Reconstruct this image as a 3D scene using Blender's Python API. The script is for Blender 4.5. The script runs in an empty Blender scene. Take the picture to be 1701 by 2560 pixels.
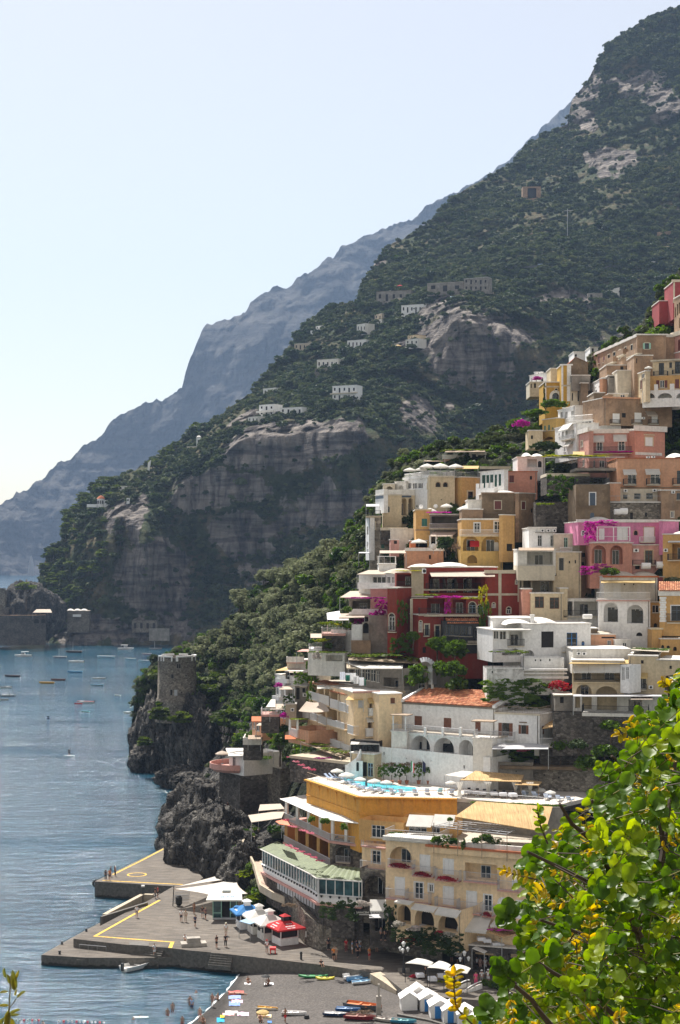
import bpy,math,random
from math import sin,cos,pi as PIi
import numpy as np
from mathutils import Vector,Matrix
# short names
MTr=Matrix.Translation;MRo=Matrix.Rotation;RUn=random.uniform;NAr=np.array
Aa=Vector;Ab=enumerate
Br='Base Color';Bt='Roughness';BA='MULTIPLY';Bn='Specular IOR Level';Bg='ShaderNodeMath';BM='MULTIPLY_ADD';B6='ShaderNodeBsdfTranslucent';Cj='Material Output';A7='white';A8='whitew';Bq='cream';Bb='pale';BN='ochre';BW='peach';BU='brown';BG='tan';BR='beige';BH='terrac';BS='hotel';By='rose';Bm='greyp';BO='stone';BI='stone2';A6='white_paint';Bk='iron';BX='steel';BJ='wood2';Bx='bluegrey';Cl='redwood';Ba='greypaint';Cg='glass';Ca='dark';Cb='roofw';BY='roofb';BC='terrace';Bj='canvas';BP='canvasy';Bp='canvasb';BV='ShaderNodeSeparateXYZ';Bi='broad';BD='pine';Ce='fir';Bo='vine';B7='magenta';B5='redfl';B8='whitefl';Cc='round';Bs='creeper';BT='darkhang';Cf='maghang';Bu='shrub';BQ='wall';Ch='painted_line';Be='gl';Bf='log';Bd='dk';BB='sh';Bl='bars';Cm='lattice';Bc='awning';Cn='parapet';BZ='corner_trim';Bh='string_course';Bz='white_house';BF='pergola';B0='bougainvillea';A9='stand';Ci=' from the seaward end';Ck='lettering';Cd='motor';B1='row';B9='pel'
R=math.radians
SC=bpy.context.scene
COL=SC.collection
random.seed(7)
# -- camera, sky, sun, exposure
F_,U0,VH,HC=4000.0,850.5,1390.0,55.0
cam=bpy.data.cameras.new('camera')
cam.sensor_fit='HORIZONTAL'
cam.sensor_width=36.0
cam.lens=36.0*F_/1701.0
cam.shift_y=(VH-1280.0)/2560.0*(2560.0/1701.0)
cam.clip_start,cam.clip_end=0.1,30000
camo=bpy.data.objects.new('camera',cam)
COL.objects.link(camo)
camo.location=(0,0,HC)
camo.rotation_euler=(R(90),0,0)
SC.camera=camo
SUN_EL,SUN_AZ=55.0,-24.0
wd=bpy.data.worlds.new('World')
SC.world=wd
wd.use_nodes=True
nt=wd.node_tree
sky=nt.nodes.new('ShaderNodeTexSky')
sky.sky_type='NISHITA'
sky.sun_disc=False
sky.sun_elevation=R(SUN_EL)
sky.sun_rotation=R(SUN_AZ)
sky.altitude=50
sky.air_density,sky.dust_density,sky.ozone_density=1.0,1.0,1.0
HAZE=0.00006
bg=nt.nodes['Background']
bg.inputs['Strength'].default_value=0.0405
veil=nt.nodes.new('ShaderNodeMix')
veil.data_type,veil.blend_type='RGBA','ADD'
veil.inputs[0].default_value=1
veil.inputs[7].default_value=(4.1,3.2,1.9,1)
nt.links.new(sky.outputs[0],veil.inputs[6])
nt.links.new(veil.outputs[2],bg.inputs[0])
sd=bpy.data.lights.new('sun','SUN')
sd.energy=3.4
sd.angle=R(0.5)
sd.color=(1,.955,.89)
so=bpy.data.objects.new('sun',sd)
COL.objects.link(so)
SUN=Aa((sin(R(SUN_AZ))*cos(R(SUN_EL)),cos(R(SUN_AZ))*cos(R(SUN_EL)),sin(R(SUN_EL))))
so.rotation_euler=SUN.to_track_quat('Z','Y').to_euler()
so.location=SUN*300
vs=SC.view_settings
vs.view_transform='Standard'
vs.look='None'
vs.exposure=1.45
vs.gamma=1
vs.use_curve_mapping=False
cy=SC.cycles
cy.use_denoising=True
cy.max_bounces,cy.diffuse_bounces,cy.glossy_bounces,cy.transmission_bounces=6,3,2,4
cy.volume_bounces,cy.transparent_max_bounces=0,8
cy.sample_clamp_indirect=4
# -- measuring helpers
FR=[0.0,0.0,1.0]
def fr(x,y,s):FR[:]=[x,y,s]
def P(x,y):return FR[0]+x*FR[2],FR[1]+y*FR[2]
def W(u,v,Y):return Aa(((u-U0)*Y/F_,Y,HC-(v-VH)*Y/F_))
def gY(v,z):return F_*(HC-z)/(v-VH)
def G(u,v,z):return W(u,v,gY(v,z))
def PG(x,y,z):return G(*P(x,y),z)
def PY(x,y,Y):return W(*P(x,y),Y)
def tps(pts):
 p=NAr(pts,float);xy=p[:,:2]/500.0;n=len(p)
 def U(r2):return np.where(r2>0,r2*np.log(r2+1e-12),0)
 K=U(((xy[:,None]-xy[None])**2).sum(-1))+np.eye(n)*1e-3
 Q=np.c_[np.ones(n),xy]
 A=np.r_[np.c_[K,Q],np.c_[Q.T,np.zeros((3,3))]]
 w=np.linalg.solve(A,np.r_[p[:,2],np.zeros(3)])
 def f(u,v):
  q=np.c_[np.ravel(u),np.ravel(v)]/500.0
  r2=((q[:,None]-xy[None])**2).sum(-1)
  return U(r2)@w[:n]+np.c_[np.ones(len(q)),q]@w[n:]
 return f
def _hash(ix,iy,iz,s):
 h=(ix*374761393+iy*668265263+iz*2147483647+s*974711)&0x7fffffff
 h=((h^(h>>13))*1274126177)&0x7fffffff
 return((h^(h>>16))&0xffff)/65535.0
def vnoise(p,s=0):
 i=np.floor(p).astype(np.int64);f=p-i;f=f*f*(3-2*f)
 x,y,z=i[:,0],i[:,1],i[:,2];o=0
 for a in(0,1):
  for b in(0,1):
   for c in(0,1):
    wt=(f[:,0]if a else 1-f[:,0])*(f[:,1]if b else 1-f[:,1])*(f[:,2]if c else 1-f[:,2])
    o=o+wt*_hash(x+a,y+b,z+c,s)
 return o*2-1
def fbm(p,o=5,s=0,g=.5,ridge=False):
 a,t,r=1.0,0,0
 for k in range(o):
  n=vnoise(p*2**k,s+k*17)
  if ridge:n=1-2*np.abs(n)
  r=r+a*n;t+=a;a*=g
 return r/t
# -- materials
MATS={}
def newmat(name):
 m=bpy.data.materials.new(name);m.use_nodes=True
 return m,m.node_tree,m.node_tree.nodes['Principled BSDF']
def N(nt,t,**k):
 n=nt.nodes.new(t)
 for a,b in k.items():
  if a in n.inputs:n.inputs[a].default_value=b
  else:setattr(n,a,b)
 return n
def L(nt,a,b):nt.links.new(a,b)
def AT(nt,src,stops):
 r=nt.nodes.new('ShaderNodeValToRGB');e=r.color_ramp.elements
 while len(e)<len(stops):e.new(.5)
 for k,(p,c)in Ab(stops):
  e[k].position=p;e[k].color=(*c,1)if len(c)==3 else c
 L(nt,src,r.inputs[0]);return r.outputs[0]
def AS(nt,vec,scale,detail=5,rough=.55,dist=0):
 n=N(nt,'ShaderNodeTexNoise',Scale=scale,Detail=detail,Roughness=rough,Distortion=dist)
 L(nt,vec,n.inputs['Vector']);return n.outputs['Fac']
def mapping(nt,vec,sc=(1,1,1),rot=(0,0,0)):
 n=N(nt,'ShaderNodeMapping',Scale=sc,Rotation=rot);L(nt,vec,n.inputs['Vector']);return n.outputs[0]
def AV(nt,f,a,b,mode='MIX'):
 n=nt.nodes.new('ShaderNodeMix');n.data_type='RGBA';n.blend_type=mode
 for s,x in((n.inputs[0],f),(n.inputs[6],a),(n.inputs[7],b)):
  if hasattr(x,'links'):L(nt,x,s)
  else:s.default_value=x if not isinstance(x,tuple)or len(x)==4 else(*x,1)
 return n.outputs[2]
def AU(nt,b,h,strength,dist):
 n=N(nt,'ShaderNodeBump',Strength=strength,Distance=dist);L(nt,h,n.inputs['Height']);L(nt,n.outputs[0],b.inputs['Normal'])
def geo(nt):return nt.nodes.new('ShaderNodeNewGeometry').outputs['Position']
def obco(nt):return nt.nodes.new('ShaderNodeTexCoord').outputs['Object']
def AR(name,col,rough=.6,metal=0,var=.12,scale=3.0):
 if name in MATS:return MATS[name]
 m,nt,b=newmat(name)
 p=obco(nt)
 f=AS(nt,p,scale,4)
 d=tuple(c*(1-var)for c in col);l=tuple(min(1,c*(1+var))for c in col)
 L(nt,AT(nt,f,[(.3,d),(.7,l)]),b.inputs[Br])
 b.inputs[Bt].default_value=rough;b.inputs['Metallic'].default_value=metal
 MATS[name]=m;return m
def plaster(name,col,dirt=.45,patch=None,blotch=.35):
 0
 if name in MATS:return MATS[name]
 m,nt,b=newmat(name)
 p=geo(nt)
 f1=AS(nt,p,.35,6,.62)
 st=AS(nt,mapping(nt,p,(1.1,1.1,.12)),1.3,5,.65)
 f3=AS(nt,p,2.6,5,.6)
 c=AT(nt,f1,[(.3,tuple(x*(1-blotch*.6)for x in col)),(.62,col),(.8,tuple(min(1,x*(1+blotch*.35))for x in col))])
 gry=tuple(.32*x+.1*y for x,y in zip(col,(1,.92,.8)))
 k=AT(nt,st,[(.48,(0,0,0)),(.72,(dirt,)*3)])
 c=AV(nt,k,c,gry)
 if patch:
  k2=AT(nt,AS(nt,p,.5,6,.7,.6),[(.5,(0,0,0)),(.62,(.8,)*3)])
  c=AV(nt,k2,c,patch)
 k3=AT(nt,f3,[(.35,(.86,)*3),(.65,(1.04,)*3)])
 c=AV(nt,1.0,c,k3,BA)
 L(nt,c,b.inputs[Br]);b.inputs[Bt].default_value=.9
 b.inputs[Bn].default_value=.2
 AU(nt,b,f3,.35,.04)
 MATS[name]=m;return m
def AW(name,col,scale=2.2,mortar=.5):
 if name in MATS:return MATS[name]
 m,nt,b=newmat(name)
 p=mapping(nt,geo(nt),(1,1,1.5))
 v=N(nt,'ShaderNodeTexVoronoi',Scale=scale,Randomness=.9);L(nt,p,v.inputs['Vector'])
 e=N(nt,'ShaderNodeTexVoronoi',Scale=scale,Randomness=.9,feature='DISTANCE_TO_EDGE');L(nt,p,e.inputs['Vector'])
 bw=nt.nodes.new('ShaderNodeRGBToBW');L(nt,v.outputs['Color'],bw.inputs[0])
 c=AT(nt,bw.outputs[0],[(.1,tuple(x*.5 for x in col)),(.5,col),(.9,tuple(min(1,x*1.5)for x in col))])
 big=AS(nt,geo(nt),.25,5,.6)
 c=AV(nt,AT(nt,big,[(.35,(.55,)*3),(.65,(1.1,)*3)]),(0,0,0),c)
 edge=AT(nt,e.outputs['Distance'],[(0,(1,1,1)),(.08,(0,0,0))])
 c=AV(nt,edge,c,tuple(x*mortar for x in col))
 L(nt,c,b.inputs[Br]);b.inputs[Bt].default_value=.95
 b.inputs[Bn].default_value=.1
 AU(nt,b,e.outputs['Distance'],.8,.15)
 MATS[name]=m;return m
def glassy(name,col=(.012,.016,.02),rough=.06):
 if name in MATS:return MATS[name]
 m,nt,b=newmat(name)
 f=AS(nt,geo(nt),.8,2)
 L(nt,AT(nt,f,[(.35,tuple(c*.5 for c in col)),(.65,tuple(c*2.2 for c in col))]),b.inputs[Br])
 b.inputs[Bt].default_value=rough;b.inputs[Bn].default_value=.6
 MATS[name]=m;return m
def leafmat(name,dark,light,trans=.35,dry=None,rough=.5,scale=.6):
 if name in MATS:return MATS[name]
 m,nt,b=newmat(name)
 p=geo(nt)
 oi=nt.nodes.new('ShaderNodeObjectInfo')
 f=AS(nt,p,scale,4,.7)
 r=N(nt,Bg,operation=BM);L(nt,oi.outputs['Random'],r.inputs[0]);r.inputs[1].default_value=.35;r.inputs[2].default_value=-.17
 a=N(nt,Bg,operation='ADD');L(nt,f,a.inputs[0]);L(nt,r.outputs[0],a.inputs[1])
 st=[(.25,dark),(.7,light)]
 if dry:st.append((.92,dry))
 c=AT(nt,a.outputs[0],st)
 L(nt,c,b.inputs[Br]);b.inputs[Bt].default_value=rough;b.inputs[Bn].default_value=.12
 t=nt.nodes.new(B6)
 hv=N(nt,'ShaderNodeHueSaturation',Saturation=1.15,Value=1.6);L(nt,c,hv.inputs['Color']);L(nt,hv.outputs[0],t.inputs[0])
 mx=N(nt,'ShaderNodeMixShader');mx.inputs[0].default_value=trans
 L(nt,b.outputs[0],mx.inputs[1]);L(nt,t.outputs[0],mx.inputs[2])
 L(nt,mx.outputs[0],nt.nodes[Cj].inputs['Surface'])
 MATS[name]=m;return m
def cloth(name,col,trans=.35):
 if name in MATS:return MATS[name]
 m,nt,b=newmat(name)
 f=AS(nt,geo(nt),1.2,4)
 c=AT(nt,f,[(.3,tuple(x*.86 for x in col)),(.7,col)])
 L(nt,c,b.inputs[Br]);b.inputs[Bt].default_value=.85
 t=nt.nodes.new(B6);L(nt,c,t.inputs[0])
 mx=N(nt,'ShaderNodeMixShader');mx.inputs[0].default_value=trans
 L(nt,b.outputs[0],mx.inputs[1]);L(nt,t.outputs[0],mx.inputs[2])
 L(nt,mx.outputs[0],nt.nodes[Cj].inputs['Surface'])
 MATS[name]=m;return m
C={A7:(.82,.81,.79),A8:(.79,.76,.70),Bq:(.66,.54,.36),Bb:(.62,.55,.43),'yellow':(.66,.43,.14),'orange':(.72,.36,.07),BN:(.62,.37,.14),BW:(.66,.36,.22),'salmon':(.62,.30,.22),'pink':(.70,.25,.41),'red':(.27,.048,.034),BU:(.26,.19,.125),BG:(.42,.28,.18),BR:(.52,.44,.33),BH:(.5,.16,.07),BS:(.88,.67,.42),By:(.62,.34,.29),Bm:(.33,.30,.26),'maroon':(.33,.07,.075),'gold':(.55,.33,.06)}
def AQ(k):
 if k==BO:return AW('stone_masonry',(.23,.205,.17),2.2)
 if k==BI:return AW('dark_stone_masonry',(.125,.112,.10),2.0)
 if k=='block':return AW('pale_block_masonry',(.34,.30,.25),1.4,.7)
 if k in(BU,BG,Bm):return plaster('plaster_'+k,C[k],.8,tuple(x*.6 for x in C[k]),.8)
 if k==A7:return plaster('plaster_white',C[k],.3,None,.08)
 return plaster('plaster_'+k,C[k],.4,None,.22)
def M_(k):
 if not isinstance(k,str):return k
 if k in C or k in(BO,BI,'block'):return AQ(k)
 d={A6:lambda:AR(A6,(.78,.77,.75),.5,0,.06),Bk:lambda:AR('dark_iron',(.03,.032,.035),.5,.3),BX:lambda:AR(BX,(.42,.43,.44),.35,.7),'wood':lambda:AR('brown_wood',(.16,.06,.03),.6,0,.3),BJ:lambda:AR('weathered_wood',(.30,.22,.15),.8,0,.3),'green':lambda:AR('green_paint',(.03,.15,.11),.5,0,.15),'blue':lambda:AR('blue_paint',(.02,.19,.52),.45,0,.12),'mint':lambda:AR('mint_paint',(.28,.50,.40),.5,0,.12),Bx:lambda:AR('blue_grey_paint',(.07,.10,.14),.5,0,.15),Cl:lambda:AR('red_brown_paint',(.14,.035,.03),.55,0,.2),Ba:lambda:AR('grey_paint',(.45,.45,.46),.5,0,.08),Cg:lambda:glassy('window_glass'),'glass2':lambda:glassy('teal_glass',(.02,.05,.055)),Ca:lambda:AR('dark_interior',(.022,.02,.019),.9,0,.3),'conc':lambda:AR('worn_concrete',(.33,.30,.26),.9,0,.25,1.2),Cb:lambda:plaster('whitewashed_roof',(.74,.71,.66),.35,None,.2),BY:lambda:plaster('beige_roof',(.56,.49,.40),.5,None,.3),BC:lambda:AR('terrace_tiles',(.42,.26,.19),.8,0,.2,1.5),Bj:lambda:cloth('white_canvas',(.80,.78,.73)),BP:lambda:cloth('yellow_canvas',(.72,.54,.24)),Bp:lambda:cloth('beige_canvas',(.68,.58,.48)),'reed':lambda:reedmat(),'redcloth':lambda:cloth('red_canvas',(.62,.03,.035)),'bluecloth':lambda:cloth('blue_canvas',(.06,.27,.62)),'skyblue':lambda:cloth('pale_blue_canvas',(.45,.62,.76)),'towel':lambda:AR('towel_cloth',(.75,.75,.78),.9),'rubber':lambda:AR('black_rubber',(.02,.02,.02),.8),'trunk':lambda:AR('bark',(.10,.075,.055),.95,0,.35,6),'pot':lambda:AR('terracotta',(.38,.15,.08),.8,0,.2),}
 return MATS.get('@'+k)or MATS.setdefault('@'+k,d[k]())
def reedmat():
 m,nt,b=newmat('reed_matting');f=AS(nt,mapping(nt,obco(nt),(7,.35,.35)),1.0,6,.7);g=AS(nt,obco(nt),.5,4)
 c=AV(nt,1.0,AT(nt,f,[(.3,(.30,.19,.08)),(.5,(.56,.37,.17)),(.7,(.68,.49,.25))]),AT(nt,g,[(.3,(.75,.73,.7)),(.7,(1.08,1.05,1))]),BA)
 L(nt,c,b.inputs[Br]);b.inputs[Bt].default_value=.9;AU(nt,b,f,.8,.12);return m
def AP(c,rough=.6):
 if isinstance(c,str):return M_(c)if c not in C and c not in(BO,BI,'block')else AQ(c)
 return AR('paint_%02x%02x%02x'%tuple(int(min(1,x)*255)for x in c),c,rough,0,.1)
# -- meshes and objects
class MB:
 def __init__(s):s.v,s.f,s.m=[],[],[]
 def add(s,vs,fs,m=0):
  o=len(s.v);s.v+=[tuple(x)for x in vs];s.f+=[tuple(i+o for i in f)for f in fs];s.m+=[m]*len(fs);return s
 def box(s,a,b,m=0):
  (x0,y0,z0),(x1,y1,z1)=a,b
  return s.add([(x0,y0,z0),(x1,y0,z0),(x1,y1,z0),(x0,y1,z0),(x0,y0,z1),(x1,y0,z1),(x1,y1,z1),(x0,y1,z1)],[(3,2,1,0),(4,5,6,7),(0,1,5,4),(1,2,6,5),(2,3,7,6),(3,0,4,7)],m)
 def bar(s,a,b,r,m=0,n=4):
  a,b=Aa(a),Aa(b);d=(b-a)
  if d.length<1e-6:return s
  d.normalize();x=d.orthogonal().normalized();y=d.cross(x);r2=r if not isinstance(r,tuple)else r[1];r1=r if not isinstance(r,tuple)else r[0]
  vs=[]
  for c,rr in((a,r1),(b,r2)):
   for k in range(n):
    t=2*PIi*(k+.5)/n;vs.append(c+(x*cos(t)+y*sin(t))*rr)
  fs=[(k,(k+1)%n,n+(k+1)%n,n+k)for k in range(n)]+[tuple(range(n))[::-1],tuple(range(n,2*n))]
  return s.add(vs,fs,m)
 def tube(s,pts,r,m=0,n=5):
  for k in range(len(pts)-1):
   rr=(r[k],r[k+1])if isinstance(r,list)else r
   s.bar(pts[k],pts[k+1],rr,m,n)
  return s
 def AG(s,pts,z0,z1,m=0):
  n=len(pts)
  vs=[(p[0],p[1],z0)for p in pts]+[(p[0],p[1],z1)for p in pts]
  return s.add(vs,[tuple(range(n))[::-1],tuple(range(n,2*n))]+[(k,(k+1)%n,n+(k+1)%n,n+k)for k in range(n)],m)
 def slab(s,pts,t,m=0):
  n=len(pts);pts=[Aa(p)for p in pts]
  vs=pts+[p-Aa((0,0,t))for p in pts]
  return s.add(vs,[tuple(range(n)),tuple(range(n,2*n))[::-1]]+[(k,n+k,n+(k+1)%n,(k+1)%n)for k in range(n)],m)
 def AF(s,prof,n=16,c=(0,0,0),m=0,a0=0,a1=2*PIi):
  o=[];full=abs(a1-a0-2*PIi)<1e-6;nn=n if full else n+1
  for r,z in prof:
   for k in range(nn):
    t=a0+(a1-a0)*k/n;o.append((c[0]+r*cos(t),c[1]+r*sin(t),c[2]+z))
  fs=[]
  for i in range(len(prof)-1):
   for k in range(n):
    k2=(k+1)%nn;fs.append((i*nn+k,i*nn+k2,(i+1)*nn+k2,(i+1)*nn+k))
  return s.add(o,fs,m)
 def mesh(s,name,mats,smooth=False):
  me=bpy.data.meshes.new(name);me.from_pydata(s.v,[],s.f)
  for m in(mats if isinstance(mats,(list,tuple))else[mats]):me.materials.append(m)
  if any(s.m):me.polygons.foreach_set('material_index',s.m)
  if smooth:me.polygons.foreach_set('use_smooth',[True]*len(me.polygons))
  me.update();return me
 def AE(s,name,mats,parent=None,mat=None,smooth=False):
  return link(name,s.mesh(name,mats,smooth),parent,mat)
def link(name,me,parent=None,mat=None):
 o=bpy.data.objects.new(name,me);COL.objects.link(o)
 if parent:o.parent=parent
 if mat is not None:o.matrix_local=mat
 return o
USED={}
def tag(o,AX,cat,group=None,kind=None):
 if kind:o['kind']=kind
 if AX:o['label']=AX
 if cat:o['category']=cat
 if group:o['group']=group
 return o
def Ai(name,AX,cat,loc=(0,0,0),rz=0,group=None):
 o=bpy.data.objects.new(name,None);COL.objects.link(o);o.empty_display_size=.3
 o.matrix_local=MTr(Aa(loc))@MRo(rz,4,'Z')
 return tag(o,AX,cat,group)
def dup(root,loc,rz=0,AX=None,group=None,sc=None):
 r=root.copy();COL.objects.link(r)
 r.location=loc;r.rotation_euler=(0,0,rz)
 if sc:r.scale=(sc,)*3
 if AX:r['label']=AX
 if group:r['group']=group
 for ch in list(root.children):
  c=ch.copy();COL.objects.link(c);c.parent=r
  for g in list(ch.children):
   d=g.copy();COL.objects.link(d);d.parent=c
 return r
def Aj(o):o['kind']='structure';return o
def bymat(o,**k):
 for i,m in k.items():
  j=int(i[1:]);o.material_slots[j].link='OBJECT';o.material_slots[j].material=m
ORD=['first','second','third','fourth','fifth','sixth','seventh','eighth','ninth','tenth','eleventh','twelfth','thirteenth','fourteenth','fifteenth','sixteenth']
def AO(name,Pn,mats,smooth=True):
 r,c,_=Pn.shape
 me=bpy.data.meshes.new(name)
 idx=np.arange(r*c).reshape(r,c)
 q=np.stack([idx[:-1,:-1],idx[1:,:-1],idx[1:,1:],idx[:-1,1:]],-1).reshape(-1,4)
 me.vertices.add(r*c);me.vertices.foreach_set('co',Pn.reshape(-1).astype(np.float32))
 me.loops.add(q.size);me.loops.foreach_set('vertex_index',q.reshape(-1).astype(np.int32))
 me.polygons.add(len(q));me.polygons.foreach_set('loop_start',np.arange(0,q.size,4).astype(np.int32))
 me.polygons.foreach_set('use_smooth',np.full(len(q),smooth))
 me.update(calc_edges=True);me.validate()
 for m in mats:me.materials.append(m)
 return me
# -- sea
def sea_mat():
 m,nt,b=newmat('sea_water')
 p=geo(nt)
 sep=nt.nodes.new(BV);L(nt,p,sep.inputs[0])
 h1=AS(nt,mapping(nt,p,(.2,.5,1),(0,0,R(-14))),1.0,7,.66,.35)
 h2=AS(nt,mapping(nt,p,(.035,.09,1),(0,0,R(18))),1.0,3,.5)
 a=N(nt,Bg,operation=BM);L(nt,h2,a.inputs[0]);a.inputs[1].default_value=1.1;L(nt,h1,a.inputs[2])
 big=AS(nt,mapping(nt,p,(.006,.012,1)),1.0,4,.6)
 c=AT(nt,big,[(.3,(.002,.036,.064)),(.7,(.004,.062,.104))])
 L(nt,c,b.inputs[Br])
 b.inputs[Bt].default_value=.1;b.inputs['IOR'].default_value=1.33;b.inputs[Bn].default_value=.5
 bp=N(nt,'ShaderNodeBump',Distance=1.5);L(nt,a.outputs[0],bp.inputs['Height']);L(nt,bp.outputs[0],b.inputs['Normal'])
 L(nt,AT(nt,AS(nt,mapping(nt,p,(.010,.028,1),(0,0,R(12))),1.0,5,.6),[(.38,(.4,)*3),(.6,(.6,)*3)]),bp.inputs['Strength'])
 return m
s=MB().add([(-6000,60,0),(6000,60,0),(6000,9000,0),(-6000,9000,0)],[(0,1,2,3)])
Aj(s.AE('sea',sea_mat()))
# -- rock, scrub and leaf materials
def mountain_mat(name,rock,strata=.08,sc=1.0):
 m,nt,b=newmat(name)
 p=geo(nt)
 at=N(nt,'ShaderNodeAttribute',attribute_name='rock')
 f1=AS(nt,mapping(nt,p,(1,1,.4)),.05*sc,8,.68,.4)
 lay=AS(nt,mapping(nt,p,(.25,.25,2.6),(R(4),R(-14),0)),strata*sc,6,.62,.3)
 vert=AS(nt,mapping(nt,p,(2.2,2.2,.28)),.07*sc,6,.68)
 c=AT(nt,f1,[(.3,tuple(x*.55 for x in rock)),(.5,rock),(.68,tuple(min(1,x*1.5)for x in rock)),(.8,(rock[0]*1.4,rock[1]*1.25,rock[2]*1.1))])
 c=AV(nt,1.0,c,AT(nt,lay,[(.38,(.45,.45,.48)),(.55,(1.12,1.1,1.08))]),BA)
 c=AV(nt,1.0,c,AT(nt,vert,[(.38,(.4,.4,.43)),(.55,(1.12,1.1,1.06))]),BA)
 g=AS(nt,p,.035*sc,7,.7)
 veg=AT(nt,g,[(.3,(.022,.036,.016)),(.45,(.042,.056,.026)),(.58,(.09,.08,.045)),(.72,(.18,.14,.08))])
 mf=N(nt,Bg,operation=BM);L(nt,f1,mf.inputs[0]);mf.inputs[1].default_value=.9
 sb=N(nt,Bg,operation='SUBTRACT');L(nt,at.outputs['Fac'],sb.inputs[0]);sb.inputs[1].default_value=.5
 L(nt,sb.outputs[0],mf.inputs[2])
 k=AT(nt,mf.outputs[0],[(.4,(0,0,0)),(.55,(1,1,1))])
 L(nt,AV(nt,k,veg,c),b.inputs[Br])
 b.inputs[Bt].default_value=.95;b.inputs[Bn].default_value=.1
 add=N(nt,Bg,operation='ADD');L(nt,vert,add.inputs[0]);L(nt,lay,add.inputs[1])
 AU(nt,b,add.outputs[0],.9,5.0/sc)
 return m
LEAF={'scrub':lambda:leafmat('scrub_leaves',(.020,.036,.016),(.092,.115,.044),.2,(.18,.15,.075),.7,.02),Bi:lambda:leafmat('broad_leaves',(.024,.056,.010),(.10,.16,.024),.38,None,.45,.5),'olive':lambda:leafmat('olive_leaves',(.085,.098,.055),(.20,.215,.125),.3,None,.8,.35),BD:lambda:leafmat('pine_needles',(.018,.035,.010),(.105,.14,.022),.3,None,.6,.22),Ce:lambda:leafmat('dark_needles',(.014,.030,.012),(.045,.070,.022),.25,None,.6,.2),Bo:lambda:leafmat('vine_leaves',(.04,.075,.012),(.17,.21,.025),.45,None,.5,.8),'lime':lambda:leafmat('yellow_vine_leaves',(.16,.19,.012),(.42,.38,.03),.45,None,.5,.8),B7:lambda:leafmat('bougainvillea_bracts',(.20,.015,.13),(.52,.04,.36),.35,None,.6,1.2),B5:lambda:leafmat('red_bracts',(.13,.012,.02),(.40,.03,.05),.3,(.10,.10,.02),.6,1.0),'pinkfl':lambda:leafmat('pink_flowers',(.42,.05,.12),(.75,.35,.42),.3,(.8,.7,.7),.6,3.0),B8:lambda:leafmat('white_flowers',(.05,.09,.03),(.62,.55,.52),.3,(.75,.7,.7),.6,3.0),'dry':lambda:leafmat('dry_twigs',(.12,.08,.055),(.22,.16,.11),.15,None,.8,.5),}
LM={}
def lm(k):
 if k not in LM:LM[k]=LEAF[k]()
 return LM[k]
def crown_mesh(name,mat,seed,nclump=26,nleaf=24,lsz=.17,shape=Cc,crad=.38):
 g=np.random.default_rng(seed)
 cs=[]
 for k in range(nclump):
  d=g.normal(size=3);d/=np.linalg.norm(d)
  if shape==Cc:
   if d[2]<-.45:d[2]*=-1
   c=d*NAr([.68,.68,.62])*(.55+.45*g.random());r=crad*(.7+.6*g.random())
  elif shape==BD:
   t=k/nclump;lev=[.62,.3,.02,-.3][k%4];rr=[.42,.62,.72,.6][k%4]
   a=g.random()*6.283;q=rr*math.sqrt(g.random());c=NAr([q*cos(a),q*sin(a),lev+.1*g.normal()]);r=crad*(.7+.5*g.random())
  elif shape=='spire':
   t=g.random();q=.55*(1-t)+.05;a=g.random()*6.283;c=NAr([q*cos(a),q*sin(a),-1+2*t]);r=crad*(1.05-.8*t)
  elif shape=='mat':
   c=NAr([g.random()*2-1,g.random()*2-1,.1*g.normal()]);r=crad*(.6+.7*g.random())
  elif shape=='hang':
   c=NAr([g.random()*2-1,.15*g.normal(),g.random()*2-1]);r=crad*(.5+.7*g.random())
  cs.append((c,r))
 V,Fc=[],[]
 for c,r in cs:
  d=g.normal(size=(nleaf,3));d/=np.linalg.norm(d,axis=1)[:,None]
  if shape in(BD,'mat'):d[:,2]=np.abs(d[:,2])*.5-.1
  else:d[:,2]=d[:,2]*.8+.15
  p=c+d*r*(.65+.4*g.random((nleaf,1)))*(NAr([1,1,.55])if shape==BD else 1)
  n=d+g.normal(size=(nleaf,3))*.55;n/=np.linalg.norm(n,axis=1)[:,None]
  t=np.cross(n,g.normal(size=(nleaf,3)));t/=np.linalg.norm(t,axis=1)[:,None]
  b=np.cross(n,t);s=lsz*(.6+.8*g.random((nleaf,1)))
  q=np.stack([p+t*s,p+b*s*.62+n*s*.12,p-t*s,p-b*s*.62+n*s*.12],1)
  o=len(V)*0+sum(len(x)for x in V)
  V.append(q.reshape(-1,3));Fc.append(np.arange(nleaf*4).reshape(-1,4)+o)
 V=np.concatenate(V);Fc=np.concatenate(Fc)
 me=bpy.data.meshes.new(name);me.from_pydata(V.tolist(),[],Fc.tolist());me.materials.append(mat);me.update()
 return me
CROWN={}
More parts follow.
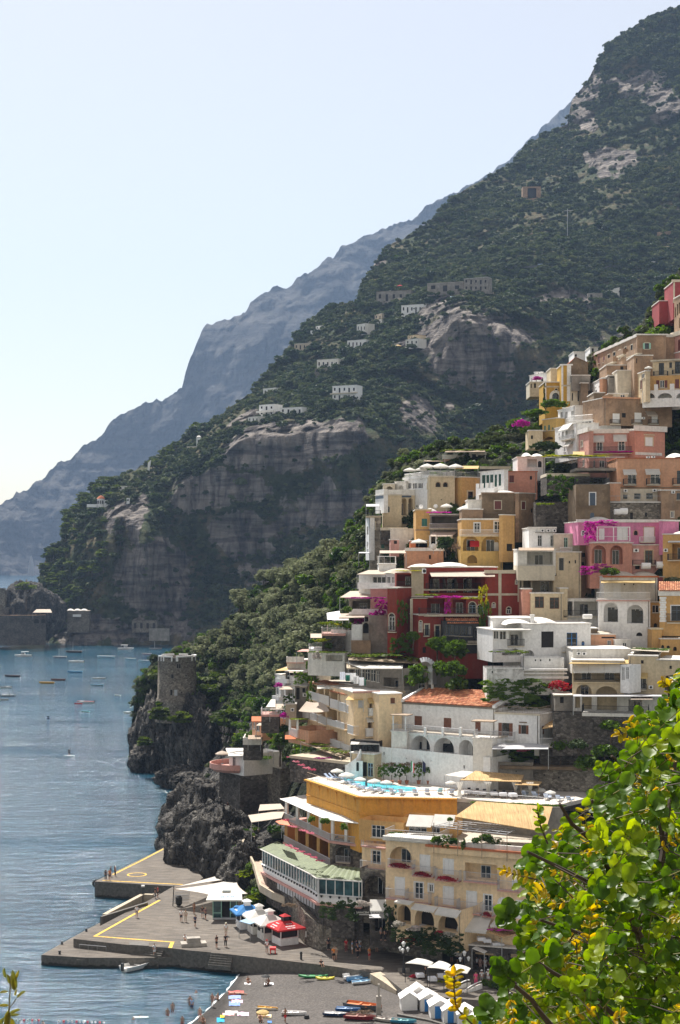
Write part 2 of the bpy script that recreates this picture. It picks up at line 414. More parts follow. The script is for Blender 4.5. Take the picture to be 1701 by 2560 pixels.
def Aq(kind):
 spec={Bi:(Bi,44,22,.13,Cc,.27),'olive':('olive',44,22,.12,Cc,.28),BD:(BD,26,24,.17,BD,.34),Ce:(Ce,26,22,.2,Cc,.36),'spire':(Ce,26,18,.16,'spire',.3),'scrub':('scrub',14,14,.27,Cc,.42),Bo:(Bo,46,16,.13,'mat',.2),'lime':('lime',46,16,.13,'mat',.2),B7:(B7,26,22,.13,Cc,.36),'magmat':(B7,40,18,.13,'mat',.22),B5:(B5,26,22,.13,Cc,.36),'pinkmat':('pinkfl',40,14,.14,'mat',.16),B8:(B8,26,22,.13,Cc,.36),Bs:(Bi,44,18,.12,'hang',.22),BT:(Ce,44,18,.12,'hang',.22),Cf:(B7,44,18,.12,'hang',.22),'limehang':('lime',44,18,.12,'hang',.22),'dry':('dry',16,16,.1,Cc,.34),'hedge':(Bi,70,16,.1,'mat',.3),Bu:(Bi,20,20,.2,Cc,.4)}[kind]
 if kind not in CROWN:
  CROWN[kind]=[crown_mesh(kind+'_crown',lm(spec[0]),11+7*k+len(kind),*spec[1:])for k in range(3)]
 return random.choice(CROWN[kind])
_tr={}
def trunk_mesh(k):
 if k not in _tr:
  b=MB();g=random.Random(k)
  pts=[Aa((g.uniform(-.06,.06)*i,g.uniform(-.06,.06)*i,i/4))for i in range(5)]
  b.tube(pts,[.075,.06,.05,.042,.03],0,7)
  for j in range(5):
   a=j*1.3+k;q=pts[2+j%3]
   b.tube([q,q+Aa((cos(a)*.18,sin(a)*.18,.2)),q+Aa((cos(a)*.36,sin(a)*.36,.46))],[.035,.022,.01],0,5)
  _tr[k]=b.mesh('trunk',M_('trunk'),True)
 return _tr[k]
def AY(name,AX,base,h,r,kind=Bi,group=None,cat='tree',trunk=.5,hc=None):
 0
 t=Ai(name,AX,cat,base,random.random()*6.28,group)
 hc=hc or max(.5*h*(1-trunk*.4),.5*r)
 tr=link('trunk',trunk_mesh(random.randint(0,2)),t);tr.scale=(h*.45,h*.45,h*.72)
 c=link('crown',Aq(kind),t);c.scale=(r,r,hc);c.location=(0,0,h-hc*.95)
 return t
def Ah(name,AX,loc,sx,sy,sz,kind=Bu,group=None,cat='plant',rz=None):
 o=link(name,Aq(kind));o.location=loc;o.scale=(sx,sy,sz);o.rotation_euler=(0,0,random.random()*6.28 if rz is None else rz)
 return tag(o,AX,cat,group)
def Ap(name,pts,scl,kinds,AX,seed=1,stretch=1.0):
 me=bpy.data.meshes.new(name);me.vertices.add(len(pts));me.vertices.foreach_set('co',np.asarray(pts,np.float32).ravel())
 a=me.attributes.new('size','FLOAT','POINT');a.data.foreach_set('value',np.asarray(scl,np.float32))
 me.update();o=link(name,me)
 col=bpy.data.collections.new(name+'_shapes')
 for k in kinds:
  Aq(k)
  for m in CROWN[k]:
   q=bpy.data.objects.new(name+'_shape',m);col.objects.link(q)
 ng=bpy.data.node_groups.new(name,'GeometryNodeTree')
 ng.interface.new_socket('Geometry',in_out='INPUT',socket_type='NodeSocketGeometry');ng.interface.new_socket('Geometry',in_out='OUTPUT',socket_type='NodeSocketGeometry')
 gi,go=ng.nodes.new('NodeGroupInput'),ng.nodes.new('NodeGroupOutput')
 ci=ng.nodes.new('GeometryNodeCollectionInfo');ci.inputs['Collection'].default_value=col;ci.inputs['Separate Children'].default_value=True;ci.inputs['Reset Children'].default_value=True
 ip=ng.nodes.new('GeometryNodeInstanceOnPoints');ip.inputs['Pick Instance'].default_value=True
 rv=ng.nodes.new('FunctionNodeRandomValue');rv.data_type='FLOAT_VECTOR';rv.inputs[0].default_value=(-.3,-.3,0);rv.inputs[1].default_value=(.3,.3,6.28);rv.inputs['Seed'].default_value=seed
 na=ng.nodes.new('GeometryNodeInputNamedAttribute');na.data_type='FLOAT';na.inputs['Name'].default_value='size'
 cx=ng.nodes.new('ShaderNodeCombineXYZ');ml=ng.nodes.new(Bg);ml.operation=BA;ml.inputs[1].default_value=stretch
 lk=ng.links.new
 lk(gi.outputs[0],ip.inputs['Points']);lk(ci.outputs[0],ip.inputs['Instance']);lk(rv.outputs[0],ip.inputs['Rotation'])
 s0=[x for x in na.outputs if x.enabled][0]
 lk(s0,cx.inputs[0]);lk(s0,cx.inputs[1]);lk(s0,ml.inputs[0]);lk(ml.outputs[0],cx.inputs[2]);lk(cx.outputs[0],ip.inputs['Scale']);lk(ip.outputs[0],go.inputs[0])
 md=o.modifiers.new('scatter','NODES');md.node_group=ng
 return tag(o,AX,'vegetation',None,'stuff')
# -- mountains
def interp(pl,u):
 a=NAr(pl,float);return np.interp(u,a[:,0],a[:,1])
def rayp(u,v,Y):return np.stack([(u-U0)*Y/F_,Y,HC-(v-VH)*Y/F_],-1)
def sheet(top,bot,us,n,yf,amp,fs,seed,mono=True,jag=0,vert=.35):
 us=np.asarray(us,float);nu=len(us)
 vt,vb=interp(top,us),interp(bot,us)
 if jag:vt=vt+jag*fbm(np.c_[us/14,us*0,us*0+seed],4,seed)
 t=np.linspace(0,1,n)[:,None]
 v=vt[None]+(vb-vt)[None]*t;u=np.repeat(us[None],n,0)
 Y=yf(u,v).reshape(v.shape)
 if mono:Y=np.maximum.accumulate(Y[::-1],0)[::-1]
 p=rayp(u,v,Y).reshape(-1,3)
 d=0
 for A,S,rid in zip(amp,fs,(False,True,False,True)):
  d=d+A*fbm(p*NAr([1,1,vert])/S,4,seed+int(S),.5,rid)
 Y2=Y+d.reshape(v.shape)
 return u,v,rayp(u,v,Y2)
def add_back(Pn,drop):
 rows=[Pn[0]+NAr([0,drop*k,-drop*.55*k*k])for k in(3,2,1)]
 return np.concatenate([np.stack(rows),Pn],0)
def slope(Pn):
 du=np.gradient(Pn,axis=1);dv=np.gradient(Pn,axis=0)
 n=np.cross(dv,du);n/=np.linalg.norm(n,axis=-1)[...,None]+1e-9
 return np.abs(n[...,2])
def Ak(me,name,val):
 a=me.attributes.new(name,'FLOAT','POINT');a.data.foreach_set('value',np.asarray(val,np.float32).ravel())
def blobs(u,v,L_,soft=.5):
 r=np.zeros_like(u);w=np.c_[u.ravel()/45,v.ravel()/45,0*u.ravel()]
 u=u+55*fbm(w,4,5).reshape(u.shape);v=v+40*fbm(w,4,55).reshape(u.shape)
 for(cu,cv,ru,rv)in L_:
  d=np.sqrt(((u-cu)/ru)**2+((v-cv)/rv)**2);r=np.maximum(r,np.clip((1-d)/soft,0,1))
 return r
G_=np.random.default_rng(5)
def pick(u,v,Pn,w,n):
 ar=np.linalg.norm(np.cross(np.gradient(Pn,axis=1),np.gradient(Pn,axis=0)),axis=-1)
 pr=(w*ar).ravel();pr=pr/pr.sum()
 i=G_.choice(len(pr),n,p=pr)
 return Pn.reshape(-1,3)[i]+G_.normal(size=(n,3))*.4,i
# far ridge
farT=[(-400,1370),(-150,1310),(0,1261),(34,1238),(69,1222),(109,1192),(145,1158),(175,1150),(198,1123),(255,1085),(282,1047),(316,1032),(366,1007),(423,994),(456,971),(463,929),(475,895),(500,843),(512,815),(542,803),(600,790),(615,785),(622,770),(627,752),(685,716),(716,720),(756,683),(779,674),(819,645),(832,651),(853,617),(861,613),(890,604),(1000,554),(1031,552),(1067,514),(1112,496),(1210,440),(1273,402),(1326,346),(1367,308),(1420,257),(1500,170),(1600,80)]
fy=tps([(-400,1460,4000),(0,1445,4500),(120,1440,4600),(300,1440,4700),(0,1265,4750),(300,1040,5100),(300,1250,4850),(620,780,5300),(620,1100,4900),(900,600,5600),(900,900,5000),(1420,257,6000),(1420,700,5300),(1600,80,6200),(1600,700,5400)])
u,v,Pn=sheet(farT,[(-400,1460),(1600,1470)],np.arange(-400,1600,4.5),210,fy,(150,130,60,20),(900,260,80,28),3,jag=9)
rk=np.clip(1.7-slope(Pn)*1.1+.25*fbm(Pn.reshape(-1,3)/160,4,9).reshape(u.shape),0,1)
me=AO('far_mountain',add_back(Pn,120),[mountain_mat('far_rock',(.062,.06,.057),.03,.28)])
Ak(me,'rock',np.concatenate([rk[:3],rk]))
Aj(link('far_mountain',me))
i=MB()
fr(0,700,.3814)
b0=PY(205,1935,4450);i.AF([(9,-6),(8,18),(6,36),(3,50),(.5,56)],9,(b0.x,b0.y,0))
Aj(i.AE('sea_stack',AP((.25,.22,.20)),smooth=False))
# main mountain with the cliffs
mainT=[(-150,1560),(0,1545),(70,1538),(92,1470),(103,1421),(115,1400),(153,1348),(168,1290),(191,1275),(214,1235),(263,1210),(309,1185),(343,1172),(381,1146),(423,1120),(450,1097),(506,1066),(557,1036),(600,1000),(629,984),(645,952),(703,894),(720,868),(756,828),(779,795),(823,762),(890,758),(899,740),(906,718),(944,645),(982,606),(1010,596),(1085,545),(1147,484),(1241,428),(1286,405),(1313,366),(1358,338),(1422,306),(1428,255),(1465,208),(1478,186),(1505,133),(1536,97),(1577,70),(1626,43),(1684,19),(1701,14),(1800,-40),(2000,-120)]
my=tps([(-150,1640,985),(100,1640,985),(300,1640,980),(600,1640,960),(900,1640,930),(0,1548,1005),(95,1540,1010),(100,1440,1040),(200,1275,1080),(300,1600,984),(300,1380,994),(300,1290,1003),(300,1190,1100),(450,1100,1130),(450,1300,1000),(450,1185,1015),(450,1550,985),(600,1600,962),(600,1380,985),(600,1080,1005),(600,1000,1140),(750,1500,960),(750,1250,972),(750,1060,988),(756,825,1290),(900,1400,940),(900,1200,958),(900,1020,985),(900,800,1240),(905,716,1310),(1050,1250,960),(1050,1050,1000),(1100,960,1078),(1160,1000,1070),(1150,765,1125),(1000,760,1215),(1150,500,1520),(1150,650,1340),(1300,1000,1080),(1300,745,1140),(1300,600,1330),(1300,400,1620),(1500,900,1090),(1500,680,1230),(1500,500,1410),(1500,150,1780),(1700,800,1150),(1700,650,1260),(1700,400,1470),(1700,20,1820),(2000,800,1150),(2000,-120,1950)])
u,v,Pn=sheet(mainT,[(-150,1640),(2000,1640)],np.arange(-150,2000,3.6),430,my,(50,34,15,7),(260,80,30,11),21,jag=5)
crag=blobs(u,v,[(700,1110,170,95),(820,1085,130,80),(1160,860,190,165),(390,1440,130,150),(330,1300,60,70),(560,1230,170,60),(830,1270,190,75),(620,1330,160,60),(1050,1030,60,45),(1090,1180,130,60),(720,1450,160,60),(200,1580,330,42),(1530,400,85,60),(1450,250,60,120),(1580,200,100,50),(1560,850,60,50),(1390,740,120,30),(1640,260,60,60),(930,660,40,50)],.55)
nz=fbm(Pn.reshape(-1,3)/30,4,40).reshape(u.shape)
rk=np.clip(crag*1.05+.9*nz*(crag>.02)+.75*np.clip(.5-slope(Pn),0,1)-.15,0,1)
MP,MU,MV=Pn,u[0],v
def on_mountain(x,y):
 a,c=P(x,y);i=int(np.argmin(np.abs(MU-a)));return float(MP[int(np.argmin(np.abs(MV[:,i]-c))),i,1])
me=AO('mountain',add_back(Pn,60),[mountain_mat('mountain_rock',(.19,.174,.162),.09,1.0)])
Ak(me,'rock',np.concatenate([rk[:3],rk]))
Aj(link('mountain',me))
nz2=fbm(Pn.reshape(-1,3)/70,4,77).reshape(u.shape)
dens=np.clip(1-rk*1.3,.07,1)*np.clip(.85+1.5*nz2,.12,1.3)*(Pn[...,2]>5)*(v>interp(mainT,u[0])[None]+2)*np.where(u>380,1,.7)
vis=(u<1760)&((v<1400)|(u<900))
p,ii=pick(u,v,Pn,dens*vis,26000)
sz=G_.lognormal(.55,.38,len(p))*(p[:,1]/1000)**.4
Ap('scrub',p+np.c_[sz*0,sz*0,sz*.35],sz,['scrub','scrub',Ce],'dark green scrub and low trees covering the mountain slopes above the cliffs',3,.8)
# the nearest, largest trees of the headland: individuals
hp=dens*blobs(u,v,[(180,1400,95,140),(250,1250,60,45),(130,1480,60,60),(240,1340,80,110),(400,1150,60,18),(480,1090,40,14)],.3)
p,ii=pick(u,v,Pn,hp,150)
for q in p:
 h=RUn(6,10)
 AY('pine_tree','dark green pine on the headland slope beneath the round white villa',(q[0],q[1]-1,q[2]-1.5),h,h*RUn(.42,.6),random.choice([BD,BD,Ce]),'pines on the headland slope',trunk=.7,hc=h*.34)
# -- the near hill that carries the town
TY=tps([(400,1950,398),(340,1800,425),(365,1920,412),(390,1760,410),(440,1640,425),(480,1985,374),(500,1750,412),(560,1850,386),(620,1700,396),(560,1585,430),(700,1500,400),(640,1450,430),(700,1420,425),(700,1760,335),(480,2060,332),(450,2130,302),(470,2190,276),(540,1950,352),(620,1830,350),(600,1950,322),(680,1950,292),(700,2080,268),(600,2112,265),(560,2215,258),(640,2180,249),(665,2228,239),(710,2250,234),(640,2060,281),(760,1600,336),(800,1450,345),(870,1370,326),(900,1560,292),(880,1700,282),(1000,1500,275),(1150,1200,300),(1000,1180,318),(930,1230,325),(1050,1100,328),(1250,1050,326),(1400,1000,322),(1500,900,312),(1700,850,302),(1700,650,318),(1450,1340,265),(1700,1300,255),(1500,1560,250),(1700,1600,240),(1150,1600,260),(1000,1750,258),(850,1800,274),(1200,1800,246),(1500,1780,238),(1700,1850,230),(1000,1950,234),(1500,1950,229),(850,2000,252),(800,2150,242),(1000,2200,228),(1300,2200,217),(900,2330,227),(1300,2400,213),(1700,2300,207),(750,2320,234),(1900,1000,295),(1900,2300,200)])
def HY(u,v):return float(TY([u],[v])[0])-8.0
def HP(x,y,off=0):u,v=P(x,y);return W(u,v,HY(u,v)+off)
top=[(330,1800),(345,1700),(385,1650),(460,1612),(560,1572),(640,1470),(720,1432),(800,1402),(870,1345),(915,1250),(1000,1140),(1100,1112),(1230,1085),(1330,1040),(1400,975),(1500,870),(1600,815),(1660,720),(1705,665),(1960,600)]
bot=[(330,1935),(352,1938),(400,1972),(470,2000),(484,2060),(452,2110),(440,2160),(470,2200),(545,2228),(575,2262),(610,2290),(700,2335),(800,2372),(900,2400),(1300,2470),(1960,2560)]
us=np.arange(330,1960,3.0)
u,v,Pn=sheet(top,bot,us,330,lambda a,b:TY(a,b),(0,0,0,0),(50,50,50,50),31)
crag=np.maximum(blobs(u,v,[(430,1850,120,120),(520,1880,110,140),(590,1940,95,160),(500,2130,130,120),(660,2060,90,110),(600,2200,60,60),(400,1960,90,60),(620,1860,60,70)],.4),0)
rugged=np.where((u<760)&(v>1700),1.0,.25)
q=Pn.reshape(-1,3)
d=4.2*fbm(q*NAr([1,1,.6])/15,4,3,.5,True)+2.2*fbm(q*NAr([1.4,1.4,.6])/5.5,4,5,.55,True)+.8*fbm(q/1.6,4,8,.6)
Y2=Pn[...,1]+(d.reshape(u.shape))*rugged
Pn=rayp(u,v,Y2)
rk=np.clip(crag*.95+.35*fbm(Pn.reshape(-1,3)/5,4,12).reshape(u.shape)*(crag>.02),0,1)
TP=Pn
def near_rock():
 m,nt,b=newmat('grey_cliff_rock')
 p=geo(nt);at=N(nt,'ShaderNodeAttribute',attribute_name='rock')
 f1=AS(nt,mapping(nt,p,(1,1,.3)),.35,9,.7,.5)
 f2=AS(nt,p,1.4,8,.72)
 vo=N(nt,'ShaderNodeTexVoronoi',Scale=.55,feature='DISTANCE_TO_EDGE');wp=N(nt,'ShaderNodeMix');wp.data_type='VECTOR';wp.inputs[0].default_value=.12;nc=N(nt,'ShaderNodeTexNoise',Scale=.8,Detail=5);L(nt,p,nc.inputs['Vector']);sc_=N(nt,'ShaderNodeVectorMath',operation=BM);L(nt,nc.outputs['Color'],sc_.inputs[0]);sc_.inputs[1].default_value=(2.5,)*3;L(nt,mapping(nt,p,(1,1,.45),(0,R(18),0)),sc_.inputs[2]);L(nt,sc_.outputs[0],vo.inputs['Vector'])
 crk=AT(nt,vo.outputs['Distance'],[(0,(.42,)*3),(.08,(1,)*3)])
 c=AT(nt,f1,[(.3,(.022,.021,.02)),(.5,(.115,.108,.10)),(.64,(.24,.222,.195)),(.8,(.36,.31,.24))])
 c=AV(nt,1.0,c,AT(nt,f2,[(.35,(.5,.5,.5)),(.65,(1.2,1.2,1.2))]),BA)
 c=AV(nt,1.0,c,crk,BA);sz_=nt.nodes.new(BV);L(nt,p,sz_.inputs[0]);wet=AT(nt,sz_.outputs['Z'],[(0,(.35,.36,.33)),(1.0,(.4,.4,.38))]);wm_=N(nt,Bg,operation=BM);L(nt,f2,wm_.inputs[0]);wm_.inputs[1].default_value=1.6;L(nt,sz_.outputs['Z'],wm_.inputs[2]);c=AV(nt,AT(nt,wm_.outputs[0],[(.0,(0,0,0)),(.99,(1,1,1))]),AV(nt,1.0,c,(.3,.32,.28),BA),c)
 g=AS(nt,p,.22,6,.7)
 soil=AT(nt,g,[(.3,(.014,.022,.010)),(.5,(.03,.038,.018)),(.66,(.055,.05,.033)),(.8,(.10,.085,.06))])
 mf=N(nt,Bg,operation=BM);L(nt,f2,mf.inputs[0]);mf.inputs[1].default_value=.8
 sb=N(nt,Bg,operation='SUBTRACT');L(nt,at.outputs['Fac'],sb.inputs[0]);sb.inputs[1].default_value=.4;L(nt,sb.outputs[0],mf.inputs[2])
 L(nt,AV(nt,AT(nt,mf.outputs[0],[(.4,(0,0,0)),(.5,(1,1,1))]),soil,c),b.inputs[Br])
 b.inputs[Bt].default_value=.9;b.inputs[Bn].default_value=.15
 hs=N(nt,Bg,operation='ADD');L(nt,f2,hs.inputs[0]);cr2=AT(nt,vo.outputs['Distance'],[(0,(0,0,0)),(.2,(1,1,1))]);L(nt,cr2,hs.inputs[1]);AU(nt,b,hs.outputs[0],1.0,.7)
 return m
MATS['near_rock']=near_rock()
me=AO('hillside',add_back(Pn,6),[MATS['near_rock']])
Ak(me,'rock',np.concatenate([rk[:3],rk]))
Aj(link('hillside',me))
# ground cover in every gap of the town and on the cliffs
w=np.clip(1-rk*1.5,.05,1)*np.where((u>760),.8,1.0)*(v<2330)*(u<1740)
w*=~((u>700)&(v>1905))
p,ii=pick(u,v,Pn,w,8500)
sz=G_.lognormal(-.15,.35,len(p));p[:,1]+=sz*.3
Ap('undergrowth',p,sz,['scrub',Bu,'olive'],'dark green undergrowth filling the gaps on the hillside between the houses',9,.9)
def As(name,p,r,seed,sq=(1,1,1)):
 n,m=72,48;a=np.linspace(0,2*np.pi,n)[None];t=np.linspace(0,np.pi,m)[:,None]
 D=np.stack([np.sin(t)*np.cos(a),np.sin(t)*np.sin(a),np.cos(t)+0*a],-1);q=D.reshape(-1,3)
 qs=q*NAr([1,1,.45]);k=1+.30*fbm(q*1.3+seed,4,seed,.55,True)+.24*fbm(qs*4+seed,4,seed+3,.6,True)+.08*fbm(q*11+seed,3,seed+5,.6,True);bd=q@NAr([.55,.2,.8]);k=k+.13*(np.mod(bd*(r*.75)+.8*fbm(q*2.5+seed,3,seed),1)-.5)**3*4;X=D*k.reshape(m,n)[...,None]*r*NAr(sq)+NAr(tuple(p))
 me=AO(name,X,[MATS['near_rock']]);Ak(me,'rock',np.ones(n*m));return Aj(link(name,me))
fr(430,1980,.2041)
for k,(x,y,r,sq)in Ab(((110,720,2.9,(1.1,1,1.0)),(250,800,3.6,(.9,1,1.3)),(440,860,5.2,(1.15,1,1.25)),(330,640,5.5,(1.1,1,1.6)),(230,560,4.2,(1,1,1.2)),(600,800,5.0,(1,1,1.3)),(700,880,4.0,(.9,1,1.2)),(520,560,6.0,(1.2,1,1.3)),(380,930,2.6,(1.2,1,.9)),(850,1130,3.2,(.9,1,1.3)),(910,1010,3.0,(.8,1,1.3)),(790,1030,2.5,(.8,1,1.1)),(130,470,3.6,(.8,1,1.4)),(70,640,1.6,(1.4,1,.6)))):
 u_,v_=P(x,y);y_=min(TY([u_],[v_])[0],gY(v_+18,0))if k<9 or k>11 else TY([u_],[v_])[0]-.5;As('sea_rock',W(u_,v_,y_+r*.25),r,k,sq)
fr(350,1550,.2232)
for k,(x,y,r,sq)in Ab(((430,1780,3.0,(1.5,1,.8)),(560,1820,2.6,(1.4,1,.7)),(120,1470,4.6,(1,1,1.9)),(80,1600,3.6,(1,1,1.1)),(250,1500,5.2,(.9,1,2.2)),(400,1470,5.0,(.9,1,2.2)),(540,1560,5.0,(.9,1,1.9)),(190,1250,4.0,(.9,1,2.0)),(600,1400,5.0,(.8,1,2.2)),(730,1560,4.4,(.8,1,2.0)))):
 u_,v_=P(x,y);y_=min(TY([u_],[v_])[0]+2,gY(v_+25,0)+3);As('sea_rock',W(u_,v_,y_),r,40+k,sq)
fr(430,1980,.2041);rp_=[]
for k in range(70):
 x,y=random.choice(((330,20),(480,180),(520,250),(640,330),(760,400),(860,440),(950,500),(840,700),(850,820),(900,900),(560,330),(1010,1230),(1080,1270),(930,960)))
 x+=RUn(-45,45);y+=RUn(-40,45);u_,v_=P(x,y);rp_.append(W(u_,v_,TY([u_],[v_])[0]-RUn(2.5,7)))
fr(350,1550,.2232)
for k in range(60):
 x,y=random.choice(((300,1000),(700,1050),(650,1250),(900,1250),(1000,1000),(1100,1250),(850,1100),(480,1330),(760,1350),(130,1250)));u_,v_=P(x+RUn(-90,90),y+RUn(-80,80));rp_.append(W(u_,v_,TY([u_],[v_])[0]-RUn(2,6)))
Ap('rock_plants',rp_,[RUn(.7,1.5)for _ in rp_],[Bu,Bi,Bo],'bright green plants growing on the rocks below the cliff path',31,.8)
# olive grove and the pines round the tower
def at_hill(uu,vv):
 y=float(TY([uu],[vv])[0]);return W(uu,vv,y)
ol=blobs(u,v,[(640,1620,150,150),(700,1500,120,90),(830,1420,60,70),(600,1560,90,60),(780,1540,70,110),(700,1700,70,70)],.3)*(v>1400)
p,ii=pick(u,v,Pn,ol,135)
for q in p:
 h=RUn(4.5,7.5)
 AY('olive_tree','grey-green olive tree in the dense grove between the round tower and the houses',(q[0],q[1]-.5,q[2]-1.2),h,h*RUn(.42,.6),'olive','olive trees of the grove',trunk=.5,hc=h*.42)
for(uu,vv,Y,h,r,k,lab)in[(432,1640,432,9,3.7,Bi,'tall bright green tree standing behind the stone tower top'),(395,1690,415,7,3.0,BD,'pine leaning out over the sea beside the tower wall'),(520,1730,408,10,5.6,BD,'broad umbrella pine pressed against the tower'),(545,1700,412,9,4.5,BD,'green pine between the tower and the olive grove'),(575,1790,380,8,5.2,BD,'bright umbrella pine leaning over the cliff path below the tower'),(540,1800,388,7,3.6,BD,'low pine beside the pale path gap under the tower'),(398,1775,389,4,3.6,BD,'flat bright pine clinging to the cliff edge under the tower'),(450,1785,387,3.5,3.4,BD,'flat green pine beneath the tower base, nearer the houses'),(362,1850,399,3.5,2.6,BD,'small pine growing out of the sea cliff below the tower'),(490,1625,430,8,4.0,'olive','olive behind the tower beside the bare tree'),(478,1615,434,8,3.4,'dry','bare brown tree behind the tower'),(515,1600,432,7,3.3,'olive','pale olive at the seaward edge of the grove'),(610,1835,352,4,2.6,Bi,'bushy green tree above the red-roofed terrace cabin'),(600,1860,352,4,2.4,BD,'young pine on the slope beside the red-roofed cabin'),(655,1750,345,5,3.2,Bi,'light green tree beside the white tower house'),(540,1585,436,6,3.0,'olive','olive at the back edge of the grove'),(665,1480,418,9,4.8,Ce,'dark round tree rising above the olive grove'),(765,1440,345,4,2.6,Bo,'vivid green bush on the terrace wall above the grove'),(855,1375,325,5,3.0,Bi,'bright green tree at the upper end of the grove'),(885,1365,322,3,1.6,Bi,'small green tree beside the grey block house'),(1290,1060,318,6,2.3,Bi,'full round green tree on the topmost restaurant terrace'),(1650,830,300,6.5,3.3,Bi,'soft light green tree behind the long brown house'),(1625,850,300,3,1.8,Bi,'low green tree left of the light green tree behind the long brown house')]:
 q=W(uu,vv,Y)
 AY('pine_tree' if k==BD else 'tree',lab,(q.x,q.y,q.z-h*.75),h,r,k if k!=Bo else Bi,None,trunk=.5,hc=r*(.62 if k==BD else.85))
# -- round watch tower on the sea cliff
fr(0,1400,.3827)
c=W(443,1745,408);RT=4.95
def tower():
 t=Ai('watch_tower','round grey stone watch tower with white battlements on the sea cliff','tower',(c.x,c.y,c.z))
 hh=10.6
 b=MB();b.AF([(5.5,-6),(5.25,-1.2),(5.22,0),(5.0,.05),(4.85,9.6),(4.85,hh)],48);b.AF([(4.85,hh),(4.3,hh),(4.3,hh-1),(0,hh-1)],48)
 b.AE(BQ,AQ(BO),t,smooth=True)
 for a0,a1 in((200,222),(230,262),(272,330),(345,400),(60,90),(105,150)):
  b=MB();a=[R(a0+(a1-a0)*k/8)for k in range(9)]
  for k in range(8):
   q=[]
   for r in(4.95,4.45):
    for x in(a[k],a[k+1]):q.append((r*cos(x),r*sin(x)))
   z0=hh-1.0 if k in(0,7)else hh+.02
   b.add([(*q[0],z0),(*q[1],z0),(*q[3],z0),(*q[2],z0),(*q[0],hh+.38),(*q[1],hh+.38),(*q[3],hh+.38),(*q[2],hh+.38)],[(0,1,5,4),(1,2,6,5),(2,3,7,6),(3,0,4,7),(4,5,6,7),(3,2,1,0)])
  b.AE('battlement',M_(A6),t)
 for ang,z,w_,h_,mat in((262,5.4,.62,1.0,Ca),(277,7.9,.45,1.05,Ca),(283.5,7.9,.45,1.05,Ca),(259,1.1,.5,1.4,Ca),(272,1.0,.75,1.45,Ba),(289,1.6,.3,.4,Ca),(303,5.8,.35,.4,Ca)):
  x=R(ang);d_=Aa((cos(x),sin(x),0));s_=Aa((-d_.y,d_.x,0));b=MB();r=5.0-z*.012
  for(ww,hh_,dep0,dep1,m)in((w_,h_,-.3,.02,0),(w_+.24,h_+.24,-.3,-.02,1)):
   vs=[d_*(r+dp)+s_*sx*ww/2+Aa((0,0,z+hz*hh_-(hh_-h_)/2))for dp in(dep0,dep1)for sx in(-1,1)for hz in(0,1)]
   b.add(vs,[(0,1,3,2),(4,6,7,5),(0,4,5,1),(2,3,7,6),(1,5,7,3),(0,2,6,4)],m)
  b.AE('window',[M_(mat),AQ(Bm)],t)
tower()
# -- pier, promenade and beach
ZD,ZQ=2.5,1.35
fr(80,2050,.4464)
def deckmat():
 m,nt,b=newmat('paved_deck')
 p=geo(nt)
 f=AS(nt,mapping(nt,p,(.5,2.2,1),(0,0,R(8))),.9,6,.65);g=AS(nt,p,.12,5,.6)
 br=N(nt,'ShaderNodeTexBrick',Scale=1.0);br.inputs['Mortar Size'].default_value=.012;br.inputs['Brick Width'].default_value=1.1;br.inputs['Row Height'].default_value=.55
 br.inputs['Color1'].default_value=(.9,.9,.9,1);br.inputs['Color2'].default_value=(1.05,1.03,1,1);br.inputs['Mortar'].default_value=(.6,.6,.6,1)
 L(nt,p,br.inputs['Vector'])
 c=AT(nt,f,[(.3,(.098,.087,.077)),(.52,(.152,.135,.117)),(.75,(.235,.212,.19))])
 c=AV(nt,1.0,c,AT(nt,g,[(.3,(.78,.78,.78)),(.7,(1.1,1.08,1.05))]),BA)
 c=AV(nt,1.0,c,br.outputs['Color'],BA)
 L(nt,c,b.inputs[Br]);b.inputs[Bt].default_value=.9;b.inputs[Bn].default_value=.2
 AU(nt,b,f,.3,.05);return m
DECK=deckmat()
def quaymat():
 m,nt,b=newmat('wet_quay_stone')
 p=geo(nt);sep=nt.nodes.new(BV);L(nt,p,sep.inputs[0])
 f=AS(nt,mapping(nt,p,(1,1,.5)),.8,6,.65)
 ad=N(nt,Bg,operation=BM);L(nt,f,ad.inputs[0]);ad.inputs[1].default_value=1.2;L(nt,sep.outputs['Z'],ad.inputs[2])
 c=AT(nt,ad.outputs[0],[(.85,(.025,.024,.02)),(1.0,(.12,.11,.095))])
 c=AV(nt,1.0,c,AT(nt,AS(nt,p,2.5,4),[(.3,(.6,.6,.6)),(.7,(1.2,1.2,1.2))]),BA)
 L(nt,c,b.inputs[Br]);b.inputs[Bt].default_value=.8;AU(nt,b,f,.5,.2);return m
QUAY=quaymat()
def platform(name,pts,z,zb=-3,lab=None):
 b=MB();n=len(pts)
 vs=[(p[0],p[1],z)for p in pts];b.add(vs,[tuple(range(n))],0)
 b.add([(p[0],p[1],zb)for p in pts]+vs,[(k,(k+1)%n,n+(k+1)%n,n+k)for k in range(n)],1)
 return Aj(b.AE(name,[DECK,QUAY]))
jet=[PG(x,y,ZD)for x,y in((352,345),(800,372),(1000,372),(1180,290),(900,170),(805,153),(745,153))]
platform('jetty',jet,ZD)
main=[PG(x,y,ZD)for x,y in((232,666),(548,702),(760,716),(872,730),(1000,742),(1150,758),(1300,775),(1568,806))]
fr(700,2250,.4145)
main+=[PG(x,y,ZD)for x,y in((180,384),(330,402),(572,440),(640,465),(740,545),(1000,590),(1250,610),(2600,700),(2600,330),(700,225),(300,210),(0,120))]
fr(80,2050,.4464)
main+=[PG(x,y,ZD)for x,y in((1330,430),(1180,350),(1050,330),(960,355),(790,374),(660,448),(390,590))]
platform('promenade',main,ZD-.004)
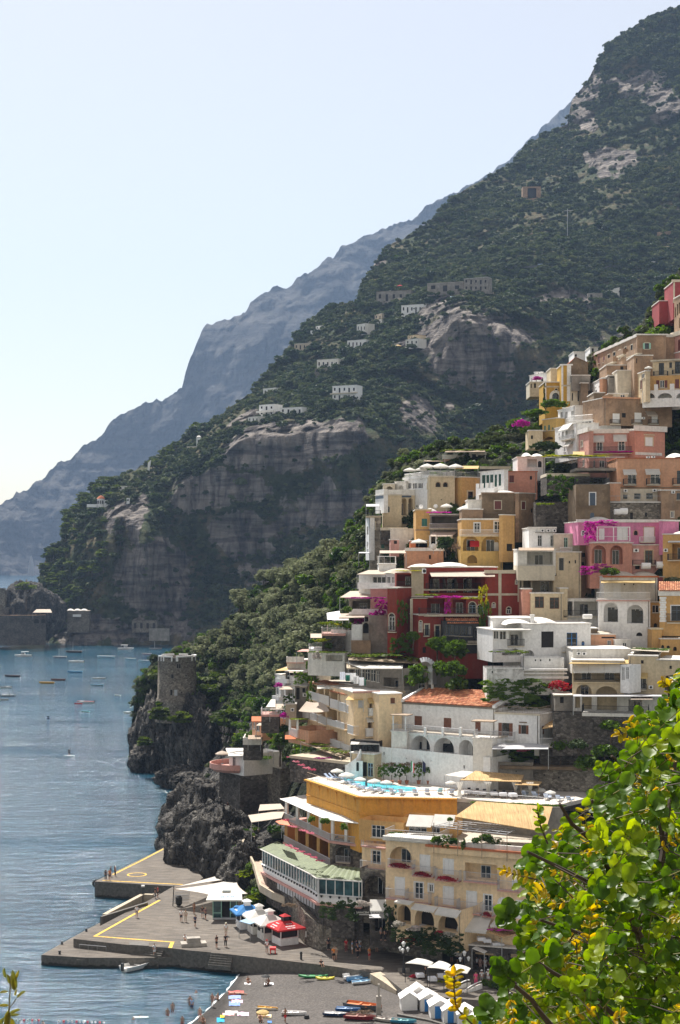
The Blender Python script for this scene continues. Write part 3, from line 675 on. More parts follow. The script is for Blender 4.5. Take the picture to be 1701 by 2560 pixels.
quay=[PG(x,y,ZQ)for x,y in((52,757),(300,772),(605,774),(720,772),(880,764),(1010,760),(905,715),(600,690),(390,600),(500,520),(800,372),(700,395),(640,440),(420,556),(300,618),(170,690))]
platform('landing_quay',quay,ZQ)
def line(name,pts,w_,mat,z):
 b=MB()
 for a,c_ in zip(pts[:-1],pts[1:]):
  d_=(c_-a).normalized();s_=Aa((-d_.y,d_.x,0))*w_/2;a2,c2=a-d_*w_*.5,c_+d_*w_*.5;z=z+.0013
  b.add([(p.x,p.y,z)for p in(a2-s_,c2-s_,c2+s_,a2+s_)],[(0,1,2,3)])
 return Aj(b.AE(name,mat))
YL_=AR('worn_yellow_paint',(.62,.38,.04),.8,0,.35,2.5)
line(Ch,[PG(x,y,ZD)for x,y in((747,158),(600,235),(455,306))],.38,YL_,ZD+.004)
line(Ch,[PG(x,y,ZD)for x,y in((400,340),(600,350),(838,362))],.38,YL_,ZD+.004)
line(Ch,[PG(x,y,ZD)for x,y in((712,452),(530,552),(352,652))],.42,YL_,ZD+.004)
line(Ch,[PG(x,y,ZD)for x,y in((352,652),(560,668),(790,685))],.42,YL_,ZD+.0085)
line(Ch,[PG(x,y,ZD)for x,y in((785,690),(775,715))],.5,YL_,ZD+.004)
cc=PG(588,307,ZD)
Aj(MB().AF([(1.35,0),(1.65,.0005)],28,(cc.x,cc.y,ZD+.005)).AE('painted_circle',YL_))
# low walls and steps of the quay
def wallrun(name,lab,pts,h,t,mat,z=ZD,cat=BQ):
 b=MB()
 for a,c_ in zip(pts[:-1],pts[1:]):
  d_=Aa((c_.x-a.x,c_.y-a.y,0)).normalized();s_=Aa((-d_.y,d_.x,0))*t/2;a2,c2=a-d_*t*.45,c_+d_*t*.45
  q=[(p.x,p.y)for p in(a2-s_,c2-s_,c2+s_,a2+s_)]
  b.AG(q,z,z+h)
 return tag(b.AE(name,mat),lab,cat)
wallrun('breakwater_wall','long low stone wall along the seaward edge of the pier',[PG(412,575,ZQ),PG(620,462,ZQ),PG(668,464,ZQ)],1.3,.7,AQ(BR),ZQ)
wallrun('low_wall','lower stone kerb wall inside the seaward pier wall',[PG(392,600,ZQ),PG(640,478,ZD)],1.55,.4,QUAY,ZQ)
def steps(name,lab,A,B,n,z0,z1,dep,mat):
 t=Ai(name,lab,'steps',(A.x,A.y,0));B=B-A;d_=Aa((B.x,B.y,0)).normalized();s_=Aa((d_.y,-d_.x,0))
 for k in range(n):
  z=z0+(z1-z0)*(k+1)/n;q0=s_*dep*(1-k/n);q=[Aa((0,0,0)),Aa((B.x,B.y,0)),Aa((B.x,B.y,0))+q0,q0]
  MB().AG([(p.x,p.y)for p in q],z0-.3 if k==0 else z0+(z1-z0)*k/n-.002,z).AE('step',mat,t)
 return t
SM=AP('conc')
steps('quay_steps','stone steps from the upper pier down to the landing quay',PG(655,700,ZD),PG(750,710,ZD),5,ZQ,ZD-.05,1.4,QUAY)
steps('water_steps','steps cut in the landing quay beside the white motorboat',PG(612,768,ZQ),PG(712,768,ZQ),4,.1,ZQ-.02,.9,QUAY)
steps('beach_steps','stone steps in the pier wall going down to the pebble beach',PG(1005,742,ZD),PG(1130,752,ZD),6,.9,ZD-.03,1.2,QUAY)
tag(MB().AG([(p.x,p.y)for p in(PG(545,702,ZQ+1.2),PG(655,708,ZQ+1.2),PG(655,735,ZQ),PG(545,732,ZQ))],ZQ,ZD+.1).AE('stone_block',QUAY),'square dark stone block beside the quay steps','block')
tag(MB().AG([(p.x,p.y)for p in(PG(250,772,ZQ),PG(310,774,ZQ),PG(310,776,.8),PG(250,775,.8))],.55,ZQ-.3).AE('stone_ledge',QUAY),'small stone ledge on the front face of the landing quay','ledge')
def pebble():
 m,nt,b=newmat('grey_pebbles')
 p=geo(nt);sep=nt.nodes.new(BV);L(nt,p,sep.inputs[0])
 f=AS(nt,p,3.5,8,.75);g=AS(nt,p,.25,5,.6)
 c=AT(nt,f,[(.3,(.055,.049,.045)),(.5,(.10,.091,.084)),(.7,(.17,.156,.146))])
 c=AV(nt,1.0,c,AT(nt,g,[(.3,(.8,.8,.8)),(.7,(1.12,1.1,1.08))]),BA)
 wet=N(nt,Bg,operation=BM);L(nt,g,wet.inputs[0]);wet.inputs[1].default_value=.25;L(nt,sep.outputs['Z'],wet.inputs[2])
 k=AT(nt,wet.outputs[0],[(.25,(.42,.42,.42)),(.42,(1,1,1))])
 L(nt,AV(nt,1.0,c,k,BA),b.inputs[Br]);b.inputs[Bt].default_value=.9
 b.inputs[Bn].default_value=.2;AU(nt,b,f,.8,.08);return m
fr(80,2050,.4464)
sh=[PG(x,y,0)for x,y in((1225,800),(1190,832),(1140,900),(1090,962),(1045,1010),(1000,1052),(945,1100),(890,1145),(800,1215),(690,1300))]
fr(700,2250,.4145)
upper=[PG(x,y,1.4)for x,y in((-30,395),(60,395),(180,400),(330,415),(500,436),(640,470),(720,560),(900,640),(1300,760),(1900,900))]
nb=46;Pb=np.zeros((nb,60,3))
def resample(pl,n):
 a=NAr([tuple(x)for x in pl]);s_=np.r_[0,np.cumsum(np.linalg.norm(np.diff(a,axis=0),axis=1))];q=np.linspace(0,s_[-1],n)
 return np.c_[[np.interp(q,s_,a[:,k])for k in range(3)]].T
SHO,UPP=resample(sh,60),resample(upper,60)
for k in range(nb):
 t=-.25+1.25*k/(nb-1)
 Pb[k]=SHO*(1-t)+UPP*t
 Pb[k,:,2]=np.where(t<0,5.0*t,1.45*(1-(1-min(1,max(t,0)*1.0))**2.0))+.05*fbm(Pb[k]/2.5,3,4)
Aj(link('beach',AO('beach',Pb[::-1],[pebble()])))
def bz(p):
 q=Pb[:,:,:2]-NAr([p.x,p.y]);i=np.argmin((q**2).sum(-1));return float(Pb.reshape(-1,3)[i,2])
def B_(x,y):
 u_,v_=P(x,y);z=.8
 for _ in range(4):
  p=G(u_,v_,z);z=bz(p)
 return G(u_,v_,z)
# foam at the water's edge
b=MB();sp=resample(sh,90)
for k in range(4,80):
 a,c_=Aa(sp[k]),Aa(sp[k+1]);w1,w2=[.2+.12*sin(j*.9)+.1*sin(j*.31+1)for j in(k,k+1)]
 n_=Aa((-(c_-a).y,(c_-a).x,0)).normalized()
 if n_.x>0:n_=-n_
 b.add([(a.x,a.y,.03),(c_.x,c_.y,.03),(c_.x+n_.x*abs(w2),c_.y+n_.y*abs(w2),.02),(a.x+n_.x*abs(w1),a.y+n_.y*abs(w1),.02)],[(0,1,2,3)])
tag(b.AE('foam',AR('sea_foam',(.55,.58,.58),.7,0,.3)),'thin line of white foam along the pebble shore','foam',None,'stuff')
# -- house builder
RM={}
class Ac:
 0
 def __init__(s,name,AX,x0,x1,yt,yb,col,dY=0,Y=None,dep=9,root=None,cat='house',roof=Cb,ov=.12,base=1.5,group=None,part='wing',off=0):
  u0,vt=P(x0,yt);u1,vb=P(x1,yb)
  Y=(Y if Y else HY((u0+u1)/2,vb))+off
  YL,YR=Y-dY/2,Y+dY/2
  if root and abs(dY)>.8*abs(u1-u0)*Y/F_ and abs(dY)<9:dep=min(dep,.8)
  A=Aa(((u0-U0)*YL/F_,YL,0));B=Aa(((u1-U0)*YR/F_,YR,0))
  d=(B-A);s.w=d.length;d.normalize();n=Aa((-d.y,d.x,0))
  zt,zb=HC-(vt-VH)*Y/F_,HC-(vb-VH)*Y/F_-base
  s.h,s.b,s.dep,s.Y=zt-zb,base,dep,Y
  s.M=Matrix(((d.x,n.x,0,A.x),(d.y,n.y,0,A.y),(0,0,1,zb),(0,0,0,1)))
  s.A,s.d,s.n,s.zb=A,d,n,zb
  s.col,s.mat,s.op,s.roofc,s.ov=col,AQ(col)if isinstance(col,str)else col,[],roof,ov
  if root:s.root,s.ml,s.part=root,RM[root.name].inverted()@s.M,part
  else:
   s.root=bpy.data.objects.new(name,None);COL.objects.link(s.root);s.root.matrix_local=s.M;RM[s.root.name]=s.M
   s.ml,s.part=Matrix(),BQ;tag(s.root,AX,cat,group)
 def At(s,x0,x1,yt,yb,col=None,**k):
  k.setdefault('Y',None);return Ac('','',x0,x1,yt,yb,col or s.col,root=s.root,**k)
 def q(s,x,y,off=0):
  u,v=P(x,y);dr=Aa(((u-U0)/F_,1,-(v-VH)/F_));a=s.A-s.n*off
  t=(a.x*s.n.x+a.y*s.n.y)/(dr.x*s.n.x+dr.y*s.n.y);p=dr*t
  return(p.x-s.A.x)*s.d.x+(p.y-s.A.y)*s.d.y,HC+p.z-s.zb
 def AD(s,name,mb,mats,parent=None,smooth=False):
  return mb.AE(name,mats,parent or s.root,s.ml if not parent else None,smooth)
 def rect(s,x0,y0,x1,y1,off=0):
  xa,za=s.q(x0,y0,off);xb,zb=s.q(x1,y1,off);xm,z0=s.q((x0+x1)/2,y0,off);_,z1=s.q((x0+x1)/2,y1,off)
  return min(xa,xb),max(xa,xb),min(z0,z1),max(z0,z1)
 def arcpts(s,x0,x1,z0,z1,n=12,k=1.0):
  r=(x1-x0)/2;ah=min(r*k,(z1-z0)*.9)
  return[((x0+x1)/2-r*cos(PIi*i/n),z1-ah+ah*sin(PIi*i/n))for i in range(n+1)]
 def win(s,x0,y0,x1,y1,kind=Be,col=None,arch=0,deep=.22,trim=None,sill=True,tw=.14):
  xa,xb,za,zb=s.rect(x0,y0,x1,y1)
  xa,xb=max(xa,.06),min(xb,s.w-.06);zb=min(zb,s.h-.06);za=max(za,.05)
  if xb-xa<.15 or zb-za<.15:return s
  if kind==Bf:deep=max(deep,1.5)
  s.op.append((xa,xb,za,zb,arch,deep,kind))
  out=s.arcpts(xa,xb,za,zb)if arch else[(xa,zb),(xb,zb)]
  poly=[(xa,za)]+out+[(xb,za)]
  fm=M_(col)if isinstance(col,str)else(AP(col)if col else M_(A6))
  if trim:
   b=MB();ins=poly[:];o2=s.arcpts(xa-tw,xb+tw,za,zb+tw)if arch else[(xa-tw,zb+tw),(xb+tw,zb+tw)]
   o2=[(xa-tw,za)]+o2+[(xb+tw,za)]
   for k in range(len(ins)-1):
    a,c,d,e=ins[k],ins[k+1],o2[k+1],o2[k]
    b.add([(a[0],-.05,a[1]),(c[0],-.05,c[1]),(d[0],-.05,d[1]),(e[0],-.05,e[1]),(a[0],.02,a[1]),(c[0],.02,c[1]),(d[0],.003,d[1]),(e[0],.003,e[1])],[(0,1,2,3),(3,2,6,7),(0,4,5,1)])
   s.AD('surround',b,AP(trim))
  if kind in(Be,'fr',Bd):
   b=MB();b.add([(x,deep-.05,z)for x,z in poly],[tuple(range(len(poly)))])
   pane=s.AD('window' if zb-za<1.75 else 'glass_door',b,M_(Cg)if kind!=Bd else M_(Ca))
   if kind!=Bd:
    f=MB();t=.07;y0,y1=deep-.13,deep-.04;top=zb if not arch else zb-min((xb-xa)/2,(zb-za)*.9)
    f.box((xa,y0,za),(xa+t,y1,top)).box((xb-t,y0,za),(xb,y1,top)).box((xa+t,y0,top-t),(xb-t,y1,top)).box((xa+t,y0,za),(xb-t,y1,za+t*1.3))
    nm=1 if xb-xa<1.7 else(2 if xb-xa<3 else int((xb-xa)/.9))
    for k in range(nm):
     xm=xa+(xb-xa)*(k+1)/(nm+1);f.box((xm-.04,y0,za+t),(xm+.04,y1,top-t))
    if zb-za>1.6:f.box((xa+t,y0+.01,za+(top-za)*.68),(xb-t,y1-.01,za+(top-za)*.68+.05))
    s.AD('frame',f,fm,pane)
  elif kind==Bf and zb-za>1.5:
   n=max(1,int((xb-xa)/2.4));h_=min(2.15,(zb-za)*.74)
   for k in range(n):
    xm=xa+(xb-xa)*(k+.5)/n+.12;hw=min(.62,(xb-xa)*.24);b=MB();b.box((xm-hw,deep-.05,za+.02),(xm+hw,deep-.02,za+h_));d_=s.AD('glass_door',b,M_(Cg))
    f=MB();f.box((xm-hw-.06,deep-.08,za+.02),(xm-hw,deep-.012,za+h_+.07)).box((xm+hw,deep-.08,za+.02),(xm+hw+.06,deep-.012,za+h_+.07)).box((xm-hw,deep-.08,za+h_+.004),(xm+hw,deep-.012,za+h_+.07)).box((xm-.03,deep-.08,za+.02),(xm+.03,deep-.053,za+h_));s.AD('frame',f,fm,d_)
  elif kind==BB:
   for a,c in((xa+.01,(xa+xb)/2-.008),((xa+xb)/2+.008,xb-.01)):
    b=MB();b.box((a,.03,za),(c,.08,zb));t=.07
    b.box((a,.012,za),(a+t,.03,zb)).box((c-t,.012,za),(c,.03,zb)).box((a+t,.012,zb-t),(c-t,.03,zb)).box((a+t,.012,za),(c-t,.03,za+t))
    nz=max(3,int((zb-za)/.16))
    for k in range(nz):
     z=za+t+(zb-za-2*t)*(k+.5)/nz;b.add([(a+t,.016,z-.05),(c-t,.016,z-.05),(c-t,.03,z+.05),(a+t,.03,z+.05)],[(0,1,2,3)])
    s.AD('shutter',b,fm)
  elif kind=='op':
   b=MB();b.add([(x,deep-.05,z)for x,z in poly],[tuple(range(len(poly)))]);s.AD('window',b,M_(Cg))
   hw=(xb-xa)*.48
   for a in(xa-hw,xb):
    b=MB();b.box((a+.01,-.06,za),(a+hw-.01,-.01,zb));s.AD('shutter',b,fm)
  if sill and kind in(Be,BB,'op')and zb-za<1.75:
   s.AD('sill',MB().box((xa-.12,-.1,za-.1),(xb+.12,-.004,za)),AP(Bb)if s.col!=A7 else M_(A6))
  return s
 def Au(s,lst,*a,**k):
  for r in lst:s.win(*r,*a,**k)
  return s
 def Ax(s,x0,x1,yt,yb,out=1.0,style=Bl,col=Bk,slab=Bb,gap=.13,flowers=None,th=.16):
  xa,xb,zb,zt=s.rect(x0,yt,x1,yb,out)
  o=s.AD('balcony',MB().box((xa,-out,zb-th),(xb,.02,zb)),AP(slab))
  b=MB();m=M_(col);r=.018
  if style=='solid':
   b.box((xa,-out,zb),(xb,-out+.12,zt)).box((xa,-out+.12,zb),(xa+.12,0,zt)).box((xb-.12,-out+.12,zb),(xb,0,zt));m=AP(col)
  else:
   for(p0,p1)in(((xa,-out),(xb,-out)),((xa,-out),(xa,-.02)),((xb,-out),(xb,-.02))):
    a,c=Aa((*p0,0)),Aa((*p1,0));ln=(c-a).length
    b.bar((*p0,zt),(*p1,zt),.03);b.bar((*p0,zb+.1),(*p1,zb+.1),.022)
    if style==Cg:continue
    for k in range(max(2,int(ln/gap))+1):
     q=a.lerp(c,k/max(2,int(ln/gap)));b.bar((q.x,q.y,zb),(q.x,q.y,zt),r,0,3)
   if style==Cm:
    b.add([(xa,-out+.02,zb+.1),(xb,-out+.02,zb+.1),(xb,-out+.02,zt),(xa,-out+.02,zt)],[(0,1,2,3)])
  s.AD('railing',b,m,o)
  if flowers:
   f=link('flowers',Aq(flowers),o);f.location=((xa+xb)/2,-out-.05,zb+.15);f.scale=((xb-xa)/2*.98,.35,.55);f['kind']='stuff'
  return o
 def awn(s,x0,x1,y0,y1,out=1.2,mat=Bj,val=.22,pa=Bc):
  xa,xb,_,_=s.rect(x0,y0,x1,y1,out);zt=s.q((x0+x1)/2,y0,0)[1];zf=s.q((x0+x1)/2,y1,out)[1]+val
  b=MB();b.add([(xa,-.02,zt),(xb,-.02,zt),(xb,-out,zf),(xa,-out,zf),(xa,-.02,zt-.04),(xb,-.02,zt-.04),(xb,-out,zf-.04),(xa,-out,zf-.04)],[(0,1,2,3),(7,6,5,4),(0,4,5,1),(0,3,7,4),(1,5,6,2)])
  n=max(4,int((xb-xa)/.3))
  for k in range(n):
   a,c=xa+(xb-xa)*k/n,xa+(xb-xa)*(k+1)/n
   b.add([(a,-out,zf),(c,-out,zf),(c,-out,zf-val*.75),((a+c)/2,-out,zf-val),(a,-out,zf-val*.75)],[(0,1,2,3,4)])
  b.bar((xa,-.02,zt-.5),(xa,-out,zf-.03),.02).bar((xb,-.02,zt-.5),(xb,-out,zf-.03),.02)
  s.AD(pa,b,M_(mat));return s
 def Aw(s,y0,y1,col,out=.1,x0=None,x1=None,name='cornice'):
  z1=s.q(FRX(s,0.5),y0)[1];z0=s.q(FRX(s,0.5),y1)[1]
  xa=-out if x0 is None else s.q(x0,y0)[0];xb=s.w+out if x1 is None else s.q(x1,y0)[0]
  s.AD(name,MB().box((xa,-out,min(z0,z1)),(xb,-.003,max(z0,z1))),AP(col));return s
 def Ay(s,x0,x1,y0,y1,n=9,col=A7):
  xa,xb,za,zb=s.rect(x0,y0,x1,y1)
  for k in range(n):
   z=za+(zb-za)*k/n;i=.1 if k%2 else 0
   s.AD('quoin',MB().box((xa+i,-.06,z+.015),(xb-i,-.003,z+(zb-za)/n-.015)),AP(col))
  return s
 def Az(s,x0,x1,ytop,mat=Cb,y0=.4,y1=None):
  xa=s.q(x0,ytop)[0];xb=s.q(x1,ytop)[0];rise=max(.25,s.q((x0+x1)/2,ytop,-2)[1]-s.h);y1=y1 or s.dep-.4
  b=MB();n,m=12,8;vs=[]
  for j in range(m+1):
   for i in range(n+1):
    a,c=-1+2*i/n,-1+2*j/m;vs.append((xa+(xb-xa)*(i/n),y0+(y1-y0)*j/m,s.h-.05+rise*(1-a*a)**.5*(1-c*c*.9)**.5 if abs(a)<1 else s.h-.05))
  b.add(vs,[(j*(n+1)+i,j*(n+1)+i+1,(j+1)*(n+1)+i+1,(j+1)*(n+1)+i)for j in range(m)for i in range(n)])
  s.AD('roof_vault',b,M_(mat),smooth=True);return s
 def tiles(s,x0,x1,yt,yb,run,out=.3,col=BH,n=None):
  0
  xa,_=s.q(x0,yb,out);xb,ze=s.q(x1,yb,out);ze=s.q((x0+x1)/2,yb,out)[1];zr=s.q((x0+x1)/2,yt,-run)[1]
  n=n or max(4,int((xb-xa)/.32));m=max(3,int(run/.55));b=MB()
  b.add([(xa,-out,ze-.04),(xb,-out,ze-.04),(xb,run,zr-.04),(xa,run,zr-.04)],[(0,1,2,3)])
  g=random.Random(3)
  for k in range(n):
   xc=xa+(xb-xa)*(k+.5)/n;r=(xb-xa)/n*.46
   for j in range(m):
    t0,t1=j/m,(j+1.08)/m;i=g.randint(0,2)
    ring=[]
    for t,rr,up in((t0,r*1.05,.05),(t1,r*.85,.0)):
     y=-out+(run+out)*t;z=ze+(zr-ze)*t+up
     for a in range(5):ring.append((xc-rr*cos(PIi*a/4),y,z+rr*.75*sin(PIi*a/4)))
    b.add(ring,[(a,a+1,a+6,a+5)for a in range(4)]+[(0,4,3,2,1)],i)
  o=s.AD('roof',b,[AR('pan_tile_a',(.50,.19,.09),.85,0,.3,2),AR('pan_tile_b',(.60,.29,.15),.85,0,.3,2),AR('pan_tile_c',(.38,.14,.07),.85,0,.3,2)])
  return o
 def AC(s,x0,y0,x1,y1,name='air_conditioner'):
  xa,xb,za,zb=s.rect(x0,y0,x1,y1,.3)
  o=s.AD(name,MB().box((xa,-.36,za),(xb,-.02,zb)),M_(A6));xm,zm,r=(xa+xb)/2,(za+zb)/2,(zb-za)*.36
  b=MB();b.add([(xm+r*cos(k*.628),-.365,zm+r*sin(k*.628))for k in range(10)],[tuple(range(10))]);s.AD('fan_grille',b,M_(Bk),o);return s
 def Av(s,top=True):
  w,h,dep=s.w,s.h,s.dep
  xs=sorted({0,w}|{round(x,4)for o in s.op for x in o[:2]});zs=sorted({0,h}|{round(x,4)for o in s.op for x in o[2:4]})
  b=MB()
  for i in range(len(xs)-1):
   for j in range(len(zs)-1):
    xm,zm=(xs[i]+xs[i+1])/2,(zs[j]+zs[j+1])/2
    if any(o[0]<xm<o[1]and o[2]<zm<o[3]for o in s.op):continue
    b.add([(xs[i],0,zs[j]),(xs[i+1],0,zs[j]),(xs[i+1],0,zs[j+1]),(xs[i],0,zs[j+1])],[(0,1,2,3)])
  for xa,xb,za,zb,arch,dp,kind in s.op:
   out=s.arcpts(xa,xb,za,zb)if arch else[(xa,zb),(xb,zb)]
   if arch:
    n=len(out);m=n//2
    for k in range(m):b.add([(xa,0,zb),(out[k][0],0,out[k][1]),(out[k+1][0],0,out[k+1][1])],[(0,1,2)])
    for k in range(m,n-1):b.add([(xb,0,zb),(out[k][0],0,out[k][1]),(out[k+1][0],0,out[k+1][1])],[(0,1,2)])
   poly=[(xa,za)]+out+[(xb,za)];n=len(poly)
   for k in range(n):
    a,c=poly[k],poly[(k+1)%n];b.add([(a[0],0,a[1]),(c[0],0,c[1]),(c[0],dp,c[1]),(a[0],dp,a[1])],[(0,1,2,3)])
   b.add([(x,dp,z)for x,z in poly],[tuple(range(n))])
  b.add([(0,0,0),(0,dep,0),(0,dep,h),(0,0,h)],[(0,1,2,3)]);b.add([(w,0,0),(w,dep,0),(w,dep,h),(w,0,h)],[(0,1,2,3)])
  b.add([(0,dep,0),(w,dep,0),(w,dep,h),(0,dep,h)],[(0,1,2,3)])
  s.AD(s.part,b,s.mat)
  if w>3.5 and h>4 and len(s.op)>1:
   xp=w-.28 if random.random()<.6 else.25
   if not any(o[0]-.15<xp<o[1]+.15 for o in s.op):s.AD('drainpipe',MB().bar((xp,-.07,.4),(xp,-.07,h-.05),.055,0,6),s.mat if random.random()<.5 else AP(Bm))
  if top:
   o=s.ov;s.AD('roof',MB().box((-o,-o,h),(w+o,dep+o*.5,h+.16)),M_(s.roofc)if isinstance(s.roofc,str)else s.roofc)
  return s
 def AB(s,h_=.7,t=.2,col=None,sides=True):
  b=MB();z0,z1=s.h+.16,s.h+.16+h_;b.box((0,.002,z0),(s.w,t,z1))
  if sides:b.box((0,t,z0),(t,s.dep,z1)).box((s.w-t,t,z0),(s.w,s.dep,z1))
  s.AD(Cn,b,AP(col or s.col));return s
 def AA(s,h_=1.0,col=Bk,gap=.14,y=.05,off=.16):
  b=MB();z0=s.h+off
  for p0,p1 in(((0,y),(s.w,y)),((0,y),(0,s.dep*.8)),((s.w,y),(s.w,s.dep*.8))):
   a,c=Aa((*p0,0)),Aa((*p1,0));n=max(2,int((c-a).length/gap))
   b.bar((*p0,z0+h_),(*p1,z0+h_),.03);b.bar((*p0,z0+.08),(*p1,z0+.08),.02)
   for k in range(n+1):q=a.lerp(c,k/n);b.bar((q.x,q.y,z0),(q.x,q.y,z0+h_),.018,0,3)
  s.AD('railing',b,M_(col));return s
 def tank(s,x0,x1,y,r=.5,dp=2.5):
  xa,z=s.q(x0,y,-dp);xb,_=s.q(x1,y,-dp);s.AD('water_tank',MB().bar((xa,dp,z+r),(xb,dp,z+r),r,0,12),M_(A6),smooth=False);return s
 def chim(s,x,yt,yb,wd_=.6,dp=2):
  xa,z1=s.q(x,yt,-dp);_,z0=s.q(x,yb,-dp);z0=min(z0,s.h)
  s.AD('chimney',MB().box((xa-wd_/2,dp,z0),(xa+wd_/2,dp+wd_,z1)).box((xa-wd_*.65,dp-.08,z1-.15),(xa+wd_*.65,dp+wd_+.08,z1+.003)),s.mat);return s
def FRX(s,t):
 p=s.A+s.d*s.w*t;return(p.x*F_/p.y+U0-FR[0])/FR[2]
# free standing pieces of the terraces
def Ae(name,AX,pts,mat,th=.06,posts=None,cat=Bc,pm=BX,sag=0,group=None,bars=0):
 0
 q=[Aa(p)for p in pts];o=(q[0]+q[1]+q[2]+q[3])/4;t=Ai(name,AX,cat,o,0,group);b=MB();n,m=8,4;vs=[]
 for dz in(0,-th):
  for j in range(m+1):
   for i in range(n+1):
    a=q[0].lerp(q[1],i/n).lerp(q[3].lerp(q[2],i/n),j/m)-o;a.z+=dz-sag*(1-(2*i/n-1)**2)*(1-.3*(2*j/m-1)**2);vs.append(a)
 k=(n+1)*(m+1);fs=[]
 for j in range(m):
  for i in range(n):
   a=j*(n+1)+i;fs+=[(a,a+1,a+n+2,a+n+1),(k+a,k+a+n+1,k+a+n+2,k+a+1)]
 for i in range(n):fs+=[(i,k+i,k+i+1,i+1),(m*(n+1)+i,m*(n+1)+i+1,k+m*(n+1)+i+1,k+m*(n+1)+i)]
 for j in range(m):fs+=[(j*(n+1),(j+1)*(n+1),k+(j+1)*(n+1),k+j*(n+1)),(j*(n+1)+n,k+j*(n+1)+n,k+(j+1)*(n+1)+n,(j+1)*(n+1)+n)]
 b.add(vs,fs);b.AE('canopy',M_(mat)if isinstance(mat,str)else mat,t,smooth=False)
 if posts:
  for k_,L_ in posts:
   a=q[k_]-o;MB().bar(a-Aa((0,0,th)),a-Aa((0,0,L_)),.045,0,6).AE('post',M_(pm),t)
 for i in range(bars):
  a,c=(q[0].lerp(q[1],(i+.5)/bars)-o),(q[3].lerp(q[2],(i+.5)/bars)-o);MB().bar(a-Aa((0,0,th+.05)),c-Aa((0,0,th+.05)),.04).AE('rafter',M_(pm),t)
 return t
def Ad(name,AX,x0,x1,yb,yf,Yb,Yf,mat,posts=2.3,xb0=None,xb1=None,**k):
 0
 pts=[PY(x0,yf,Yf),PY(x1,yf,Yf),PY(xb1 if xb1 is not None else x1,yb,Yb),PY(xb0 if xb0 is not None else x0,yb,Yb)]
 return Ae(name,AX,pts,mat,posts=[(0,posts),(1,posts)]if posts else None,**k)
_par={}
def Af(AX,x,yt,r_px,Y,mat=Bj,group=None,closed=False,pole=2.3,n=8):
 p=PY(x,yt,Y);r=r_px*FR[2]*Y/F_;key=(mat,round(r,1),closed)
 t=Ai('parasol',AX,'parasol',(p.x,p.y,p.z-pole),random.random(),group)
 if key not in _par:
  b=MB()
  if closed:b.AF([(.02,0),(.14,-.5),(.2,-1.5),(.08,-1.6)],8)
  else:b.AF([(.0,.0),(r*.35,-.1*r-.02),(r*.7,-.24*r),(r,-.42*r),(r,-.42*r-.16),(r*.97,-.42*r-.16),(r*.97,-.42*r-.01),(.03,-.08)],n)
  _par[key]=b.mesh('parasol_canopy',M_(mat));_par[key+(1,)]=MB().AF([(.25,0),(.25,.08),(.03,.1),(.03,pole-.02)],8).mesh('parasol_pole',M_(BX))
 link('canopy',_par[key],t).location.z=pole;link('pole',_par[key+(1,)],t);return t
def Ag(name,AX,x0,x1,yf,Y,dep,mat=BC,th=.35,cat=BC,dY=0,rail=None,h=1.0,col=Bk,skirt=None):
 0
 H=Ac(name,AX,x0,x1,yf,yf+.01,mat,dY=dY,Y=Y,dep=dep,base=0,cat=cat)
 b=MB();b.box((0,0,-th),(H.w,dep,0));H.AD('platform',b,AP(mat))
 if skirt:H.AD('retaining_wall',MB().box((.05,.08,-skirt),(H.w-.05,dep,-th-.003)),AP(BI))
 H.h=0
 if rail==Bl:H.AA(h,col,off=0)
 if rail=='solid':H.AD(Cn,MB().box((0,0,0),(H.w,.15,h)).box((0,.15,0),(.15,dep,h)).box((H.w-.15,.15,0),(H.w,dep,h)),AP(col))
 return H
# -- the town, from the top down
# ---- top right corner
fr(1300,650,.2557)
Hs=Ac('tall_house','tall dark red house with cream corner trim at the very top of the town',1502,1640,215,420,'maroon',Y=296,dep=8,base=3)
Hs.Aw(192,215,Bb,.3);Hs.Aw(215,420,Bb,.06,1502,1518,BZ).Aw(395,420,Bb,.08);Hs.Av()
Hs=Ac('red_house','low plain dark red house half hidden by a dark tree',1365,1512,402,545,'maroon',Y=301,dep=7);Hs.Aw(395,402,By,.1);Hs.Av()
Hs=Ac('ruined_house','brown house with a row of tall open bays below the tall red house',1512,1640,345,690,BG,dY=-8,Y=288,dep=8)
Hs.Au([(1518,460,1530,560),(1538,430,1552,540),(1558,410,1580,520),(1560,560,1590,660)],Bd,deep=.6).Av()
Hs=Ac('house','pale pink house with a dark red shutter at the upper right edge',1498,1650,735,950,By,dY=-6,Y=284,dep=8)
Hs.win(1549,775,1580,885,BB,Cl);Hs.Aw(690,735,Bb,.35,name='balcony');Hs.Aw(890,900,A7,.15,name=Bh);Hs.Av()
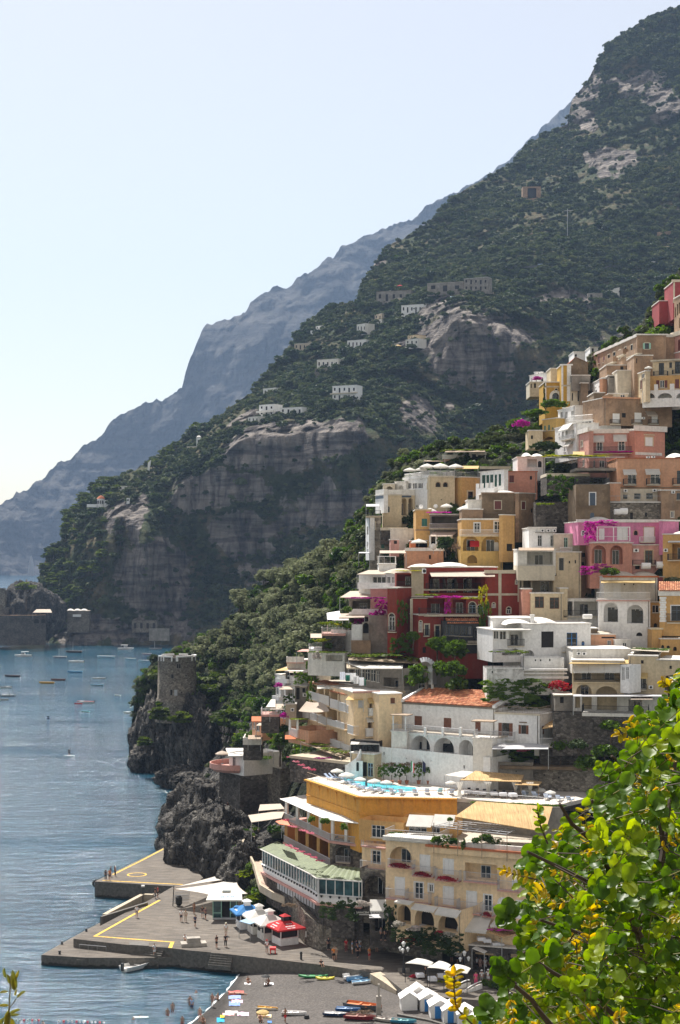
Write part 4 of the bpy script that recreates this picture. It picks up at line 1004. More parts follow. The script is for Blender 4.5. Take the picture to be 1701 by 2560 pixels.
# ---- the long brown house on the skyline of the town
Hs=Ac('long_house','long weathered brown house with a green shutter and a stepped side wall',1150,1432,735,952,BG,Y=285,dep=7,base=5,roof=Cb)
Hs.win(1224,812,1264,870,'op','mint',trim=Bb);Hs.Aw(722,735,A8,.25);Hs.Av()
L2=Hs.At(715,1152,842,985,BG,Y=300,dY=-29,dep=8,base=3,roof=None)
L2.Au([(862,925,884,960),(914,900,936,938),(968,880,988,965),(1026,852,1046,940),(1086,830,1106,925)],Be,Bx,trim=Bb);L2.win(1132,805,1152,910,Be,'mint')
L2.Au([(768,940,782,1010),(815,945,832,1000)],BB,Cl)
for a,c_ in((820,910),(945,1010),(1040,1150)):L2.Ax(a,c_,880 if a>900 else 960,930 if a>900 else 1010,.9,'solid',BG)
o=MB();n_=14
for k in range(n_):
 x0,x1=715+437*k/n_,715+437*(k+1)/n_;y=926-196*(k+.5)/n_;a,z0=L2.q(x0,842);c_,_=L2.q(x1,842);z=L2.q((x0+x1)/2,y)[1]
 o.box((a,-.2,z-.32),(c_+.02,8,z+.12+.08*(k%2)))
L2.AD('stepped_coping',o,M_(Cb))
L2.h=L2.q(1150,730)[1]-.35
L2.Av(top=False)
L3=Ac('house','brown crumbling house with barred openings under the long brown house',850,1160,1030,1180,BG,Y=292,dep=8,base=3)
L3.Au([(985,1040,1015,1085),(1040,1010,1075,1075),(1085,990,1110,1060)],Bd).Av()
Ac('house_wall','tall narrow brown wall with a dark slit door below the green shutter',1120,1300,935,1310,BG,Y=281,dep=7,cat=BQ).Au([(1160,1175,1180,1265),(1140,960,1150,1010)],Bd).Av()
Ac('house','plain cream wall block between the brown ruins and the slit wall',955,1130,1082,1280,Bb,Y=284,dep=5).win(1108,1130,1120,1230,Bd).Av()
Hs=Ac('house','grey streaked block with vertical stains below the brown house',870,1082,1132,1290,Bm,Y=287,dep=7);Hs.Au([(880,1140,1068,1150)],Bd,deep=.3);Hs.Av()
Hs=Ac(Bz,'small bright white house with a row of narrow windows and a peach side',668,812,1195,1340,A7,Y=296,dY=-14,dep=9)
Hs.Au([(690,1290,706,1345),(740,1270,754,1310),(780,1265,792,1305)],Be,Bx);Hs.Au([(705,1255,715,1270),(738,1240,748,1255),(772,1232,782,1246)],Bd);Hs.Av()
Hs.At(812,875,1165,1330,BW,Y=288.5,dY=1,dep=8).Av()
# ---- yellow church-like house
Hs=Ac('yellow_house','golden yellow house with white bands and a big arched blue window',248,408,1197,1425,'gold',Y=303,dep=9,base=3)
Hs.win(318,1298,384,1392,Be,Bx,arch=1,trim=A7,tw=.5);Hs.win(345,1255,370,1288,Bd,arch=1,trim=Bb)
Hs.Aw(1188,1197,A7,.2).Aw(1230,1245,Bb,.05,name=Bh).Aw(1388,1400,A7,.12,name=Bh).Aw(1197,1425,A7,.05,248,260,BZ);Hs.Av()
T2=Hs.At(408,502,1030,1380,'gold',Y=300,dep=6,part='tower');T2.Aw(1018,1030,A7,.3).Aw(1220,1235,Bb,.06,name=Bh).Aw(1030,1380,A7,.05,408,426,BZ).Aw(1030,1380,A7,.05,462,502,BZ);T2.win(480,1130,490,1180,Bd);T2.Av()
B2=Ac('gabled_house','dark brown gable end standing behind the yellow tower',500,668,1000,1130,BU,Y=304,dep=10,base=3);B2.Av(False)
g0,g1,gm=B2.q(500,1000),B2.q(668,1000),B2.q(545,952)
B2.AD('gable',MB().add([(0,0,B2.h),(B2.w,0,B2.h),(gm[0],0,gm[1]),(0,10,B2.h),(B2.w,10,B2.h),(gm[0],10,gm[1])],[(0,1,2),(3,5,4)]),B2.mat)
B2.AD('roof',MB().add([(-.2,-.2,B2.h),(gm[0],-.2,gm[1]+.1),(B2.w+.2,-.2,B2.h-.1),(-.2,10,B2.h),(gm[0],10,gm[1]+.1),(B2.w+.2,10,B2.h-.1)],[(0,1,4,3),(1,2,5,4)]),AP(BH))
Ac('house','grey white curved block below the dark brown gable',510,690,1130,1200,Bm,Y=298,dep=6).Av()
Ac('house','pale green-grey house with dark slit windows behind a cypress',500,600,1205,1375,Bb,Y=299,dep=6).Au([(510,1300,522,1375),(566,1280,580,1380),(486,1300,494,1360)],Bd).Av()
Ac('house','brown wall with a stair parapet left of the small white house',596,670,1205,1345,BU,Y=297,dep=5).Av()
Ac('house','pale cream cottage behind the yellow house',303,410,1062,1130,Bq,Y=309,dep=6).Av()
Hs=Ac('white_villa','small white villa with two chimneys at the edge of the rock above the trees',96,292,1118,1195,A7,Y=318,dY=-6,dep=8);Hs.Au([(112,1150,122,1190),(155,1152,166,1192),(205,1155,230,1192)],Bd);Hs.chim(150,1092,1118).chim(197,1092,1118);Hs.Av()
V2=Hs.At(98,240,1195,1262,Bb,Y=316,dep=6);V2.Au([(108,1210,118,1250),(140,1205,160,1250)],Bd);V2.Av()
Hs=Ac(Bz,'white flat house with a chimney block on the slope left of the long brown house',530,640,900,950,A7,Y=322,dep=7);Hs.win(540,920,560,945,Bd);Hs.Av()
Hs=Ac(Bz,'white house with a square porch just above the other flat white house',690,765,855,905,A7,Y=324,dep=7);Hs.win(705,862,725,900,Bd);Hs.Av()
# ---- right: cream house over arcade
Hs=Ac('cream_house','cream house with tall black doors over an ochre floor and a white arcade',1300,1700,985,1125,Bq,Y=277,dY=-3,dep=9)
Hs.Au([(1362,1005,1412,1122),(1518,990,1570,1108),(1620,985,1660,1100)],Be,Bk);Hs.win(1463,1000,1490,1055,Be,Bk)
Hs.Aw(968,985,Bb,.3);Hs.Ax(1305,1440,1085,1128,.9,Bl,Bk);Hs.Ax(1490,1690,1070,1112,.9,Bl,Bk);Hs.Av()
G2=Hs.At(1228,1700,1128,1262,BN,Y=276,dY=-3,dep=8);G2.Au([(1370,1175,1415,1250)],Be);G2.Au([(1335,1175,1366,1250),(1418,1175,1445,1250),(1520,1165,1560,1255)],BB,Cl);G2.Av(False)
A2=Hs.At(1200,1700,1268,1350,A7,Y=274,dY=-3,dep=6);A2.Au([(1215,1300,1320,1350),(1350,1300,1490,1350),(1530,1290,1690,1350)],Bf,arch=1,deep=2);A2.Av(False)
for a,c_ in((1316,1350),(1470,1510)):A2.AD('white_planter',MB().box((A2.q(a,1268)[0],-.1,A2.h),(A2.q(c_,1268)[0],.5,A2.h+1.0)),M_(A6))
W2=Hs.At(1160,1232,1100,1315,Bq,Y=276,dY=-4,dep=6);W2.win(1180,1175,1200,1262,BB,'wood',trim=Bb);W2.win(1190,1108,1222,1155,Be);W2.Av()
Af('white domed parasol on the cream terrace above the white arcade',1260,1037,38,278)
# ---- brown peach house and roofs
Hs=Ac('brown_house','weathered brown-peach house with stained wall and white shuttered doors',820,1490,1362,1625,BG,Y=277,dY=4,dep=8,base=0)
Hs.Aw(1345,1362,BW,.25);Hs.Au([(908,1500,978,1590),(1122,1492,1192,1585),(1290,1530,1350,1590)],BB,A6,trim=BG);Hs.awn(1252,1352,1480,1530,1.0,Bp)
for a in(905,1118,1280):Hs.Ax(a-6,a+84,1560,1600,.7,Bl,Bk)
Hs.AC(1198,1535,1225,1555);Hs.win(1000,1495,1040,1540,Bd,arch=0);Hs.Av()
Hs.chim(882,1318,1360,1.0)
Ac('roof_house','low brown house with a pale tent roof among the rooftops',725,830,1300,1480,BU,Y=279,dep=7).Au([(790,1370,815,1420),(745,1440,760,1480)],Bd).Av()
Ac('roof_house','pale pyramid roofed room standing on the rooftops below the grey streaked block',870,1060,1310,1365,Bb,Y=278,dep=6).Au([(985,1315,1030,1350)],Be).Av()
# ---- white terraces with pergolas
Hs=Ac(Bz,'bright white stacked house with blue-white awnings beside the yellow houses',375,540,1452,1660,A7,Y=290,dY=-10,dep=8)
Hs.Au([(395,1480,420,1560),(440,1480,470,1550),(500,1470,530,1545)],Be,A6);Hs.chim(425,1440,1470);Hs.Av()
Hs.At(540,660,1430,1545,Bb,Y=288,dep=6,roof=AP(BH)).Au([(575,1460,610,1530),(640,1450,660,1530)],Bd).Av()
Hs.At(655,730,1405,1545,BG,Y=286,dep=6,roof=AP(BH)).Au([(690,1445,703,1490),(708,1445,718,1490)],Bd,arch=1).Av()
fr(1300,1050,.2557)
W3=Hs.At(470,830,8,330,A7,Y=280,dY=-6,dep=9);W3.Au([(600,0,700,35),(715,0,760,35)],Be)
W3.Au([(410,100,430,190),(480,90,500,170)],Be);W3.Aw(30,45,A8,.3,name=Bh);W3.AA(.9,A6);W3.Av()
W4=Hs.At(345,560,60,320,A7,Y=282,dY=-12,dep=8);W4.Au([(412,110,432,190),(450,100,470,185),(512,90,530,170),(430,240,450,310),(380,130,392,160)],Be,A6);W4.awn(372,470,50,110,1.0,Bj);W4.awn(420,480,215,265,.8,Bj);W4.Ax(400,500,150,190,.8,Bl,A6);W4.Av()
W3.AC(520,250,560,285)
Hs=Ac('yellow_house','small lemon yellow house with three dark windows above the clipped dark tree',222,358,-8,190,'yellow',Y=292,dY=-4,dep=8);Hs.Au([(238,55,255,100),(278,48,295,100),(318,70,330,102)],BB,'green');Hs.Aw(100,108,Bq,.15,name=Bh);Hs.win(240,165,330,192,Bf,arch=1);Hs.Av()
Hs.At(88,225,105,200,Bq,Y=290,dep=5).Au([(110,150,130,185)],Bd).Av()
# ---- pink house with quoins
Hs=Ac('pink_house','big salmon pink house with white corner blocks and two pale awnings over doors',672,1128,125,375,By,Y=271,dY=-1,dep=11,base=2,roof=Cb)
Hs.Aw(88,130,A8,.3);Hs.Ay(648,684,140,460,13);Hs.Ay(1094,1128,112,370,11)
Hs.Au([(755,212,808,300),(968,205,1026,300)],Be,A6,trim=A7);Hs.awn(700,828,150,222,1.1);Hs.awn(918,1048,140,215,1.1)
Hs.Ax(722,1108,262,322,.9,Bl,Bk,flowers='magmat');Hs.Av()
B3=Hs.At(1128,1420,112,370,'salmon',Y=270.5,dY=3,dep=10);B3.Aw(58,112,A8,.3);B3.win(1228,168,1302,252,BB,A6,trim=Bq);B3.Aw(140,152,Bq,.1,1212,1318,'lintel');B3.Aw(318,345,A8,.06,1130,1390,Bh);B3.Av()
B4=Hs.At(570,676,125,450,By,Y=273,dY=-7,dep=8);B4.Aw(88,130,A8,.3);B4.win(598,205,620,262,Be,trim=Bb);B4.win(610,388,632,455,Be);B4.Av()
C4=Hs.At(676,1020,368,470,By,Y=270,dep=4);C4.Au([(690,395,740,465),(780,395,830,465),(850,400,880,460)],Be,A6);C4.Av()
# restaurant terraces in front
t=Ag('restaurant_terrace','restaurant terrace with dark tables under a yellow-green vine roof',262,690,520,262,8,Bb,.5,skirt=3.5)
t2=Ag('restaurant_terrace','dark upper restaurant terrace running below the salmon pink house',552,985,470,259,7,Bm,.4,rail=Bl)
t3=Ag('restaurant_terrace','lower restaurant terrace with dark railing on top of the brown block house',552,880,628,255,7,Bm,.4,rail=Bl)
Ae('vine_pergola','yellow-green vine canopy roofing the restaurant terrace below the salmon house',[PY(250,372,261),PY(838,368,260),PY(825,345,268),PY(260,348,268)],Bk,posts=[(0,2.6),(1,2.6)],cat=BF,pm=Bk,bars=9)
q=PY(545,352,264);Ah('vine_roof','bright yellow-green vine spread over the restaurant pergola',(q.x,q.y,q.z),4.9,2.6,.4,'lime',cat=Bo,rz=0)
Ad(Bc,'cream awning beside the white house over the vine terrace',520,635,308,345,272,268,BP,1.6)
# ---- peach restaurant house
Hs=Ac('peach_house','long peach house with two white half awnings over iron balconies',955,1700,378,668,BW,Y=258,dY=0,dep=10,roof=AP(BH))
Hs.Au([(1058,530,1140,625),(1280,525,1372,625)],Be,A6);Hs.win(1538,495,1580,622,Be,Bx,trim=BW)
Hs.awn(1018,1145,482,540,1.0);Hs.awn(1236,1378,478,538,1.0);Hs.Ax(1020,1140,575,630,.8);Hs.Ax(1246,1376,572,630,.8);Hs.Ax(1505,1640,568,630,.9)
Hs.Aw(655,668,BG,.1,name=Bh);Hs.Az(1500,1640,312);Hs.AC(1240,355,1275,372).AC(1290,352,1325,370);Hs.Av()
L4=Hs.At(885,1385,672,810,Bb,Y=257,dep=6);L4.Au([(944,727,962,768),(1010,730,1054,772),(1362,735,1377,775)],Be,Bk);L4.Au([(1120,718,1182,772),(1238,716,1302,772)],Be,Bx);L4.AC(1016,678,1054,705).AC(1300,675,1338,702);L4.Av(False)
L5=Hs.At(1385,1700,690,985,BG,Y=254,dep=6);L5.Au([(1535,715,1570,780)],Be,Bx);L5.AC(1485,692,1520,718);L5.win(1478,895,1508,955,Be,trim=Bb);L5.Av()
L6=Hs.At(885,1400,808,1000,BO,Y=254.5,dep=5);L6.Au([(1080,905,1108,985),(1225,905,1248,945)],Bd);L6.AA(.9,BX,.9);L6.Av()
Hs.At(880,985,620,700,BW,Y=255,dep=5,part='bay').Av()
Hs=Ac('block_house','tall brown stained block house with one dark blue shutter in a white frame',550,885,632,1000,BU,Y=253.5,dep=9,base=3)
Hs.win(685,712,740,835,BB,Bx,trim=A7);Hs.win(690,905,730,965,BB,Bx,arch=1);Hs.Aw(843,852,BU,.12,name=Bh);Hs.Av(False)
# ---- dark garden gap and stone wall
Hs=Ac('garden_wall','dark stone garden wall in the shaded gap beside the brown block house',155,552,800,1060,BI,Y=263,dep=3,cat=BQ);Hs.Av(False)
# ---- salmon house and white glass house left of it
fr(900,1000,.2551)
Hs=Ac('salmon_house','salmon red house with one dark shutter above a white glazed porch',1415,1740,705,890,'salmon',Y=276,dep=9,roof=AP(BH))
Hs.win(1468,740,1512,808,BB,Cl);Hs.win(1668,745,1690,780,Bd);Hs.Av()
W5=Hs.At(1175,1415,700,850,A7,Y=278,dY=-8,dep=8,part='glazed_porch');W5.Au([(1196,735,1232,862),(1238,735,1270,862),(1275,730,1310,860),(1320,730,1345,850),(1360,725,1385,840)],Be,'green');W5.Av()
W6=Hs.At(1138,1320,865,985,A7,Y=274.5,dY=-5,dep=5);W6.Av(False)
for k,a in Ab((1138,1180,1230,1280)):W6.AD('pillar',MB().box((W6.q(a,900)[0],0,W6.h),(W6.q(a+16,900)[0],.4,W6.h+.9)),M_(A6))
Hs=Ac('brown_house','brown stained house with a red-brown shutter and a white barrel roof',1200,1520,920,1120,BU,Y=270,dep=9)
Hs.win(1322,990,1386,1070,BB,Cl,trim=Bb);Hs.Aw(905,920,BG,.2);Hs.Aw(1100,1112,BU,.2,name=Bh);Hs.Az(1320,1560,880);Hs.Av()
fr(1300,1050,.2557)
H2=Hs.At(-8,152,720,1110,BG,Y=269.5,dY=3,dep=8);H2.win(18,798,54,872,BB,Cl,trim=Bb);H2.Au([(110,865,132,905)],Bd);H2.Av()
Hs=Ac(Bz,'low white house with a wavy vaulted roof and dark arches by the clipped tree',-20,250,365,510,A7,Y=283,dep=8);Hs.Au([(75,380,170,460)],Bf);Hs.win(178,400,215,462,Bd,arch=1);Hs.Az(40,130,312).Az(130,245,320);Hs.Av()
# ---- orange hotel
fr(900,1000,.2551)
Hs=Ac('orange_hotel','yellow-orange hotel with two loggia arches, white balcony doors and a dark red awning',998,1400,1172,1330,BW,Y=265,dY=0,dep=9,base=0)
Hs.mat=AQ(BN);Hs.col=BN
Hs.Au([(1122,1205,1178,1300),(1318,1190,1386,1300)],Be,A6,trim=A7);Hs.Aw(1160,1176,A8,.25);Hs.Ax(985,1405,1272,1328,1.0,Bl,A6,Bq);Hs.Av()
O2=Hs.At(990,1402,1332,1600,'yellow',Y=265,dep=9,base=2);O2.Au([(1012,1335,1165,1478),(1192,1330,1372,1482)],Bf,arch=1,deep=1.8);O2.awn(1082,1172,1380,1440,.8,'redcloth');O2.win(1055,1520,1150,1600,Bf,arch=1)
a,z=O2.q(1320,1395,-1.7);c_,z1=O2.q(1372,1480,-1.7);O2.AD('door',MB().box((a,1.68,z1),(c_,1.76,z)),M_(A6));O2.Av(False)
O3=Hs.At(1402,1518,1130,1500,BN,Y=264,dY=2,dep=9);O3.win(1440,1410,1500,1480,Bd);O3.Av()
O4=Hs.At(1000,1205,1075,1172,BG,Y=268,dep=6);O4.Aw(1060,1075,A7,.2,1065,1180,Cn);O4.Av()
O5=Hs.At(1060,1200,985,1060,A8,Y=271,dep=5);O5.Av()
# ---- ochre house with green shutter and bougainvillea terrace
Hs=Ac('ochre_house','ochre house with a single green shutter beside the flowered terrace',550,700,1078,1360,BN,Y=276,dep=9)
Hs.win(607,1163,662,1236,BB,'green');Hs.Aw(1068,1082,Bq,.15);Hs.Aw(1268,1280,BG,.1,name=Bh);Hs.Av()
K=Hs.At(690,1000,1125,1260,Bm,Y=275,dep=7,part='terrace_room');K.Au([(705,1140,985,1215)],Bf,deep=2.5);K.Ax(682,1000,1212,1258,1.0,Bl,Ba);K.Av()
K2=Hs.At(690,1000,1262,1450,Bb,Y=276,dep=6);K2.Au([(700,1335,880,1445)],Bf,deep=2.5);K2.Av(False)
Ad(Bc,'cream awning on white columns below the flowered terrace',682,900,1272,1335,276,272,Bp,2.6,xb0=740,xb1=985)
for k,xx in Ab((690,752,900)):
 p=PY(xx,1440,272.4);z1=PY(xx,1330,272.4).z
 Hs.AD('column',MB().AF([(.28,0),(.2,.1),(.17,z1-p.z-.1),(.26,z1-p.z)],10,tuple(Hs.M.inverted()@p)),M_(A6))
# ---- cream villa with the big parasols, white wing, ochre end
Hs=Ac('cream_villa','tall cream villa with two small arched windows and a white side under white parasols',682,932,755,1062,Bq,Y=288,dY=1,dep=10,base=2)
Hs.Au([(746,808,790,853),(819,808,862,853)],Bd,arch=1,trim=BG,tw=.1);Hs.Aw(742,757,Bb,.2);Hs.win(795,972,806,982,Bd);Hs.AA(1.0,Ba);Hs.Av()
X1=Hs.At(932,996,755,1062,BG,Y=290,dep=8);X1.win(934,800,972,895,Bd,arch=1);X1.win(935,960,985,1030,Bd);X1.Av()
X2=Hs.At(996,1180,760,1010,BN,Y=289,dY=2,dep=9);X2.win(1060,897,1110,977,Be,Bk,trim=Bq,tw=.25);X2.AA(1.0,Bk);X2.Av()
X3=Hs.At(436,684,770,1070,A7,Y=293,dY=-10,dep=9);X3.Au([(452,812,505,872),(515,812,560,872),(568,812,618,868)],Be,A6);X3.win(655,812,668,880,Be);X3.Aw(748,772,A7,.25);X3.AA(.9,A6);X3.Av()
for n_,(x,y,r)in Ab(((490,662,66),(600,658,62),(660,622,82),(790,618,92),(940,624,80))):
 Af(['white parasol at the seaward end of the cream villa roof','second white parasol from the sea on the cream villa roof','big white parasol behind the railing left of the villa corner','largest white parasol in the middle of the cream villa roof','white parasol next to the yellow awning on the villa roof'][n_],x,y,r,291-n_*.4)
Ad(Bc,'pale yellow awning at the inland end of the villa roof',930,1160,645,672,292,288,BP,2,xb0=1010,xb1=1170)
# ---- cream tower house with loggia
Hs=Ac('cream_house','cream house with a tall double loggia and one arched window by the white wing',230,410,935,1240,Bq,Y=292,dep=8,base=2)
Hs.win(263,1042,292,1100,Be,Bk,arch=1,trim=Bb);Hs.Aw(925,937,Bb,.15);Hs.AB(.9,.2,A8);Hs.Av()
Y1=Hs.At(404,540,935,1240,Bq,Y=293,dY=1,dep=8);Y1.Au([(410,962,460,1128),(476,962,520,1128)],Bf,arch=1,deep=1.6);Y1.Au([(415,1152,460,1215),(478,1152,518,1215)],Bf,arch=1);Y1.Aw(937,955,Bx,.04,412,505,'dark_band');Y1.AB(.9,.2,A8);Y1.Av()
Y2=Hs.At(153,236,935,1030,A7,Y=294,dY=-5,dep=7);Y2.Aw(940,968,Bx,.04,156,232,'dark_band');Y2.AB(.9,.2,A8);Y2.Av()
Y3=Hs.At(232,345,825,892,Bb,Y=297,dep=5,part='roof_room');Y3.Au([(262,845,320,890)],Bf,arch=1);Y3.Av()
Y4=Hs.At(345,450,805,892,A8,Y=297,dY=-2,dep=5,part='roof_room');Y4.Au([(372,835,430,890)],Bf,arch=1);Y4.Av()
# ---- grey block house
Hs=Ac('stone_house','narrow grey stone block house with blue shutters at the town edge',100,206,1140,1600,'block',Y=289,dep=7,base=3)
Hs.win(112,1196,152,1268,Be,trim=Bb);Hs.win(120,1382,146,1455,BB,Bx);Hs.Av()
Z1_=Hs.At(58,102,1140,1490,A7,Y=291,dY=-5,dep=6);Z1_.win(70,1240,84,1320,Bd);Z1_.win(68,1390,84,1455,Be);Z1_.Av(False)
Z2=Hs.At(205,305,1318,1600,'block',Y=288,dep=6);Z2.win(210,1382,240,1455,BB,'green');Z2.Av()
Z3=Hs.At(300,560,1268,1480,A8,Y=284,dep=6);Z3.Au([(335,1375,365,1410)],Bd);Z3.Av()
Ad(Bc,'dark framed glass canopy over the balcony of the grey stone house',62,190,1020,1042,292,288.5,Ba,2.2)
tt=Ag(BC,'narrow railed terrace on top of the grey stone house',62,206,1135,288.4,5,BR,.3,rail=Bl)
t4=Ag(BC,'planted terrace with white pots between the stone house and the loggia house',205,470,1250,285,5,Bb,.5,skirt=3)
# ---- top villa garden terrace
Hs=Ac('villa','small peach villa with a flowered roof pergola on the highest terrace',825,1085,578,645,BW,Y=312,dep=9,base=3);Hs.Aw(538,580,A8,.3,name='balcony');Hs.Av()
Hs.At(1075,1260,520,640,A8,Y=311,dep=7).Au([(1100,530,1140,600),(1160,540,1200,610)],Bd).Av()
Ae(BF,'pergola with yellow-green plants on the roof of the small peach villa',[PY(835,510,308),PY(1230,505,306),PY(1220,485,314),PY(850,488,314)],BJ,posts=[(0,2.3),(1,2.3)],cat=BF,bars=7)
q=PY(1020,492,311);Ah('vine_roof','yellow-green vine on the pergola of the small peach villa',(q.x,q.y,q.z),3.9,2.4,.5,Bo,cat=Bo,rz=0)
Ad('flat_roof','thin dark flat roof jutting out beside the small peach villa',630,830,585,600,318,312,BJ,1.5)
Ag('garden_terrace','garden terrace with chairs and a sloping stair above the salmon house',1180,1740,650,300,8,Bb,.5,rail=Bl,skirt=3)
# ---- peach flat house
Hs=Ac('peach_house','long low peach house with a flat roof and white satellite dishes',455,820,1478,1620,BW,Y=271,dep=9)
Hs.win(678,1520,698,1558,Bd);Hs.Aw(1448,1480,A8,.2,name=Cn);Hs.Av()
Hs.At(495,662,1382,1450,BH,Y=276,dep=4).Av()
Hs.At(300,385,1372,1450,By,Y=277,dep=5).win(335,1378,365,1410,Bd).Av()
for k,(x,y,r)in Ab(((722,1440,34),(788,1445,25),(600,1045,22),(745,1043,22))):
 p=PY(x,y,270 if k<2 else 284);t=Ai('satellite_dish',['large white satellite dish on the flat peach roof','smaller white satellite dish at the end of the flat peach roof','grey satellite dish below the white villa wing','white satellite dish below the cream villa wall'][k],'satellite dish',p)
 rr=r*FR[2]*p.y/F_;MB().AF([(0,.12),(rr*.5,.06),(rr,-.1),(rr*.97,-.12),(0,.08)],14).AE('dish',M_(A6),t,MRo(R(100),4,'X'));MB().bar((0,.1,0),(0,.15,-rr-.6),.04).AE('post',M_(BX),t)
for n_,(x,y,r,Y_)in Ab(((850,1015,62,280),(1040,1030,100,274),(690,1058,66,280),(580,1360,82,272))):
 Af(['round white parasol beside the satellite dishes under the cream villa','wide white parasol over the roof of the orange hotel','flat white parasol above the ochre house','white parasol on the peach roof by the white columns'][n_],x,y,r,Y_)
Ad(Bc,'white awning on posts above the seaward end of the peach house',195,455,1475,1500,275,270,Bp,2.4)
Ad('glass_canopy','small green-framed glass shelter at the seaward edge below the stone house',-10,95,1490,1500,290,287,Ba,2.5)
# ---- white and cream houses beside the pink villa
fr(1300,1050,.2557)
Hs=Ac(Bz,'white house with three air conditioners in a row under its eave',90,345,1060,1262,A7,Y=255,dep=9)
Hs.Au([(176,1128,218,1235),(300,1130,338,1235)],Be,Ba,trim=A7);Hs.Aw(1045,1062,A8,.25);Hs.Aw(1098,1104,Bm,.3,150,345,'shelf')
for a in(205,262,322):Hs.AC(a,1068,a+36,1096)
Hs.Av()
w=Hs.At(335,585,1118,1300,Bb,Y=254,dep=8);w.win(432,1150,470,1252,Be,'mint');w.Au([(545,1180,555,1215),(560,1180,570,1215)],Bd,arch=1);w.Ax(400,515,1245,1285,.8,Bl,A6);w.Av()
w=Hs.At(330,600,1295,1580,Bq,Y=251,dep=8,base=3);w.Au([(385,1350,430,1470)],Be,Bk,trim=Bb);w.Au([(480,1378,495,1402),(538,1370,552,1402),(268+70,1500,360,1525)],Bd);w.Av()
w=Hs.At(-20,352,1270,1425,A8,Y=250.5,dep=6);w.Au([(72,1288,325,1415)],Bf,arch=0,deep=2.5);w.Av()
w=Hs.At(-20,345,1425,1570,Bb,Y=250,dep=6,base=0);w.Av(False)
Ad(Bc,'thin brown flat canopy over the arched white porch below the air conditioners',-10,335,1248,1275,251,247,BJ,None)
w=Hs.At(588,700,1150,1600,BG,Y=254,dep=6,base=4);w.Au([(605,1390,630,1420),(610,1300,660,1340)],Bd);w.Av()
# ---- pink villa
Hs=Ac('pink_villa','bright pink villa with a white glazed porch and a magenta bougainvillea',572,1400,1000,1225,'pink',Y=250.5,dY=1,dep=10,base=0)
Hs.Aw(972,1001,A8,.3);Hs.win(608,1085,636,1130,Be,trim=A7,arch=1);Hs.win(1215,1048,1316,1192,BB,A6,trim=By);Hs.win(1118,1082,1154,1126,Bd,arch=1,trim=By);Hs.win(775,1060,830,1170,BB,A6);Hs.win(960,1058,1050,1175,BB,A6,trim=A7)
Hs.Ax(1182,1326,1142,1192,.8,Bl,A6);Hs.Ax(722,1080,1140,1192,1.8,Cg,A6,A8)
P1=MB();a0,z0=Hs.q(760,1050,1.8);a1,_=Hs.q(1078,1050,1.8);_,zb_=Hs.q(900,1185,1.8)
for xx in(a0,a0+(a1-a0)/2,a1):P1.box((xx-.06,-1.8,zb_),(xx+.06,-1.68,z0))
P1.box((a0-.06,-1.8,z0),(a1+.06,-1.7,z0+.12)).box((a0-.06,-1.7,z0),(a0+.06,0,z0+.12)).box((a1-.06,-1.7,z0),(a1+.06,0,z0+.12));Hs.AD('porch_frame',P1,M_(A6))
Hs.Az(700,935,936).tank(925,985,925,.45).tank(985,1052,922,.5);Hs.Av()
w=Hs.At(1400,1556,990,1225,'pink',Y=249.5,dY=2,dep=9);w.Aw(975,991,A8,.25);w.Av()
w=Hs.At(690,1100,1202,1460,'salmon',Y=249,dep=8,base=3);w.Au([(706,1225,845,1402),(884,1225,1010,1412)],Bf,arch=1,deep=1.6);w.Aw(1196,1206,A8,.2,name=Bh);w.Av(False)
w=Hs.At(1098,1400,1225,1480,By,Y=249.5,dep=8,base=3);w.win(1226,1275,1300,1408,Be,'wood',trim=Bq);w.AC(1112,1258,1166,1292);w.Ax(1110,1330,1370,1415,.7);w.win(1130,1425,1175,1460,Bd);w.Av()
Hs=Ac('ochre_house','ochre yellow house with a dark recessed balcony at the right edge below the pink villa',1400,1700,1120,1470,BN,Y=246,dY=-2,dep=9,base=3)
Hs.Au([(1490,1215,1600,1360)],Bf,deep=1.6);Hs.awn(1450,1640,1180,1200,.8,Ba);Hs.Ax(1445,1640,1310,1370,.8);Hs.AC(1408,1258,1448,1290);Hs.Az(1470,1640,1078);Hs.Av()
# ---- white villa with two big arches
fr(1250,1400,.2876)
Hs=Ac('arched_villa','white villa with two big loggia arches under a railed upper terrace',860,1310,345,725,A7,Y=242,dY=-1,dep=10,base=2)
Hs.Au([(905,370,1030,540),(1108,390,1250,552)],Bf,arch=1,deep=2);Hs.win(1188,630,1240,662,Bd,arch=1);Hs.Ax(842,1304,282,350,.5,Bl,A6,By);Hs.Av()
for(x0,y0,x1,y1)in((965,430,1028,535),(1172,440,1250,548)):
 a,z1=Hs.q(x0,y0,-1.95);c_,z0=Hs.q(x1,y1,-1.95);Hs.AD('glass_door',MB().box((a,1.9,z0),(c_,1.96,z1)),M_(Cg))
w=Hs.At(905,1372,152,345,A8,Y=245,dep=9);w.Au([(995,210,1045,325),(1205,215,1265,335)],BB,A6,trim=A7);w.Au([(1080,205,1092,218),(1160,205,1172,218)],Bd);w.Aw(138,152,BH,.2);w.Az(960,1210,95,BY).Az(1190,1400,98,BY).tank(1235,1310,80,.5).tank(1365,1460,75,.55);w.Av()
Ad(Bc,'long yellow awning over the upper terrace of the arched white villa',880,1352,176,198,245,241.5,BP,2)
w=Hs.At(1370,1600,150,360,'maroon',Y=247,dep=8,roof=BY);w.Av()
w=Hs.At(1300,1400,370,700,BN,Y=243,dep=7);w.win(1326,393,1384,460,Be,A6);w.win(1340,550,1370,585,Bd,arch=1);w.Av()
Hs=Ac('yellow_house','yellow house with white corner blocks under a red tiled roof at the right edge',1390,1700,275,545,BN,Y=238,dY=-1,dep=9,base=2)
